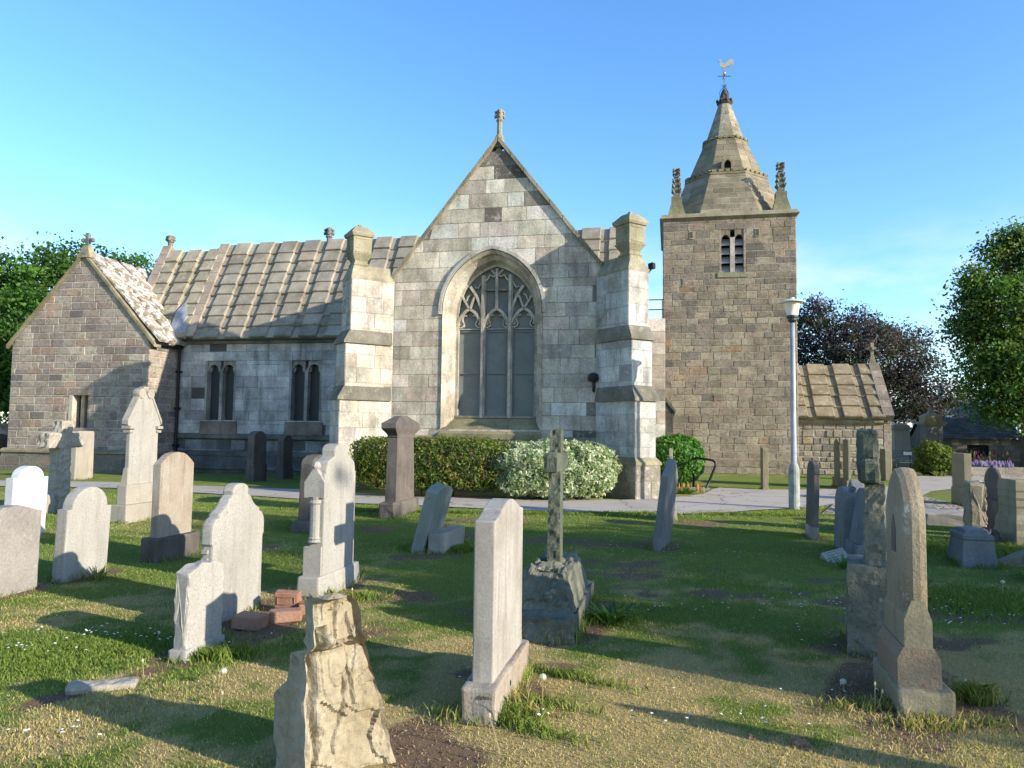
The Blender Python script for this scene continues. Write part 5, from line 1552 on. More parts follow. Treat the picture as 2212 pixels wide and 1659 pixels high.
# --- right-hand cluster --------------------------------------------------
headstone('thin brown headstone edge standing beside the aisle corner', dict(uB=1913, vB=1039, uC=1927, L=.7, side='R'), o_pts([(1, 0), (1, .96), (.8, 1), (0, 1)]), G_OLIVE, vtop=970, soil=.3)
headstone('tall square olive headstone with a stepped base, left of the right-hand group', dict(uB=2083, vB=1094, uC=2104, L=.8, side='R'), o_pts([(1, 0), (1, .985), (.96, 1), (0, 1)]), G_OLIVE, vtop=979, base=(.42, .02), soil=.2)
e, c, T, L, hb, H = headstone('low headstone with one smooth pale face and a rough hewn tan side', dict(uB=2099, vB=1160, uC=2133, L=.35, side='R'), o_pts([(1, 0), (.95, .9), (.7, 1), (0, 1)]), G_SLAB, vtop=1040, base=(.2, .0), soil=.5, rough=(.03, .05, 4))
headstone('dark round-headed headstone with a pale lit arch top, in the right-hand group', dict(uB=2163, vB=1156, uC=2182, L=.85, side='R'), o_round(.08, .38), G_DARK, vtop=1009, base=(.55, .04), soil=.2)
# moulded pedestal cut by the right edge
c, T, L, B = place(uB=2197, vB=1184, uC=2262, L=.8, side='R')
e = empty('gravestone', (c.x, c.y, 0), YAW, 'olive stained pedestal monument with moulded steps at the right edge', 'monument', GRP)
H = zat(B, 1038)
mb = MB()
q = [(1.0, -.1), (1.0, .16), (.97, .2), (.92, .24), (.92, .34), (.86, .40), (.76, .46), (.74, .6), (.74, H - .42), (.78, H - .38), (.76, H - .3), (.80, H - .26), (.77, H - .18), (.8, H - .15), (.76, H - .02), (.70, H)]
for (a, z0), (b, z1) in zip(q[:-1], q[1:]):
    mb.hexa([(-T / 2 * a, -L / 2 * a, z0), (T / 2 * a, -L / 2 * a, z0), (T / 2 * a, L / 2 * a, z0), (-T / 2 * a, L / 2 * a, z0)], [(-T / 2 * b, -L / 2 * b, z1), (T / 2 * b, -L / 2 * b, z1), (T / 2 * b, L / 2 * b, z1), (-T / 2 * b, L / 2 * b, z1)])
mb.build('pedestal', G_OLIVE, e); earth(c, T, L)
# truncated pedestal
c, T, L, B = place(uB=2079, vB=1226, yaw=radians(-14), uC=2160, L=.62, side='R')
e = empty('stone_pedestal', (c.x, c.y, 0), radians(-14), 'low blue-grey tapering pedestal that has lost its top', 'stone block')
H = zat(B, 1158)
mb = MB()
q = [(1.0, -.1), (1.0, .0), (.80, H - .06), (.84, H - .04), (.84, H), (.72, H + .02), (.62, H + .025), (.6, H + .06), (.5, H + .07)]
for (a, z0), (b, z1) in zip(q[:-1], q[1:]):
    mb.hexa([(-T / 2 * a, -L / 2 * a, z0), (T / 2 * a, -L / 2 * a, z0), (T / 2 * a, L / 2 * a, z0), (-T / 2 * a, L / 2 * a, z0)], [(-T / 2 * b, -L / 2 * b, z1), (T / 2 * b, -L / 2 * b, z1), (T / 2 * b, L / 2 * b, z1), (-T / 2 * b, L / 2 * b, z1)])
mb.build('pedestal', G_BLUE, e); earth(c, T, L, radians(-14), th=.1, tuft=1.5)
# leaning slab and corner slab at the right edge
c = gp(2205, 1222)
e = empty('fallen_slab', (c.x, c.y, .1), label='thick olive slab propped aslant at the right edge', cat='stone slab', rot=(0, D2(-27), radians(-14)))
bm_obj('slab', bev_box(-.25, .55, -.09, .12, -.16, .05, .02, 0, 5), G_OLIVE, e); earth(c, .6, .3)
c = gp(2262, 1262)
e = empty('grave_ledger', (c.x, c.y, 0), radians(-30), 'dark blue-grey slab corner jutting in at the right edge', 'stone slab')
bm_obj('slab', bev_box(-.18, .6, -.25, .5, .13, .24, .015), G_BLUE, e)
bm_obj('support', bev_box(-.1, .6, -.15, .5, -.05, .14, .015), G_BLUE, e); earth(c + Vector((.2, .1, 0)), .6, .6)
# fallen ledgers on the paving
for k, (u, v, lab, dims, yw, mat) in enumerate(((2050, 1136, 'thick fallen grave slab lying flat behind the tapering pedestal', (.42, .55, .2), -.30, G_SAND), (2013, 1126, 'smaller flat grave slab lying left of the thick fallen slab', (.3, .45, .12), -.45, G_BLUE), (1945, 1116, 'low grey ledger stone lying half hidden behind the tall arched headstone', (.75, .5, .17), -.15, G_BLUE))):
    c = gp(u, v)
    e = empty('grave_ledger', (c.x, c.y, 0), yw, lab, 'stone slab', 'fallen grave slabs')
    bm_obj('slab', bev_box(-dims[0], dims[0], 0, dims[1] * 2, -.02, dims[2], .02, 0, 6 + k), mat, e)
    FOOT.append((c.x, c.y + dims[1], dims[0], dims[1], yw))
c = gp(2128, 1176)
e = empty('stone_fragment', (c.x, c.y, 0), .2, 'dark broken stone lump between the tapering pedestal and the round-headed stone', 'stone fragment')
mb = MB(); rough_block(mb, -.2, .2, -.15, .2, -.02, .22, .04, .04, 7, 31, taper=.2); mb.build('lump', G_DKBR, e)

# --- bricks ---------------------------------------------------------------
for u, v, z, rz, dims, lab, rot in ((622, 1318, .045, -.05, (.108, .055, .075), 'upright red brick with a stamped panel, topmost of the broken bricks', (.12, 0, 0)),
                                    (540, 1352, .0, -.15, (.115, .10, .055), 'half buried red brick nearest the small curved headstone', (0, .05, 0)),
                                    (618, 1338, .0, .25, (.13, .07, .05), 'red brick lying flat under the stamped brick', (0, -.03, 0)),
                                    (664, 1322, .0, .35, (.08, .07, .05), 'pinkish brick end sticking out behind the broken boulder stone', (0, 0, 0))):
    c = gp(u, v)
    e = empty('brick', (c.x, c.y, z), label=lab, cat='brick', group='broken bricks on bare earth', rot=(rot[0], rot[1], rz))
    bm_obj('body', bev_box(-dims[0], dims[0], -dims[1], dims[1], -.01, dims[2] * 1.6, .01, 0, 12), M_BRICK, e)
    if 'stamped' in lab and 'upright' in lab:
        mb = MB(); w, h = dims[0] * .7, dims[2] * 1.6
        mb.sweep([(-w, h * .22), (w, h * .22), (w, h * .75), (-w, h * .75)], .008, -dims[1] - .006, -dims[1] + .004, closed=True)
        mb.build('stamped_panel', M_BRICK, e)
    SOIL.append((c.x, c.y, .35, .25, 0, .95))
c = gp(220, 1485)
e = empty('kerb_fragment', (c.x, c.y, 0), label='long flat pale stone lying in a strip of bare earth at lower left', cat='stone fragment', rot=(0, 0, .32))
mb = MB(); rough_block(mb, -.19, .19, -.06, .07, -.03, .035, .025, .012, 9, 41, rnd=.008); mb.build('kerb', G_SAND, e)
FOOT.append((c.x, c.y, .19, .07, .32))

# --- foreground broken stone ---------------------------------------------
def px(x, y): return (540 + x * .366, 1188 + y * .366)
rows = [  # (v, u left, u edge, u right)
    (1700, 596, 662, 858), (1657, 595, 661, 855), (1627, 593, 660, 853), (1600, 591, 661, 843), (1572, 590, 663, 833), (1547, 589, 662, 828), (1520, 605, 660, 824), (1499, 619, 662, 821), (1470, 624, 664, 812), (1440, 626, 664, 803),
    (1428, 630, 661, 800), (1416, 648, 664, 798), (1408, 662, 676, 796), (1400, 657, 680, 794), (1392, 652, 686, 793), (1380, 657, 684, 789), (1365, 659, 682, 783), (1349, 660, 681, 778), (1330, 660, 680, 776), (1315, 659, 678, 775), (1303, 658, 680, 772), (1294, 668, 686, 768), (1286, 688, 704, 758)]
YBS = radians(-46)
B = gp(661, 1712)
e1 = Vector((cos(YBS), sin(YBS), 0)); e2 = Vector((-sin(YBS), cos(YBS), 0))
e = empty('gravestone', (B.x, B.y, 0), YBS, 'broken ochre headstone with a jagged, flaking broad face, nearest the camera', 'gravestone', GRP)
prof = []
for v, ul, ue, ur in rows:
    z = solve_v(B, Vector((0, 0, 1)), v)
    P0 = B + Vector((0, 0, z))
    s = solve_u(P0, e1, ue); l = s - solve_u(P0, e1, ul)
    l = abs(solve_u(P0, e1, ul) - s)
    prof.append((z, s - l, s, 0))
# right-hand outline: solve length and height together on the broad face
back = []
for v, ul, ue, ur in rows:
    Le, z = .3, .5
    for _ in range(30):
        s_ = float(np.interp(z, [p[0] for p in prof], [p[2] for p in prof]))
        Le = solve_u(B + e1 * s_ + Vector((0, 0, z)), e2, ur)
        z = solve_v(B + e1 * s_ + e2 * Le, Vector((0, 0, 1)), v)
    back.append((z, Le))
back.sort()
prof = [(z, a, b, float(np.interp(z, [q[0] for q in back], [q[1] for q in back]))) for z, a, b, _ in prof]
prof.insert(0, (-.05, prof[0][1], prof[0][2], prof[0][3] + .02))
NL, NT_ = 44, 9
def ringpts(z, xl, xr, Le, k):
    pts = []
    for i in range(NT_): pts.append((lerp(xl, xr, i / NT_), 0, z))
    for i in range(NL): pts.append((xr, Le * i / NL, z))
    for i in range(NT_): pts.append((lerp(xr, xl, i / NT_), Le, z))
    for i in range(NL): pts.append((xl, Le * (1 - i / NL), z))
    return pts
# resample heights finely
zs = [p[0] for p in prof]; fine = np.arange(zs[0], zs[-1], .011)
rings = []
for z in list(fine) + [zs[-1]]:
    a = [float(np.interp(z, zs, [p[q] for p in prof])) for q in (1, 2, 3)]
    rings.append(ringpts(z, *a, 0))
mb = MB()
n = len(rings[0])
for r in rings:
    for i, p in enumerate(r):
        q = Vector(p)
        lay = mnoise.noise(Vector((q.y * 2.2, q.z * 1.1, 4.2))) + .5 * mnoise.noise(Vector((q.y * 7, q.z * 3, 1.2)))
        step = math.floor((lay + 1) * 4.5) / 4.5 - 1                     # flaking layers on the broad face
        if NT_ <= i < NT_ + NL:
            edge = min(1, (i - NT_) / 3)
            big = mnoise.noise(Vector((q.y * 3.1 + 2, q.z * 2.2, 9)))
            vq = Vector((q.y * 6.5 + .6 * mnoise.noise(q * 6), q.z * 3.6 + .6 * mnoise.noise(q * 6 + Vector((4, 4, 4))), .3))
            cellp = mnoise.voronoi(vq)[1][0]
            q.x += mnoise.noise(cellp * 7.7) * .045 * edge
            q.x += -.01 + step * .03 * edge + big * .06 * edge + mnoise.noise(q * 20) * .010 + mnoise.noise(q * 45) * .004
            crack = .028 + .035 * mnoise.noise(Vector((q.z * 5, 3.3, 0))) + .05 * max(0, .55 - q.z)
            if q.z < .72: q.x -= .055 * math.exp(-((q.y - crack) / .018) ** 2)
            for cy_, sl, z0_, z1_ in ((.16, .12, .1, .5), (.26, -.2, .3, .75), (.10, .05, .62, .88)):
                if z0_ < q.z < z1_: q.x -= .022 * math.exp(-((q.y - cy_ - sl * (q.z - z0_) - .02 * mnoise.noise(Vector((q.z * 9, cy_, 0)))) / .009) ** 2)
        else:
            q += Vector((mnoise.noise(q * 9), mnoise.noise(q * 9 + Vector((5, 0, 0))), 0)) * .011 + Vector((0, mnoise.noise(q * 24), 0)) * .005
        mb.v.append(tuple(q))
for a in range(len(rings) - 1):
    for i in range(n):
        j = (i + 1) % n
        mb.f.append([a * n + i, a * n + j, (a + 1) * n + j, (a + 1) * n + i]); mb.c.append((1, 1, 1)); mb.mi.append(0)
last = (len(rings) - 1) * n
cz = len(mb.v); top = rings[-1]
mb.v.append((sum(p[0] for p in top) / n, sum(p[1] for p in top) / n, top[0][2] + .02))
for i in range(n): mb.f.append([last + i, last + (i + 1) % n, cz]); mb.c.append((1, 1, 1)); mb.mi.append(0)
mb.build('slab', G_SLAB, e)
cc = B + e2 * .2 - e1 * .1
FOOT.append((cc.x, cc.y, .12, .25, YBS)); SOIL.append((cc.x + .35, cc.y + .25, .45, .3, 0, .9))
# gravestone just outside the picture on the right, whose long shadow crosses the lawn in front
e = empty('gravestone', (4.35, 2.35, 0), YAW, 'tall narrow obelisk stone standing just outside the picture on the right', 'gravestone', GRP)
mb = MB(); mb.hexa([(-.11, -.1, -.1), (.11, -.1, -.1), (.11, .1, -.1), (-.11, .1, -.1)], [(-.07, -.07, 1.3), (.07, -.07, 1.3), (.07, .07, 1.3), (-.07, .07, 1.3)]); mb.hexa([(-.07, -.07, 1.3), (.07, -.07, 1.3), (.07, .07, 1.3), (-.07, .07, 1.3)], [(-.005, -.005, 1.45), (.005, -.005, 1.45), (.005, .005, 1.45), (-.005, .005, 1.45)])
mb.build('shaft', G_OLIVE, e)

# bare strips along the grave rows
for (u0, v0, u1, v1, w, st) in ((-20, 1545, 180, 1490, .14, 1.0), (180, 1490, 390, 1425, .12, .95), (1150, 1450, 1230, 1425, .22, .9), (1150, 1530, 1160, 1480, .16, .9), (860, 1600, 980, 1560, .25, .8), (2080, 1540, 2215, 1560, .2, .9), (0, 1290, 100, 1265, .12, .9), (480, 1400, 640, 1340, .2, .9), (1840, 1450, 1900, 1440, .25, .9)):
    a_, b_ = gp(u0, v0), gp(u1, v1); m_ = (a_ + b_) / 2
    SOIL.append((m_.x, m_.y, (b_ - a_).length / 2 + w * .4, w, atan2(b_.y - a_.y, b_.x - a_.x), st))
# ------------------------------------------------------------------ lamp post, railing, bench
c = gp(1716, 1100)
d = (c - cC).dot(cF)
lamp = empty('lamp_post', (c.x, c.y, 0), 0, 'tall pale grey lamp post with a white hat-shaped lantern before the tower', 'lamp post')
zl = lambda v: zat(c, v)
M_POST = mat_simple('galvanised_paint', (.29, .30, .30), .55, .1, .4, .22, 5)
M_POSTB = mat_simple('stained_post_foot', (.24, .25, .225), .65, .1, .3, .4, 4)
M_WHITE = mat_simple('white_enamel', (.60, .61, .60), .4, 0, .5, .08)
M_CREAM = mat_simple('cream_diffuser', (.66, .58, .42), .35, 0, .5, .06)
M_BLACK = mat_simple('black_collar', (.03, .03, .032), .5, 0, .4)
mb = MB(); mb.lathe([(.115, -.1), (.115, zl(1014)), (.10, zl(1008)), (.07, zl(1001))], 16); mb.build('base', M_POSTB, lamp, smooth=False)
mb = MB(); mb.lathe([(.062, zl(1003)), (.056, zl(850)), (.050, zl(690))], 14); mb.build('pole', M_POST, lamp, smooth=True)
mb = MB(); mb.lathe([(.06, zl(697)), (.10, zl(692)), (.10, zl(688)), (.125, zl(686)), (.125, zl(682)), (.1, zl(681))], 16); mb.build('collar', M_BLACK, lamp)
mb = MB(); mb.lathe([(.115, zl(684)), (.15, zl(664)), (.165, zl(654)), (.165, zl(652))], 20); mb.build('diffuser', M_CREAM, lamp, smooth=True)
mb = MB(); mb.lathe([(.05, zl(652.5)), (.265, zl(654)), (.27, zl(652.5)), (.2, zl(650)), (.12, zl(647.5)), (.05, zl(646.5)), (.045, zl(645)), (.05, zl(643)), (0, zl(642))], 24); mb.build('hat', M_WHITE, lamp)
FOOT.append((c.x, c.y, .11, .11, 0)); TUFTS.append((c.x - .13, c.y - .1, c.x + .15, c.y - .1, .05, .09, 60))

rl_ = empty('hand_rail', gp(1524, 1058), -PSI, 'bent black steel railing beside the round green bush', 'railing')
o0 = gp(1524, 1058); d = (o0 - cC).dot(cF) / FPX
mb = MB()
pts = [(0, 0, 0), (.13, 0, 24 * d), (20 * d, 0, 50 * d), (21.5 * d, 0, 55 * d), (20 * d, .02, 60 * d), (15 * d, .06, 63.5 * d), (4 * d, .2, 65 * d), (-10 * d, .5, 66 * d), (-20 * d, .8, 66 * d), (-22 * d, .9, 60 * d), (-23 * d, .9, 0)]
mb.tube(pts, .034, 8)
mb.build('rail', M_iron, rl_, smooth=True)
mb = MB(); mb.box(-.45, .12, -.16, .25, -.02, .05); mb.build('foot_stone', G_SAND, rl_)

def bench():
    y_d = 33.0
    a = gp(1924, 1013); b = gp(2010, 1013)
    a = Vector((a.x / a.y * y_d, y_d, 0)); b = Vector((b.x / b.y * y_d, y_d, 0))
    w = (b - a).length
    e = empty('park_bench', ((a + b) / 2), radians(-4), 'dark green slatted metal bench with a small white plaque on its back', 'bench')
    m = mat_simple('green_bench_paint', (.055, .10, .095), .45, .2, .5)
    mb = MB()
    for k in range(8): z = .47 + k * .062; mb.box(-w / 2, w / 2, .0 + k * .012, .02 + k * .012, z, z + .035)
    mb.build('backrest', m, e)
    mb = MB()
    for k in range(7): mb.box(-w / 2, w / 2, -.45 + k * .06, -.41 + k * .06, .41, .43)
    mb.build('seat', m, e)
    for x in (-w / 2 + .1, 0, w / 2 - .1):
        mb = MB(); mb.tube([(x, -.42, 0), (x, -.40, .42), (x, -.02, .42), (x, .10, .95)], .025, 6); mb.tube([(x, 0, .42), (x, .06, 0)], .025, 6)
        mb.build('leg', M_iron, e)
    mb = MB(); mb.box(-.28, .06, -.012, .0 + .05, .74, .88); mb.build('plaque', M_WHITE, e)
    return (a + b) / 2
bench()

# ------------------------------------------------------------------ monuments and buildings beyond
def far_point(u, Y): r = ray(u, 940); return Vector((r.x / r.y * Y, Y, 0))
def far_z(u, v, Y): r = ray(u, v); return CAM_H + r.z / r.y * Y
p0, p1 = far_point(1926, 35), far_point(1958, 35)
e = empty('monument', ((p0 + p1) / 2), radians(-6), 'broad pale grey pedestal monument standing behind the bench', 'monument')
w = (p1 - p0).length * 1.15
zt, zc = far_z(1940, 917, 35), far_z(1940, 928, 35)
mb = MB()
mb.hexa([(-w / 2, -w / 2, 0), (w / 2, -w / 2, 0), (w / 2, w / 2, 0), (-w / 2, w / 2, 0)], [(-w / 2 * .85, -w / 2 * .85, zc), (w / 2 * .85, -w / 2 * .85, zc), (w / 2 * .85, w / 2 * .85, zc), (-w / 2 * .85, w / 2 * .85, zc)]); mb.build('shaft', G_PALE, e)
mb = MB(); mb.box(-w / 2 * 1.02, w / 2 * 1.02, -w / 2 * 1.02, w / 2 * 1.02, zc, zc + .1); mb.lathe([(w * .66, zc + .1), (w * .6, zc + .2), (w * .5, zt), (0, zt + .03)], 4, rot=pi / 4); mb.build('cap', G_OLIVE, e)
mb = MB(); mb.box(-w * .8, w * .8, -w * .75, w * .7, 0, .42); mb.build('plinth', G_SAND, e)

p0, p1 = far_point(1994, 34), far_point(2028, 34)
e = empty('monument', ((p0 + p1) / 2), radians(-8), 'tall grey panelled monument with a curved urn-like cap behind the rounded bush', 'monument')
w = (p1 - p0).length
zz = lambda v: far_z(2011, v, 34)
mb = MB(); mb.box(-w / 2, w / 2, -w / 2, w / 2, 0, zz(917))
ar = [(-w * .3, zz(958)), (-w * .3, zz(935)), (-w * .17, zz(927)), (0, zz(922)), (w * .17, zz(927)), (w * .3, zz(935)), (w * .3, zz(958))]
mb.sweep(ar, .06, -w / 2 - .03, -w / 2 + .02)
mb.build('shaft', G_BLUE, e)
mb = MB(); mb.box(-w * .68, w * .68, -w * .68, w * .68, zz(916), zz(911)); mb.box(-w * .6, w * .6, -w * .6, w * .6, zz(919), zz(916))
mb.lathe([(w * .72, zz(911)), (w * .72, zz(899)), (w * .58, zz(896)), (w * .25, zz(892)), (w * .12, zz(886)), (.05, zz(882)), (0, zz(881))], 4, rot=pi / 4)
mb.build('cap', G_OLIVE, e)

# low dark outbuilding
A, Bp = far_point(2012, 40), far_point(2206, 39)
ax = (Bp - A); w = ax.length; yw = atan2(ax.y, ax.x)
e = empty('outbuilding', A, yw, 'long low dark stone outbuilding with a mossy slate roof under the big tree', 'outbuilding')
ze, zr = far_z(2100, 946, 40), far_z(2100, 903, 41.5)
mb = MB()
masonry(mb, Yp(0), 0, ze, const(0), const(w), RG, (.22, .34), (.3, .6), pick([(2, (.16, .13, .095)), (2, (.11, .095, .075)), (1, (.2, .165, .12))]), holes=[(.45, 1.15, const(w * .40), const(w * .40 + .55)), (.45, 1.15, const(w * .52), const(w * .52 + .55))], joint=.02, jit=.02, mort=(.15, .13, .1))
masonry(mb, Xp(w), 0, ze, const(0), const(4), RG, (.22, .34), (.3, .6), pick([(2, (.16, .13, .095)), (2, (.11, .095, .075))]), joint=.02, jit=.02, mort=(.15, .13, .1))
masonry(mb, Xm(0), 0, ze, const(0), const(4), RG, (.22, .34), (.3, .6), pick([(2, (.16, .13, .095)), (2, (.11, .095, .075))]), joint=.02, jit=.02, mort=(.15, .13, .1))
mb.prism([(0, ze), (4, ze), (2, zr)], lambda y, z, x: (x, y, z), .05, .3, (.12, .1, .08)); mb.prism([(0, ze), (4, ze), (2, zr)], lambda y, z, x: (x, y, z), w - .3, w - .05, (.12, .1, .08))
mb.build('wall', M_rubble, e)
mb = MB()
for s in (0, 1):
    for r in range(9):
        t0, t1 = r / 9 - .02, (r + 1) / 9
        y = lambda t: (-.15 + 2.15 * t) if s == 0 else 4.15 - 2.15 * t
        z = lambda t: lerp(ze - .05, zr, t)
        x = -.1 + (r % 2) * .2
        xs = [-.1] + [a for a in np.arange(x + .3, w, .42)] + [w + .1]
        for a, b in zip(xs[:-1], xs[1:]):
            q = RG.uniform(.75, 1.2); c_ = (.06 * q, .056 * q, .05 * q)
            mb.hexa([(a, y(t0), z(t0)), (b - .01, y(t0), z(t0)), (b - .01, y(t1), z(t1)), (a, y(t1), z(t1))], [(a, y(t0), z(t0) + .06), (b - .01, y(t0), z(t0) + .06), (b - .01, y(t1), z(t1) + .03), (a, y(t1), z(t1) + .03)], c_)
mb.build('roof', M_tower, e)
for k, x in enumerate((w * .40, w * .52)):
    mb = MB(); mb.box(x, x + .55, .12, .16, .45, 1.15); we = mb.build('window', M_void, e)
    mb = MB(); mb.box(x - .05, x + .6, -.08, .1, .37, .45); mb.build('sill', G_SAND, we)
# pale houses further off
def house(label, u0, u1, Y, zev, zrv, wallcol, roofcol, nwin, gable=False):
    A, Bp = far_point(u0, Y), far_point(u1, Y)
    ax = Bp - A; w = ax.length
    e = empty('house', A, atan2(ax.y, ax.x), label, 'house')
    ze, zr = far_z((u0 + u1) / 2, zev, Y), far_z((u0 + u1) / 2, zrv, Y + 3)
    m = mat_simple('rendered_wall', wallcol, .9, 0, .1, .1, 2); mr = mat_simple('slate_roof', roofcol, .8, 0, .2, .3, 3)
    mb = MB(); mb.box(0, w, 0, 7, 0, ze); mb.prism([(0, ze), (7, ze), (3.5, zr - .1)], lambda y, z, x: (x, y, z), .05, w - .05); mb.build('wall', m, e)
    mb = MB()
    for s in (0, 1):
        ya, yb = (-.3, 3.5) if s == 0 else (7.3, 3.5)
        mb.hexa([(-.2, ya, ze - .15), (w + .2, ya, ze - .15), (w + .2, yb, zr), (-.2, yb, zr)], [(-.2, ya, ze), (w + .2, ya, ze), (w + .2, yb, zr + .15), (-.2, yb, zr + .15)])
    ro = mb.build('roof', mr, e)
    mb = MB(); mb.box(w * .12, w * .12 + 1.2, 3.0, 4.0, zr - .6, zr + 1.3)
    for k in range(3): mb.lathe([(.13, zr + 1.3), (.11, zr + 1.75), (0, zr + 1.75)], 8, (w * .12 + .25 + k * .36, 3.5, 0))
    mb.build('chimney', m, ro)
    mg = mat_simple('window_glass', (.04, .06, .08), .15, 0, .6)
    for k in range(nwin):
        x = w * (k + .5) / nwin
        for z in ([ze - 2.0, ze - 4.8] if ze > 5 else [ze - 1.9]):
            mb = MB(); mb.box(x - .6, x + .6, -.05, .02, z, z + 1.5); wo = mb.build('window', mg, e)
            mb = MB()
            for xa, xb, za, zb in ((x - .66, x - .58, z - .05, z + 1.55), (x + .58, x + .66, z - .05, z + 1.55), (x - .66, x + .66, z + 1.47, z + 1.55), (x - .7, x + .7, z - .1, z), (x - .6, x + .6, z + .72, z + .77), (x - .03, x + .03, z, z + 1.5)): mb.box(xa, xb, -.09, -.02, za, zb)
            mb.build('frame', M_WHITE, wo)
house('pale rendered house with dark slate roof seen through the big tree on the right', 2070, 2175, 66, 900, 858, (.62, .66, .70), (.09, .095, .105), 3)
house('blue-white house wall at the far right edge beyond the outbuilding', 2196, 2330, 62, 880, 850, (.60, .66, .72), (.10, .10, .11), 3)
house('white gable-ended house far behind, between the aisle and the purple tree', 1925, 2010, 75, 905, 880, (.72, .73, .74), (.11, .11, .12), 2)
# low boundary walls and stone steps
A, Bp = far_point(2098, 29.5), far_point(2290, 29.0)
ax = Bp - A
e = empty('low_wall', A, atan2(ax.y, ax.x), 'low stepped stone kerb wall in front of the purple flowers', 'wall')
mb = MB()
for k, (y, z0, z1) in enumerate(((0, -.05, .10), (.35, .05, .22), (.75, .1, .36))):
    x = 0
    while x < ax.length:
        x2 = min(ax.length, x + RG.uniform(.9, 1.6))
        mb.box(x, x2 - .01, y - .02, y + 1.0, z0, z1, jit((.33, .29, .225), .85, 1.1)); x = x2
mb.build('stone_course', M_rubble, e)
A, Bp = far_point(-260, 30), far_point(22, 30.5)
ax = Bp - A
e = empty('boundary_wall', A, atan2(ax.y, ax.x), 'old grey boundary wall at the far left behind the transept', 'wall')
mb = MB(); masonry(mb, Yp(0), 0, 1.5, const(0), const(ax.length), RG, (.2, .3), (.3, .6), P_tr, joint=.02, jit=.02); mb.box(-.05, ax.length + .05, -.1, .4, 1.5, 1.62, (.2, .18, .14)); mb.box(0, ax.length, .02, .38, 0, 1.5, (.2, .18, .14)); mb.build('masonry', M_rubble, e)
e = empty('gravestone', far_point(-6, 27), YAW, 'dark flat-topped headstone edge at the far left before the boundary wall', 'gravestone', GRP)
bm_obj('slab', slab_mesh(o_pts([(1, 0), (1, .95), (0, 1)])(.7, 1.25), .35, .02), G_DARK, e)
A, Bp = far_point(1880, 46), far_point(2420, 46)
ax = Bp - A
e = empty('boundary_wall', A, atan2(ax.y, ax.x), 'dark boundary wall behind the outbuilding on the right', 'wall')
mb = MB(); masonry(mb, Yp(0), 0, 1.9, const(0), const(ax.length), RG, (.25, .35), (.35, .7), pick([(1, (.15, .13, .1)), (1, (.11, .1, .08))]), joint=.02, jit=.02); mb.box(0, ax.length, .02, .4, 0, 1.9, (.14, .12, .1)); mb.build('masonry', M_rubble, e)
# ------------------------------------------------------------------ foliage
M_LEAF = mat_leaf('foliage', .45)
M_LEAFG = mat_leaf('glossy_foliage', .25, .45)
M_BARK = mat_masonry('bark', 20, stain=(.03, .026, .02), stain_amt=.6, var=.4, dist=.04, streak=(2, 2, .4))
RNP = np.random.RandomState(7)

def leaf_quads(C, size, nrm=None, droop=.0, aspect=.62, rs=RNP, jitter=.9):
    """rhombic leaves centred on C (n,3); nrm biases the way they face"""
    n = len(C)
    N = rs.normal(size=(n, 3)) * jitter
    if nrm is not None: N = N + nrm
    N[:, 2] += .35
    N /= np.linalg.norm(N, axis=1, keepdims=True) + 1e-9
    A = rs.normal(size=(n, 3)); A[:, 2] -= droop
    A -= N * (A * N).sum(1, keepdims=True); A /= np.linalg.norm(A, axis=1, keepdims=True) + 1e-9
    Bv = np.cross(N, A)
    s = (size * rs.uniform(.65, 1.3, n))[:, None] if np.isscalar(size) else (size * rs.uniform(.65, 1.3, n))[:, None]
    a = A * s * .5; b = Bv * s * .5 * aspect
    k = N * s * .10
    V = np.stack([C - a, C + b + k - a * .1, C + a, C - b + k - a * .1], 1).reshape(-1, 3)
    F = np.arange(4 * n).reshape(n, 4)
    return V, F

def pal_cols(n, pal, clump_id, rs=RNP, kvar=.25):
    pal = np.array(pal); m = clump_id.max() + 1
    base = pal[rs.randint(0, len(pal), m)] * rs.uniform(1 - kvar, 1 + kvar, (m, 1))
    c = base[clump_id] * rs.uniform(.8, 1.2, (n, 1))
    return np.clip(c, 0, .9)

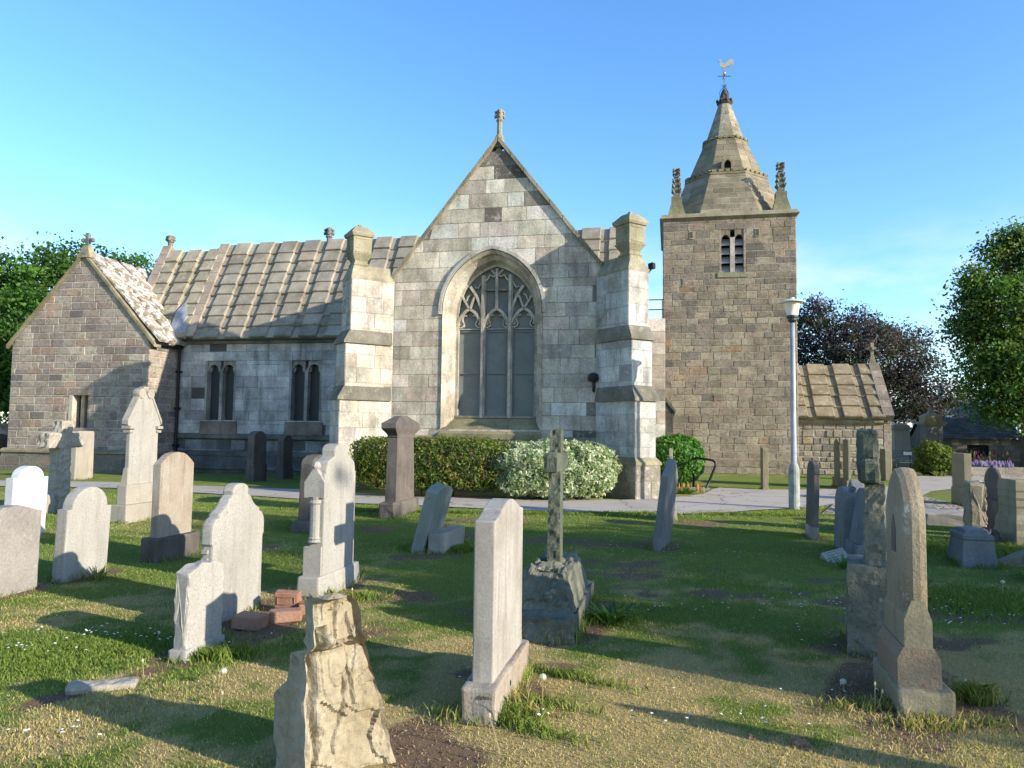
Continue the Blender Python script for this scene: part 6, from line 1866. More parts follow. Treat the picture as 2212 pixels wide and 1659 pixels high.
def tree(name, label, pos, lobes, pal, trunk_h, trunk_r, leaf=.2, clumps=260, per=38, cr=.42, cat='tree', bark=(.09, .075, .055), seed=1, droop=.3, group=None, fill=.35):
    """lobes = [(dx, dy, z, rx, ry, rz)]"""
    rs = np.random.RandomState(seed); rr = random.Random(seed)
    e = empty(name, pos, 0, label, cat, group)
    mb = MB()
    top = Vector((rr.uniform(-.2, .2), rr.uniform(-.2, .2), trunk_h))
    mb.tube([(0, 0, -.2), (0.03, 0, .5), tuple(top * .5), tuple(top)], [trunk_r * 1.5, trunk_r * 1.1, trunk_r * .9, trunk_r * .75], 10, bark)
    for (dx, dy, z, rx, ry, rz) in lobes:
        c = Vector((dx, dy, z)); st = top * rr.uniform(.75, 1.0)
        m1 = st.lerp(c, .5) + Vector((rr.uniform(-.3, .3), rr.uniform(-.3, .3), -.3))
        mb.tube([tuple(st), tuple(m1), tuple(c)], [trunk_r * .5, trunk_r * .32, trunk_r * .14], 6, bark)
        for k in range(5):
            d = Vector((rr.gauss(0, 1), rr.gauss(0, 1), rr.gauss(.3, .8))).normalized()
            q = c + Vector((d.x * rx, d.y * ry, d.z * rz)) * .85
            s0 = m1.lerp(c, rr.uniform(.2, 1))
            mb.tube([tuple(s0), tuple(s0.lerp(q, .5) + Vector((0, 0, .15))), tuple(q)], [trunk_r * .16, trunk_r * .1, trunk_r * .03], 5, bark)
    mb.build('trunk', M_BARK, e)
    P = []; N_ = []; ID = []; cid = 0
    vol = sum((l[3] * l[4] * l[5]) ** (2 / 3) for l in lobes)
    for (dx, dy, z, rx, ry, rz) in lobes:
        nc = max(6, int(clumps * (rx * ry * rz) ** (2 / 3) / vol))
        for k in range(nc):
            d = rs.normal(size=3); d /= np.linalg.norm(d)
            rad = rs.uniform(.78, 1.08) if rs.rand() > fill else rs.uniform(.2, .8)
            c = np.array([dx, dy, z]) + d * np.array([rx, ry, rz]) * rad
            m = int(per * rs.uniform(.6, 1.4))
            off = rs.normal(size=(m, 3)) * np.array([cr, cr, cr * .6]) * rs.uniform(.6, 1.25)
            P.append(c + off); N_.append(np.repeat(d[None, :] * .8, m, 0)); ID.append(np.full(m, cid)); cid += 1
    P = np.concatenate(P); N_ = np.concatenate(N_); ID = np.concatenate(ID)
    V, F = leaf_quads(P, leaf, N_, droop, rs=rs)
    np_mesh('crown', V, F, pal_cols(len(P), pal, ID, rs), M_LEAF, e)
    return e

def lobe_px(c0, Y, items):
    """items (u, v, ru px, rv px, dy) -> lobes relative to c0, for a tree standing at distance Y"""
    out = []
    for u, v, ru, rv, dy in items:
        Yd = Y + dy; p = far_point(u, Yd); z = far_z(u, v, Yd); k = Yd / FPX
        out.append((p.x - c0.x, p.y - c0.y, z, ru * k, (ru + rv) / 2 * k, rv * k))
    return out
c0 = far_point(95, 33)
tree('broadleaf_tree', 'bright green sycamore-like tree rising behind the transept at the left', c0,
     lobe_px(c0, 33, [(75, 590, 48, 52, 0), (125, 570, 55, 45, 1), (60, 690, 75, 70, -1), (10, 640, 50, 60, 1), (20, 780, 70, 90, 0), (150, 640, 70, 60, 2), (-50, 720, 80, 110, 1), (240, 580, 40, 32, 2.5), (275, 575, 22, 28, 3), (200, 610, 60, 50, 2.5), (-40, 600, 60, 60, 1), (10, 870, 50, 55, 0), (-60, 850, 80, 70, 0)]),
     [(.05, .13, .018), (.075, .17, .025), (.04, .095, .015), (.09, .19, .03)], 4.2, .3, leaf=.185, clumps=600, per=62, cr=.40, seed=3)
tree('broadleaf_tree', 'darker green tree low behind the boundary wall at the far left edge', far_point(-70, 40), lobe_px(far_point(-70, 40), 40, [(-70, 780, 110, 110, 0), (-10, 850, 60, 60, 1)]), [(.03, .075, .018), (.04, .09, .02)], 3, .25, leaf=.26, clumps=160, seed=4)
c0 = far_point(1880, 50)
tree('copper_beech_tree', 'dark purple-leaved tree spreading behind the low aisle roof', c0,
     lobe_px(c0, 50, [(1790, 720, 68, 55, 0), (1750, 690, 45, 38, 1), (1850, 760, 80, 68, -1), (1930, 770, 72, 62, 0), (1990, 830, 68, 60, 0), (1880, 720, 55, 36, 2), (2035, 880, 45, 42, 0), (1970, 740, 40, 35, 1), (1790, 820, 80, 60, 1), (1900, 850, 90, 55, 1), (1765, 655, 22, 16, 1), (1960, 885, 60, 26, -1), (1850, 680, 20, 18, 1), (1720, 760, 40, 60, 2)]),
     [(.045, .038, .05), (.035, .042, .03), (.06, .042, .065), (.08, .065, .075), (.055, .07, .03)], 3.5, .4, leaf=.20, clumps=680, per=54, cr=.46, bark=(.06, .05, .045), seed=5, fill=.3)
c0 = far_point(2225, 31)
tree('broadleaf_tree', 'large green tree with yellowish sunlit tips filling the right edge', c0,
     lobe_px(c0, 31, [(2200, 560, 52, 58, 0), (2250, 540, 60, 60, 0), (2140, 640, 52, 52, 0), (2210, 660, 70, 60, -1), (2105, 700, 40, 46, 0), (2150, 770, 62, 60, -.5), (2230, 790, 75, 70, -1), (2130, 850, 48, 48, 0), (2210, 870, 70, 48, -1), (2300, 680, 85, 120, 0), (2120, 600, 26, 26, 0), (2310, 840, 80, 80, 0), (2180, 900, 45, 24, 0), (2088, 690, 26, 30, 0), (2095, 735, 30, 32, .5), (2090, 640, 20, 22, .5), (2185, 515, 34, 30, 0)]),
     [(.065, .14, .025), (.085, .165, .03), (.05, .115, .022), (.16, .20, .045), (.045, .10, .022)], 3.2, .38, leaf=.165, clumps=620, per=70, cr=.36, seed=6, fill=.22)
# trees standing beyond the right edge of the picture, whose shade lies over the lawn
tree('broadleaf_tree', 'low spreading tree outside the picture to the right, shading the middle lawn', (20.5, -1.2, 0),
     [(0, 0, 4.2, 3.0, 3.2, 2.8), (-.6, 2.3, 3.4, 2.2, 1.9, 2.4), (.3, -2.0, 3.6, 2.4, 2.0, 2.4), (0, -.4, 7.6, 2.2, 2.3, 2.2), (.4, -.8, 1.8, 2.6, 3.0, 1.6), (0, 2.4, 1.5, 2, 2, 1.4), (0, 2.0, 6.0, 1.6, 1.5, 1.6), (.3, -3.0, 5.7, 2.0, 1.8, 2.2), (-.2, -3.6, 4.4, 1.8, 1.5, 1.8), (0, -3.1, 2.2, 2.0, 1.6, 1.7), (.2, -1.6, 5.6, 1.8, 1.6, 1.7)],
     [(.05, .10, .02), (.04, .08, .018)], 2.2, .3, leaf=.30, clumps=860, per=44, cr=.45, seed=8, fill=.45)
tree('broadleaf_tree', 'taller bushy tree outside the picture on the right, beyond the lawn', (27, 3.5, 0),
     [(0, 0, 3.0, 3.0, 2.6, 2.4), (.2, .5, 5.0, 2.2, 2.0, 1.6), (0, -1.5, 1.8, 2.2, 2.0, 1.5)],
     [(.05, .10, .02), (.04, .08, .018)], 2.2, .3, leaf=.30, clumps=200, per=40, cr=.5, seed=9, fill=.45)

tree('broadleaf_tree', 'dark bushy tree outside the picture on the far right, shading the outbuilding', (37, 34, 0),
     [(0, 0, 4.0, 4, 4, 3.2), (-2, 3, 4, 3, 3, 3), (1, -3, 4, 3, 3, 3), (0, 0, 7, 3, 3, 2.4), (-3, 5.5, 3.6, 3, 3, 3)], [(.05, .10, .02), (.04, .08, .018)], 2.2, .3, leaf=.34, clumps=420, per=36, cr=.55, seed=19, fill=.45)

def shrub(name, label, c, rx, ry, rz, zc, pal, leaf, n, rz_=0, boxy=2.0, cat='shrub', core=(.02, .022, .012), seed=2, mat=None, lump=.10, stem=True, z0=.05, jitter=.9, layers=.18):
    """a dense bush: leaves through the outer shell of a rounded box, twigs inside"""
    rs = np.random.RandomState(seed)
    e = empty(name, (c[0], c[1], 0), rz_, label, cat)
    m = int(n * 1.5)
    d = rs.normal(size=(m, 3)); d /= np.linalg.norm(d, axis=1, keepdims=True)
    k = (np.abs(d) ** boxy).sum(1) ** (1 / boxy)
    s = d / k[:, None]
    P = s * np.array([rx, ry, rz])
    ang = np.arctan2(d[:, 1], d[:, 0])
    lumps = 1 + lump * 2 * (fbm(P[:, 0] + P[:, 1] * .7, P[:, 2] + P[:, 1] * .5, 2.6, seed + 50, 3) - .5) + lump * (fbm(P[:, 0] * 1.0, P[:, 2] - P[:, 1], 8, seed + 60, 2) - .5) * 1.5
    P = P * (lumps * (1 - np.abs(rs.normal(size=m)) * layers))[:, None]
    P[:, 2] += zc
    keep = P[:, 2] > z0
    P = P[keep][:n]; s = s[keep][:n]
    cid = (np.floor((P[:, 0] + 50) / .14) * 7919 + np.floor((P[:, 1] + 50) / .14) * 104729 + np.floor((P[:, 2] + 5) / .14) * 1299709).astype(np.int64) % 997
    V, F = leaf_quads(P, leaf, s * 1.0, .1, aspect=.5, rs=rs, jitter=jitter)
    mb = MB()
    for q in range(14):
        a = rs.rand() * 6.28; f = rs.uniform(.2, .75)
        mb.tube([(rx * .25 * cos(a), ry * .25 * sin(a), -.03), (rx * f * .6 * cos(a), ry * f * .6 * sin(a), zc * .8), (rx * f * cos(a), ry * f * sin(a), zc + rz * rs.uniform(.1, .7))], [.022, .015, .006], 5, (.09, .07, .05))
    mb.build('stem', M_BARK, e)
    np_mesh('foliage', V, F, pal_cols(len(P), pal, cid, rs, .22), mat or M_LEAF, e)
    # twiggy shade inside, a loose inner layer of darker leaves
    return e
# hedge and shrubs in front of the gable
a, b = gp(742, 1074), gp(1105, 1083)
ce = (a + b) / 2; ln = (b - a).length; yw = atan2((b - a).y, (b - a).x)
nrm_ = Vector((-sin(yw), cos(yw), 0)) * .62
ztop = zat(ce + nrm_, 951)
shrub('clipped_hedge', 'clipped green hedge with reddish tips below the great window, left half', ce + nrm_, ln / 2 + .05, .62, ztop / 2 - .06, ztop / 2 + .1, [(.13, .175, .03), (.17, .21, .04), (.09, .135, .025), (.19, .16, .045), (.11, .155, .03)], .072, 36000, yw, boxy=5.0, cat='hedge', seed=12, lump=.15, layers=.18, z0=.2)
a, b = gp(1066, 1085), gp(1343, 1086)
ce = (a + b) / 2; ln = (b - a).length; yw = atan2((b - a).y, (b - a).x)
nrm_ = Vector((-sin(yw), cos(yw), 0)) * .68
ztop = zat(ce + nrm_, 955)
shrub('variegated_shrub', 'rounded silvery white-edged shrub filling the right half below the great window', ce + nrm_, ln / 2, .72, ztop / 2, ztop / 2 + .02, [(.50, .54, .38), (.36, .42, .27), (.60, .62, .48), (.20, .27, .13), (.27, .34, .18)], .078, 32000, yw, boxy=2.9, seed=13, lump=.2, layers=.17)
a, b = gp(1405, 1052), gp(1528, 1052)
ce = (a + b) / 2 + Vector((0, .6, 0)); ln = (b - a).length
ztop = zat(ce, 940)
shrub('rounded_shrub', 'glossy bright green rounded bush between the buttress and the tower', ce, ln / 2, .8, ztop / 2, ztop / 2 + .02, [(.075, .19, .025), (.10, .24, .03), (.06, .15, .022), (.085, .21, .028)], .085, 21000, 0, boxy=2.3, seed=14, lump=.12, layers=.12, mat=M_LEAFG)
ce = gp(2019, 1022); ce = Vector((ce.x / ce.y * 30, 30, 0))
shrub('rounded_shrub', 'yellowish green rounded bush with a few red flowers beside the bench', ce, 37 / FPX * 30, .7, far_z(2019, 957, 30) / 2, far_z(2019, 957, 30) / 2 + .02, [(.14, .19, .03), (.18, .22, .04), (.10, .145, .025)], .13, 7000, 0, boxy=2.2, seed=15, lump=.26, layers=.2)

def spiky(name, label, c, n, h, col, seed, spread=.5, wid=.02, cat='plant', flowers=None, arch=.5):
    rs = random.Random(seed)
    e = empty(name, (c[0], c[1], 0), 0, label, cat)
    mb = MB()
    for k in range(n):
        a = rs.random() * 6.28; r = rs.random() * spread * .35; l = h * rs.uniform(.6, 1.1); o = rs.uniform(.2, 1) * spread
        q = rs.uniform(.75, 1.25); cc = tuple(x * q for x in col)
        p = [Vector((cos(a) * (r + o * t), sin(a) * (r + o * t), l * (t * (1.6 - .6 * t) - arch * .55 * t * t * t))) for t in (0, .35, .7, 1)]
        s = Vector((-sin(a), cos(a), 0)) * wid
        for i in range(3):
            w0, w1 = (1 - i / 3.2), (1 - (i + 1) / 3.2)
            mb.quad(p[i] - s * w0, p[i] + s * w0, p[i + 1] + s * w1, p[i + 1] - s * w1, cc)
    mb.build('leaves', M_LEAF, e)
    if flowers:
        mb = MB()
        for k in range(flowers[0]):
            a = rs.random() * 6.28; r = spread * sqrt(rs.random()) * flowers[3]; z = h * rs.uniform(.55, 1.0)
            q = rs.uniform(.7, 1.25); cc = tuple(min(.9, x * q) for x in flowers[1][k % len(flowers[1])])
            x, y = cos(a) * r * flowers[4], sin(a) * r
            mb.lathe([(0, -.09), (flowers[2], -.05), (flowers[2] * .8, .02), (flowers[2] * .3, .09), (0, .11)], 5, (x, y, z), cc)
        mb.build('flowers', M_LEAF, e)['kind'] = 'stuff'
    return e
c = far_point(2062, 29.6); spiky('spiky_plant', 'clump of pale sword-leaved plant by the path beside the bench bush', c, 70, .5, (.22, .28, .13), 3, .55, .035)
c = far_point(2028, 29.4); spiky('spiky_plant', 'low yellow-green leafy clump at the foot of the bench bush', c, 60, .32, (.20, .25, .06), 4, .45, .035)
c = far_point(2128, 31); spiky('flower_clump', 'clump of lilac purple flowers before the dark outbuilding', c, 90, .55, (.14, .17, .06), 5, .8, .04, 'flowers', (260, [(.34, .29, .55), (.42, .36, .60), (.33, .25, .45)], .045, 1.0, 1.3))
c = far_point(2125, 31.9); spiky('flower_clump', 'taller clump of reddish and green stems behind the lilac flowers', c, 90, .95, (.13, .14, .05), 6, .7, .04, 'flowers', (60, [(.22, .06, .09), (.28, .25, .10)], .05, 1.0, 1.6))
c = gp(1826, 1228); spiky('fern', 'small bright green fern growing beside the marble fragment', c, 46, .2, (.10, .22, .04), 7, .22, .018, 'plant')
c = gp(1325, 1345); spiky('weed_clump', 'clump of broad-leaved weeds beside the boulder base of the green cross', c, 60, .18, (.07, .15, .03), 8, .3, .022, 'plant')
c = gp(1478, 1066); spiky('weed_clump', 'weeds with small leaves in the bed under the round green bush', c, 60, .2, (.10, .18, .04), 9, .5, .03, 'plant', (20, [(.45, .12, .05), (.5, .45, .2)], .02, .9, 1.2))
c = gp(1400, 1076); spiky('weed_clump', 'tuft of weeds with orange flowers at the foot of the right buttress', c, 36, .3, (.12, .17, .05), 10, .3, .02, 'plant', (14, [(.5, .15, .05)], .02, .9, 1.0))
c = gp(212, 1251); spiky('weed_clump', 'wispy weeds at the foot of the pale half-round headstone', c, 60, .16, (.16, .2, .07), 11, .22, .008, 'plant')

# dandelion clocks and stalks: few enough to count
def dandelion(u, v, vtop, clock, label, lean=0.0):
    c = gp(u, v); h = zat(c, vtop)
    e = empty('dandelion', (c.x, c.y, 0), 0, label, 'dandelion', 'dandelions in the lawn')
    mb = MB(); mb.tube([(0, 0, 0), (lean * h * .5, 0, h * .55), (lean * h, 0, h)], [.0035, .003, .0025], 5, (.42, .36, .2)); mb.build('stalk', M_LEAF, e)
    mb = MB()
    if clock: mb.lathe([(0, -.02), (.017, -.012), (.022, 0), (.017, .012), (0, .02)], 8, (lean * h, 0, h), (.55, .56, .52))
    else: mb.lathe([(0, -.004), (.006, 0), (.007, .012), (.003, .02), (0, .02)], 6, (lean * h, 0, h), (.6, .55, .42))
    mb.build('seed_head', M_LEAF, e)
for a in ((476, 1422 + 108, 1500, 0, 'tall bare dandelion stalk leaning by the small curved headstone', .1),
          (477, 1486, 1449, 1, 'dandelion clock standing beside the flat pale kerb stone', .12), (310, 1462, 1430, 0, 'thin bare stalk just left of the small headstone slab', -.1),
          (1080, 1630, 1549, 0, 'pale leaning bare stalk in front of the heavy square base', -.3), (1172, 1524, 1462, 1, 'dandelion clock on a red stalk right of the heavy square base', .0),
          (1890, 1528, 1480, 0, 'bare stalk at left before the rust-stained pedestal', .02), (1897, 1530, 1497, 0, 'second bare stalk before the rust-stained pedestal, leaning right', .3),
          (2167, 1290, 1257, 1, 'dandelion clock in the shaded grass before the slab corner at right', .0), (1822, 1490, 1472, 1, 'dandelion clock in the dark grass left of the rust-stained pedestal', .0),
          (2004, 1535, 1478, 0, 'thin grass-like stalk rising in front of the right plinth', .1), (766, 1345, 1275, 0, 'pale stalk sticking up behind the broken ochre headstone', -.1)):
    dandelion(*a)
# ------------------------------------------------------------------ ground sheet
def graded(lo, hi, flo, fhi, step, grow=1.22):
    c = list(np.arange(flo, fhi + 1e-6, step))
    s = step; x = fhi
    while x < hi: s *= grow; x += s; c.append(x)
    s = step; x = flo; l = []
    while x > lo: s *= grow; x -= s; l.append(x)
    return np.array(l[::-1] + c)
def grass_nodes(t, dry, soil, v):
    n1 = t.noise(v, 70, 3, .7); n2 = t.noise(v, 9, 5, .6); n3 = t.noise(v, 260, 2, .7)
    g = t.mix(n2, (.13, .18, .032), (.19, .235, .05))
    d = t.mix(n2, (.37, .28, .12), (.49, .375, .175))
    fac = t.math('ADD', dry, t.math('MULTIPLY', t.math('SUBTRACT', n1, .5), .9))
    c = t.mix(t.ramp(fac, .3, .7), g, d)
    s = t.mix(n1, (.09, .058, .036), (.32, .215, .13))
    c = t.mix(t.ramp(t.math('ADD', soil, t.math('MULTIPLY', t.math('SUBTRACT', n1, .5), .5)), .35, .6), c, s)
    c = t.mix(1.0, c, t.ramp(n3, .25, .75, (.55,) * 3, (1.35,) * 3), 'MULTIPLY')
    t.principled(c, .95, .1, bump=t.math('ADD', n1, t.math('MULTIPLY', n3, .7)), dist=.03, strength=.8)
t = NT('lawn')
at = t.n.new('ShaderNodeAttribute'); at.attribute_name = 'mask'
sp_ = t.n.new('ShaderNodeSeparateColor'); t.l.new(at.outputs['Color'], sp_.inputs[0])
grass_nodes(t, sp_.outputs[0], sp_.outputs[1], t.coords())
M_LAWN = t.m
xs = graded(-900, 900, -14, 14, .10); ys = graded(-60, 1500, .8, 24, .10)
X, Y = np.meshgrid(xs, ys, indexing='ij')
nx, ny = X.shape
z = (fbm(X, Y, .5, 90, 3) - .5) * .03
z *= np.clip((14 - np.abs(X)) / 2, 0, 1) * np.clip((13 - Y) / 3, 0, 1)
sm = soilmask(X, Y); dr = dryness(X, Y)
z -= sm * .012 * (Y < 14)
V = np.stack([X, Y, z - .004], -1).reshape(-1, 3)
i, j = np.meshgrid(np.arange(nx - 1), np.arange(ny - 1), indexing='ij')
F = np.stack([i * ny + j, (i + 1) * ny + j, (i + 1) * ny + j + 1, i * ny + j + 1], -1).reshape(-1, 4)
g = np_mesh('lawn', V, F, np.ones((len(F), 3)), M_LAWN, smooth=True)
tag(g, kind='structure')
mk = g.data.attributes.new('mask', 'FLOAT_COLOR', 'POINT')
mc = np.ones((len(V), 4), np.float32); mc[:, 0] = dr.ravel(); mc[:, 1] = sm.ravel(); mk.data.foreach_set('color', mc.ravel())
def ground_z(x, y):
    z = (fbm(x, y, .5, 90, 3) - .5) * .03 * np.clip((14 - np.abs(x)) / 2, 0, 1) * np.clip((13 - y) / 3, 0, 1)
    return z - soilmask(x, y) * .012 * (y < 14) - .004

t = NT('path_tarmac'); v = t.coords()
n = t.noise(v, 90, 3, .7); n2 = t.noise(v, 1.3, 5)
vo = t.new('ShaderNodeTexVoronoi', Scale=120.0); t.l.new(v, vo.inputs['Vector'])
c = t.mix(n2, (.42, .365, .30), (.50, .44, .37))
c = t.mix(1.0, c, t.ramp(vo.outputs['Distance'], .0, .6, (1.15,) * 3, (.8,) * 3), 'MULTIPLY')
c = t.mix(t.math('MULTIPLY', t.ramp(t.noise(v, .9, 7, .65), .5, .68), .45), c, (.22, .195, .165))
ck = t.new('ShaderNodeTexVoronoi', Scale=.55); ck.feature = 'DISTANCE_TO_EDGE'
wv_ = t.new('ShaderNodeVectorMath'); wv_.operation = 'ADD'
wn_ = t.new('ShaderNodeTexNoise', Scale=3.0); t.l.new(v, wn_.inputs['Vector'])
ws_ = t.new('ShaderNodeVectorMath'); ws_.operation = 'SCALE'; ws_.inputs['Scale'].default_value = .5
t.l.new(wn_.outputs['Color'], ws_.inputs[0]); t.l.new(v, wv_.inputs[0]); t.l.new(ws_.outputs[0], wv_.inputs[1]); t.l.new(wv_.outputs[0], ck.inputs['Vector'])
c = t.mix(t.ramp(ck.outputs['Distance'], .006, .014, (.7, .7, .7), (0, 0, 0)), c, (.10, .09, .075))
t.principled(c, .9, .2, bump=vo.outputs['Distance'], dist=.006, strength=.5)
M_PATH = t.m
def sheet(name, poly, z, mat):
    bm = bmesh.new(); f = bm.faces.new([bm.verts.new((x, y, z)) for x, y in poly]); bmesh.ops.triangulate(bm, faces=[f])
    bmesh.ops.recalc_face_normals(bm, faces=bm.faces)
    o = bm_obj(name, bm, mat, None); return tag(o, kind='structure')
sheet('path', PATH, .018, M_PATH)
t = NT('cobbles'); v = t.coords()
vo = t.new('ShaderNodeTexVoronoi', Scale=5.5); vo.feature = 'DISTANCE_TO_EDGE'; t.l.new(v, vo.inputs['Vector'])
vc = t.new('ShaderNodeTexVoronoi', Scale=5.5); t.l.new(v, vc.inputs['Vector'])
c = t.mix(t.noise(v, 3, 5), (.32, .26, .20), (.42, .36, .29))
sepc = t.n.new('ShaderNodeSeparateColor'); t.l.new(vc.outputs['Color'], sepc.inputs[0])
c = t.mix(1.0, c, t.ramp(sepc.outputs[0], 0, 1, (.7,) * 3, (1.2,) * 3), 'MULTIPLY')
c = t.mix(t.ramp(vo.outputs['Distance'], .02, .06, (1, 1, 1), (0, 0, 0)), c, (.07, .065, .035))
t.principled(c, .9, .2, bump=t.ramp(vo.outputs['Distance'], 0, .12), dist=.04, strength=.8)
sheet('paving', PAVE, .026, t.m)
def ring_strip(name, pts, w, z, mat):
    mb = MB()
    for a, b in zip(pts[:-1], pts[1:]):
        a, b = Vector((*a, 0)), Vector((*b, 0)); d = (b - a); L = d.length; d.normalize(); n = Vector((-d.y, d.x, 0)) * w
        mb.hexa([a - n * .2 - Vector((0, 0, .1)), b - n * .2 - Vector((0, 0, .1)), b + n - Vector((0, 0, .1)), a + n - Vector((0, 0, .1))], [a - n * .2 + Vector((0, 0, z)), b - n * .2 + Vector((0, 0, z)), b + n + Vector((0, 0, z)), a + n + Vector((0, 0, z))], (.36, .33, .28))
    o = mb.build(name, mat); return tag(o, kind='structure')
ring_strip('path_kerb', ppix(*[(620, 1083), (757, 1091), (900, 1097), (1060, 1105), (1217, 1110)][::1])[::-1], .10, .012, M_trim) if False else None
# bare planting bed below the hedge
BED = ppix((730, 1066), (900, 1072), (1060, 1077), (1200, 1081), (1350, 1082), (1420, 1077), (1480, 1074), (1525, 1066), (1545, 1052), (1420, 1040), (740, 1040))
sheet('planting_bed', [(x, y) for x, y in BED], .008, mat_masonry('bed_soil', 30, var=.4, dist=.03)) if False else None

# ------------------------------------------------------------------ grass blades
RB = np.random.RandomState(5)
def blades(x, y, h, w, col, name):
    n = len(x); z = ground_z(x, y)
    a = RB.rand(n) * 2 * pi; lean = RB.normal(size=(n, 2)) * .45
    base = np.stack([x, y, z - .004], -1)
    s = np.stack([np.cos(a), np.sin(a), np.zeros(n)], -1) * (w / 2)[:, None]
    tip = base + np.stack([lean[:, 0] * h, lean[:, 1] * h, h], -1)
    mid = base + np.stack([lean[:, 0] * h * .3, lean[:, 1] * h * .3, h * .58], -1)
    V = np.stack([base - s, base + s, mid + s * .75, tip, mid - s * .75], 1).reshape(-1, 3)
    F = np.arange(5 * n).reshape(n, 5)
    return V, F, col
def blade_cols(x, y, lush=0.0):
    n = len(x); d = dryness(x, y) + RB.normal(size=n) * .28 - lush
    g = np.array([[.14, .205, .032], [.175, .24, .04], [.21, .265, .055], [.11, .175, .028]])[RB.randint(0, 4, n)]
    dr_ = np.array([[.48, .375, .17], [.53, .42, .21], [.42, .315, .14], [.43, .39, .125]])[RB.randint(0, 4, n)]
    t_ = np.clip((d - .32) / .36, 0, 1)[:, None]
    c = (g * (1 - t_) + dr_ * t_) * RB.uniform(.8, 1.2, (n, 1))
    return c
def scatter(n, ymin, ymax, pw=1.0):
    """points in the wedge in front of the camera"""
    y = (ymin ** (1 - pw) + RB.rand(n) * (ymax ** (1 - pw) - ymin ** (1 - pw))) ** (1 / (1 - pw)) if pw != 1 else ymin * (ymax / ymin) ** RB.rand(n)
    x = (RB.rand(n) * 2 - 1) * (y * .74 + .5)
    return x, y
VV, FF, CC, off = [], [], [], 0
def push(x, y, h, w, c):
    global off
    V, F, c = blades(x, y, h, w, c, '')
    VV.append(V); FF.append(F + off); CC.append(c); off += len(V)
x, y = scatter(560000, 2.3, 17.5, .45)
sm = soilmask(x, y)
k = (RB.rand(len(x)) > sm * 1.05) & ~in_path(x, y) & ~in_foot(x, y)
x, y = x[k], y[k]
long_ = np.clip((fbm(x, y, .9, 61, 3) - .5) * 4, 0, 1)
h = RB.uniform(.006, .018, len(x)) * (1 + .6 * long_) * (1 + .03 * y); w = RB.uniform(.002, .0038, len(x)) * (1 + y * .13)
push(x, y, h, w, blade_cols(x, y, long_ * .15))
y = 2.3 + RB.rand(150000) ** 1.3 * 15; x = (RB.rand(150000) * 2 - 1) * 16
k = (np.abs(x) > y * .74 + .4) & ~in_path(x, y) & ~in_foot(x, y); x, y = x[k], y[k]
push(x, y, RB.uniform(.008, .022, len(x)), RB.uniform(.004, .007, len(x)) * (1 + y * .08), blade_cols(x, y))
# lush green strips along the rows, and daisied patches
def patch(u, v, rx, ry, yaw, n, hmin, hmax, lush=.5):
    c = gp(u, v); a = RB.normal(size=n) * rx * .55; b = RB.normal(size=n) * ry * .55
    x = c.x + a * cos(yaw) - b * sin(yaw); y = c.y + a * sin(yaw) + b * cos(yaw)
    k = ~in_path(x, y) & ~in_foot(x, y); x, y = x[k], y[k]
    push(x, y, RB.uniform(hmin, hmax, len(x)), RB.uniform(.004, .006, len(x)) * (1 + .05 * y), blade_cols(x, y, lush))
patch(230, 1395, .75, .30, .25, 7000, .015, .045, .7); patch(90, 1440, .5, .3, .2, 3000, .015, .045, .7)
patch(1235, 1460, .07, .35, .95, 900, .015, .06, .8); patch(1130, 1570, .08, .3, .95, 800, .015, .07, .8); patch(1180, 1515, .06, .3, .95, 500, .015, .06, .8)
patch(1900, 1520, .35, .10, .1, 800, .015, .07, .5); patch(2040, 1560, .35, .10, .1, 800, .015, .07, .4); patch(2105, 1505, .12, .1, .1, 700, .04, .13, .8)
patch(480, 1415, .2, .1, .2, 1200, .03, .1, .8); patch(770, 1290, .25, .15, 0, 700, .02, .09, .9); patch(1310, 1335, .3, .22, 0, 1300, .02, .09, .9); patch(2110, 1190, 1.0, .5, 0, 6000, .04, .12, .9); patch(2000, 1180, .6, .4, 0, 1800, .03, .09, .9)
patch(960, 1190, .5, .2, 0, 2500, .03, .09, .8); patch(1060, 1545, .3, .12, .1, 800, .03, .10, .6); patch(2120, 1300, .8, .6, 0, 7000, .03, .08, .9); patch(1560, 1112, 2.4, .15, 0, 5000, .03, .09, .7); patch(1000, 1108, 3.2, .12, -.05, 7000, .03, .08, .7)
xs_, ys_, hs_ = [], [], []
for (x0, y0, x1, y1, spd, hh, cnt) in TUFTS:
    if cnt <= 0: continue
    q = RB.rand(cnt); dens = RB.rand(cnt) < .35 + .65 * (fbm(x0 + (x1 - x0) * q, y0 + (y1 - y0) * q, 5, 33, 2) > .48)
    q = q[dens]
    xs_.append(x0 + (x1 - x0) * q + RB.normal(size=len(q)) * spd); ys_.append(y0 + (y1 - y0) * q + RB.normal(size=len(q)) * spd); hs_.append(RB.uniform(.35, 1.15, len(q)) * hh)
x = np.concatenate(xs_); y = np.concatenate(ys_); h = np.concatenate(hs_)
k = ~in_path(x, y) & ~in_foot(x, y, -.01); x, y, h = x[k], y[k], h[k]
push(x, y, h, RB.uniform(.003, .006, len(x)) * (1 + .05 * y), blade_cols(x, y, .45))
gr = np_mesh('grass', np.concatenate(VV), np.concatenate(FF), np.concatenate(CC), mat_leaf('grass_blades', .3, .6))
tag(gr, 'short mown grass, green and sun-scorched in patches', 'grass', kind='stuff')

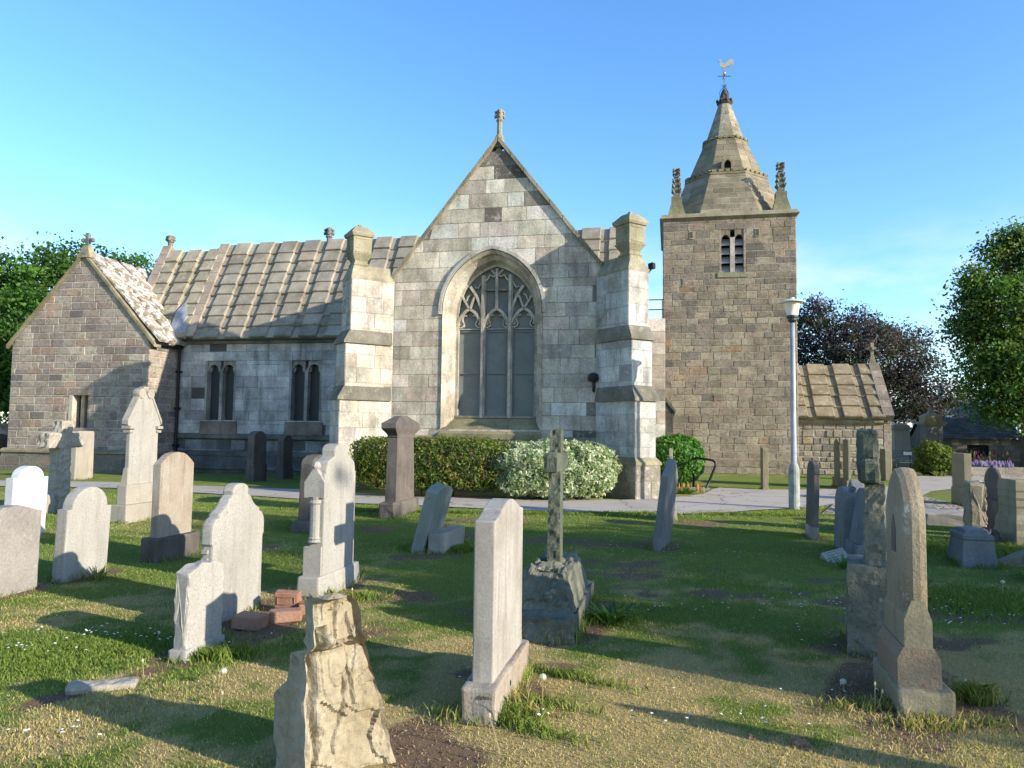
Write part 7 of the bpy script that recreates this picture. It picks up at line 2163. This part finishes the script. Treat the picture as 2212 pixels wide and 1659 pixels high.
# crumbs of earth and dead grass on the bare patches
n = 60000
x, y = scatter(n, 2.3, 12, .5)
k = (RB.rand(n) < soilmask(x, y) * 1.0) & ~in_path(x, y); x, y = x[k], y[k]; n = len(x)
z_ = ground_z(x, y)
C = np.stack([x, y, z_ + RB.uniform(.0, .008, n)], -1)
V, F = leaf_quads(C, .02, np.tile([0, 0, .6], (n, 1)), 0, aspect=.35, rs=RB)
cc = np.array([[.13, .085, .052], [.22, .145, .088], [.27, .19, .115], [.08, .055, .036], [.25, .18, .11]])[RB.randint(0, 5, n)]
lt = np_mesh('earth_litter', V, F, cc, mat_leaf('litter', .05, .9)); tag(lt, 'crumbs of bare earth and dead grass around the stones', 'bare earth', kind='stuff')

# daisies: scattered by the hundred
pts = []
for u, v, rx, ry, n in ((250, 1380, .75, .22, 34), (60, 1410, .5, .2, 12), (100, 1590, .4, .2, 10), (1450, 1190, 1.5, .7, 34), (1500, 1310, 1.3, .5, 26), (1800, 1310, .6, .5, 18), (2100, 1330, .8, .8, 36), (1650, 1140, 1.4, .5, 24), (1000, 1190, .8, .3, 14), (1900, 1500, .5, .12, 12), (2110, 1485, .10, .06, 6), (1170, 1555, .1, .06, 4), (1830, 1380, .5, .3, 14), (1700, 1080, 2.5, 1.5, 30), (420, 1060, 2.5, 1.0, 20), (560, 1180, 1.2, .6, 10), (800, 1420, 1.2, .5, 8), (1450, 1560, .8, .3, 6), (1690, 1560, .5, .2, 6)):
    c = gp(u, v)
    for k in range(n): pts.append((c.x + RB.normal() * rx * .5, c.y + RB.normal() * ry * .5))
x = np.array([p[0] for p in pts]); y = np.array([p[1] for p in pts]); k = ~in_path(x, y) & ~in_foot(x, y, .03); x, y = x[k], y[k]
z_ = ground_z(x, y)
mb = MB()
for a, b, c in zip(x, y, z_):
    h = RB.uniform(.025, .055); s = RB.uniform(.008, .012); tx, ty = RB.normal() * .25, RB.normal() * .25
    mb.tube([(a, b, c), (a + tx * h, b + ty * h, c + h)], .0012, 3, (.1, .16, .04), cap=False)
    R_ = [(a + tx * h + s * cos(q * pi / 3), b + ty * h + s * sin(q * pi / 3), c + h + .002 - tx * s * cos(q * pi / 3)) for q in range(6)]
    mb.add(R_ + [(a + tx * h, b + ty * h, c + h + .006)], [(q, (q + 1) % 6, 6) for q in range(6)], (.8, .8, .78))
ds = mb.build('daisies', mat_leaf('daisy_petals', .3)); tag(ds, 'small white daisies dotted over the grass', 'daisies', kind='stuff')

# little mole-like heaps of brown earth
for u, v, r, lab in ((1727, 1606, .055, 'small brown heap of dry earth on the scorched lawn at lower right'), (1622, 1592, .03, 'tiny crumb heap of brown earth left of the larger one')):
    c = gp(u, v); e = empty('earth_heap', (c.x, c.y, 0), 0, lab, 'earth heap')
    mb = MB(); rough_block(mb, -r, r, -r * .7, r * .7, -.02, r * .5, .012, .012, 30, 51, taper=.4, rnd=.01)
    mb.build('heap', mat_simple('crumbly_earth', (.20, .125, .085), .95, 0, .1, .4, 40, .01), e)
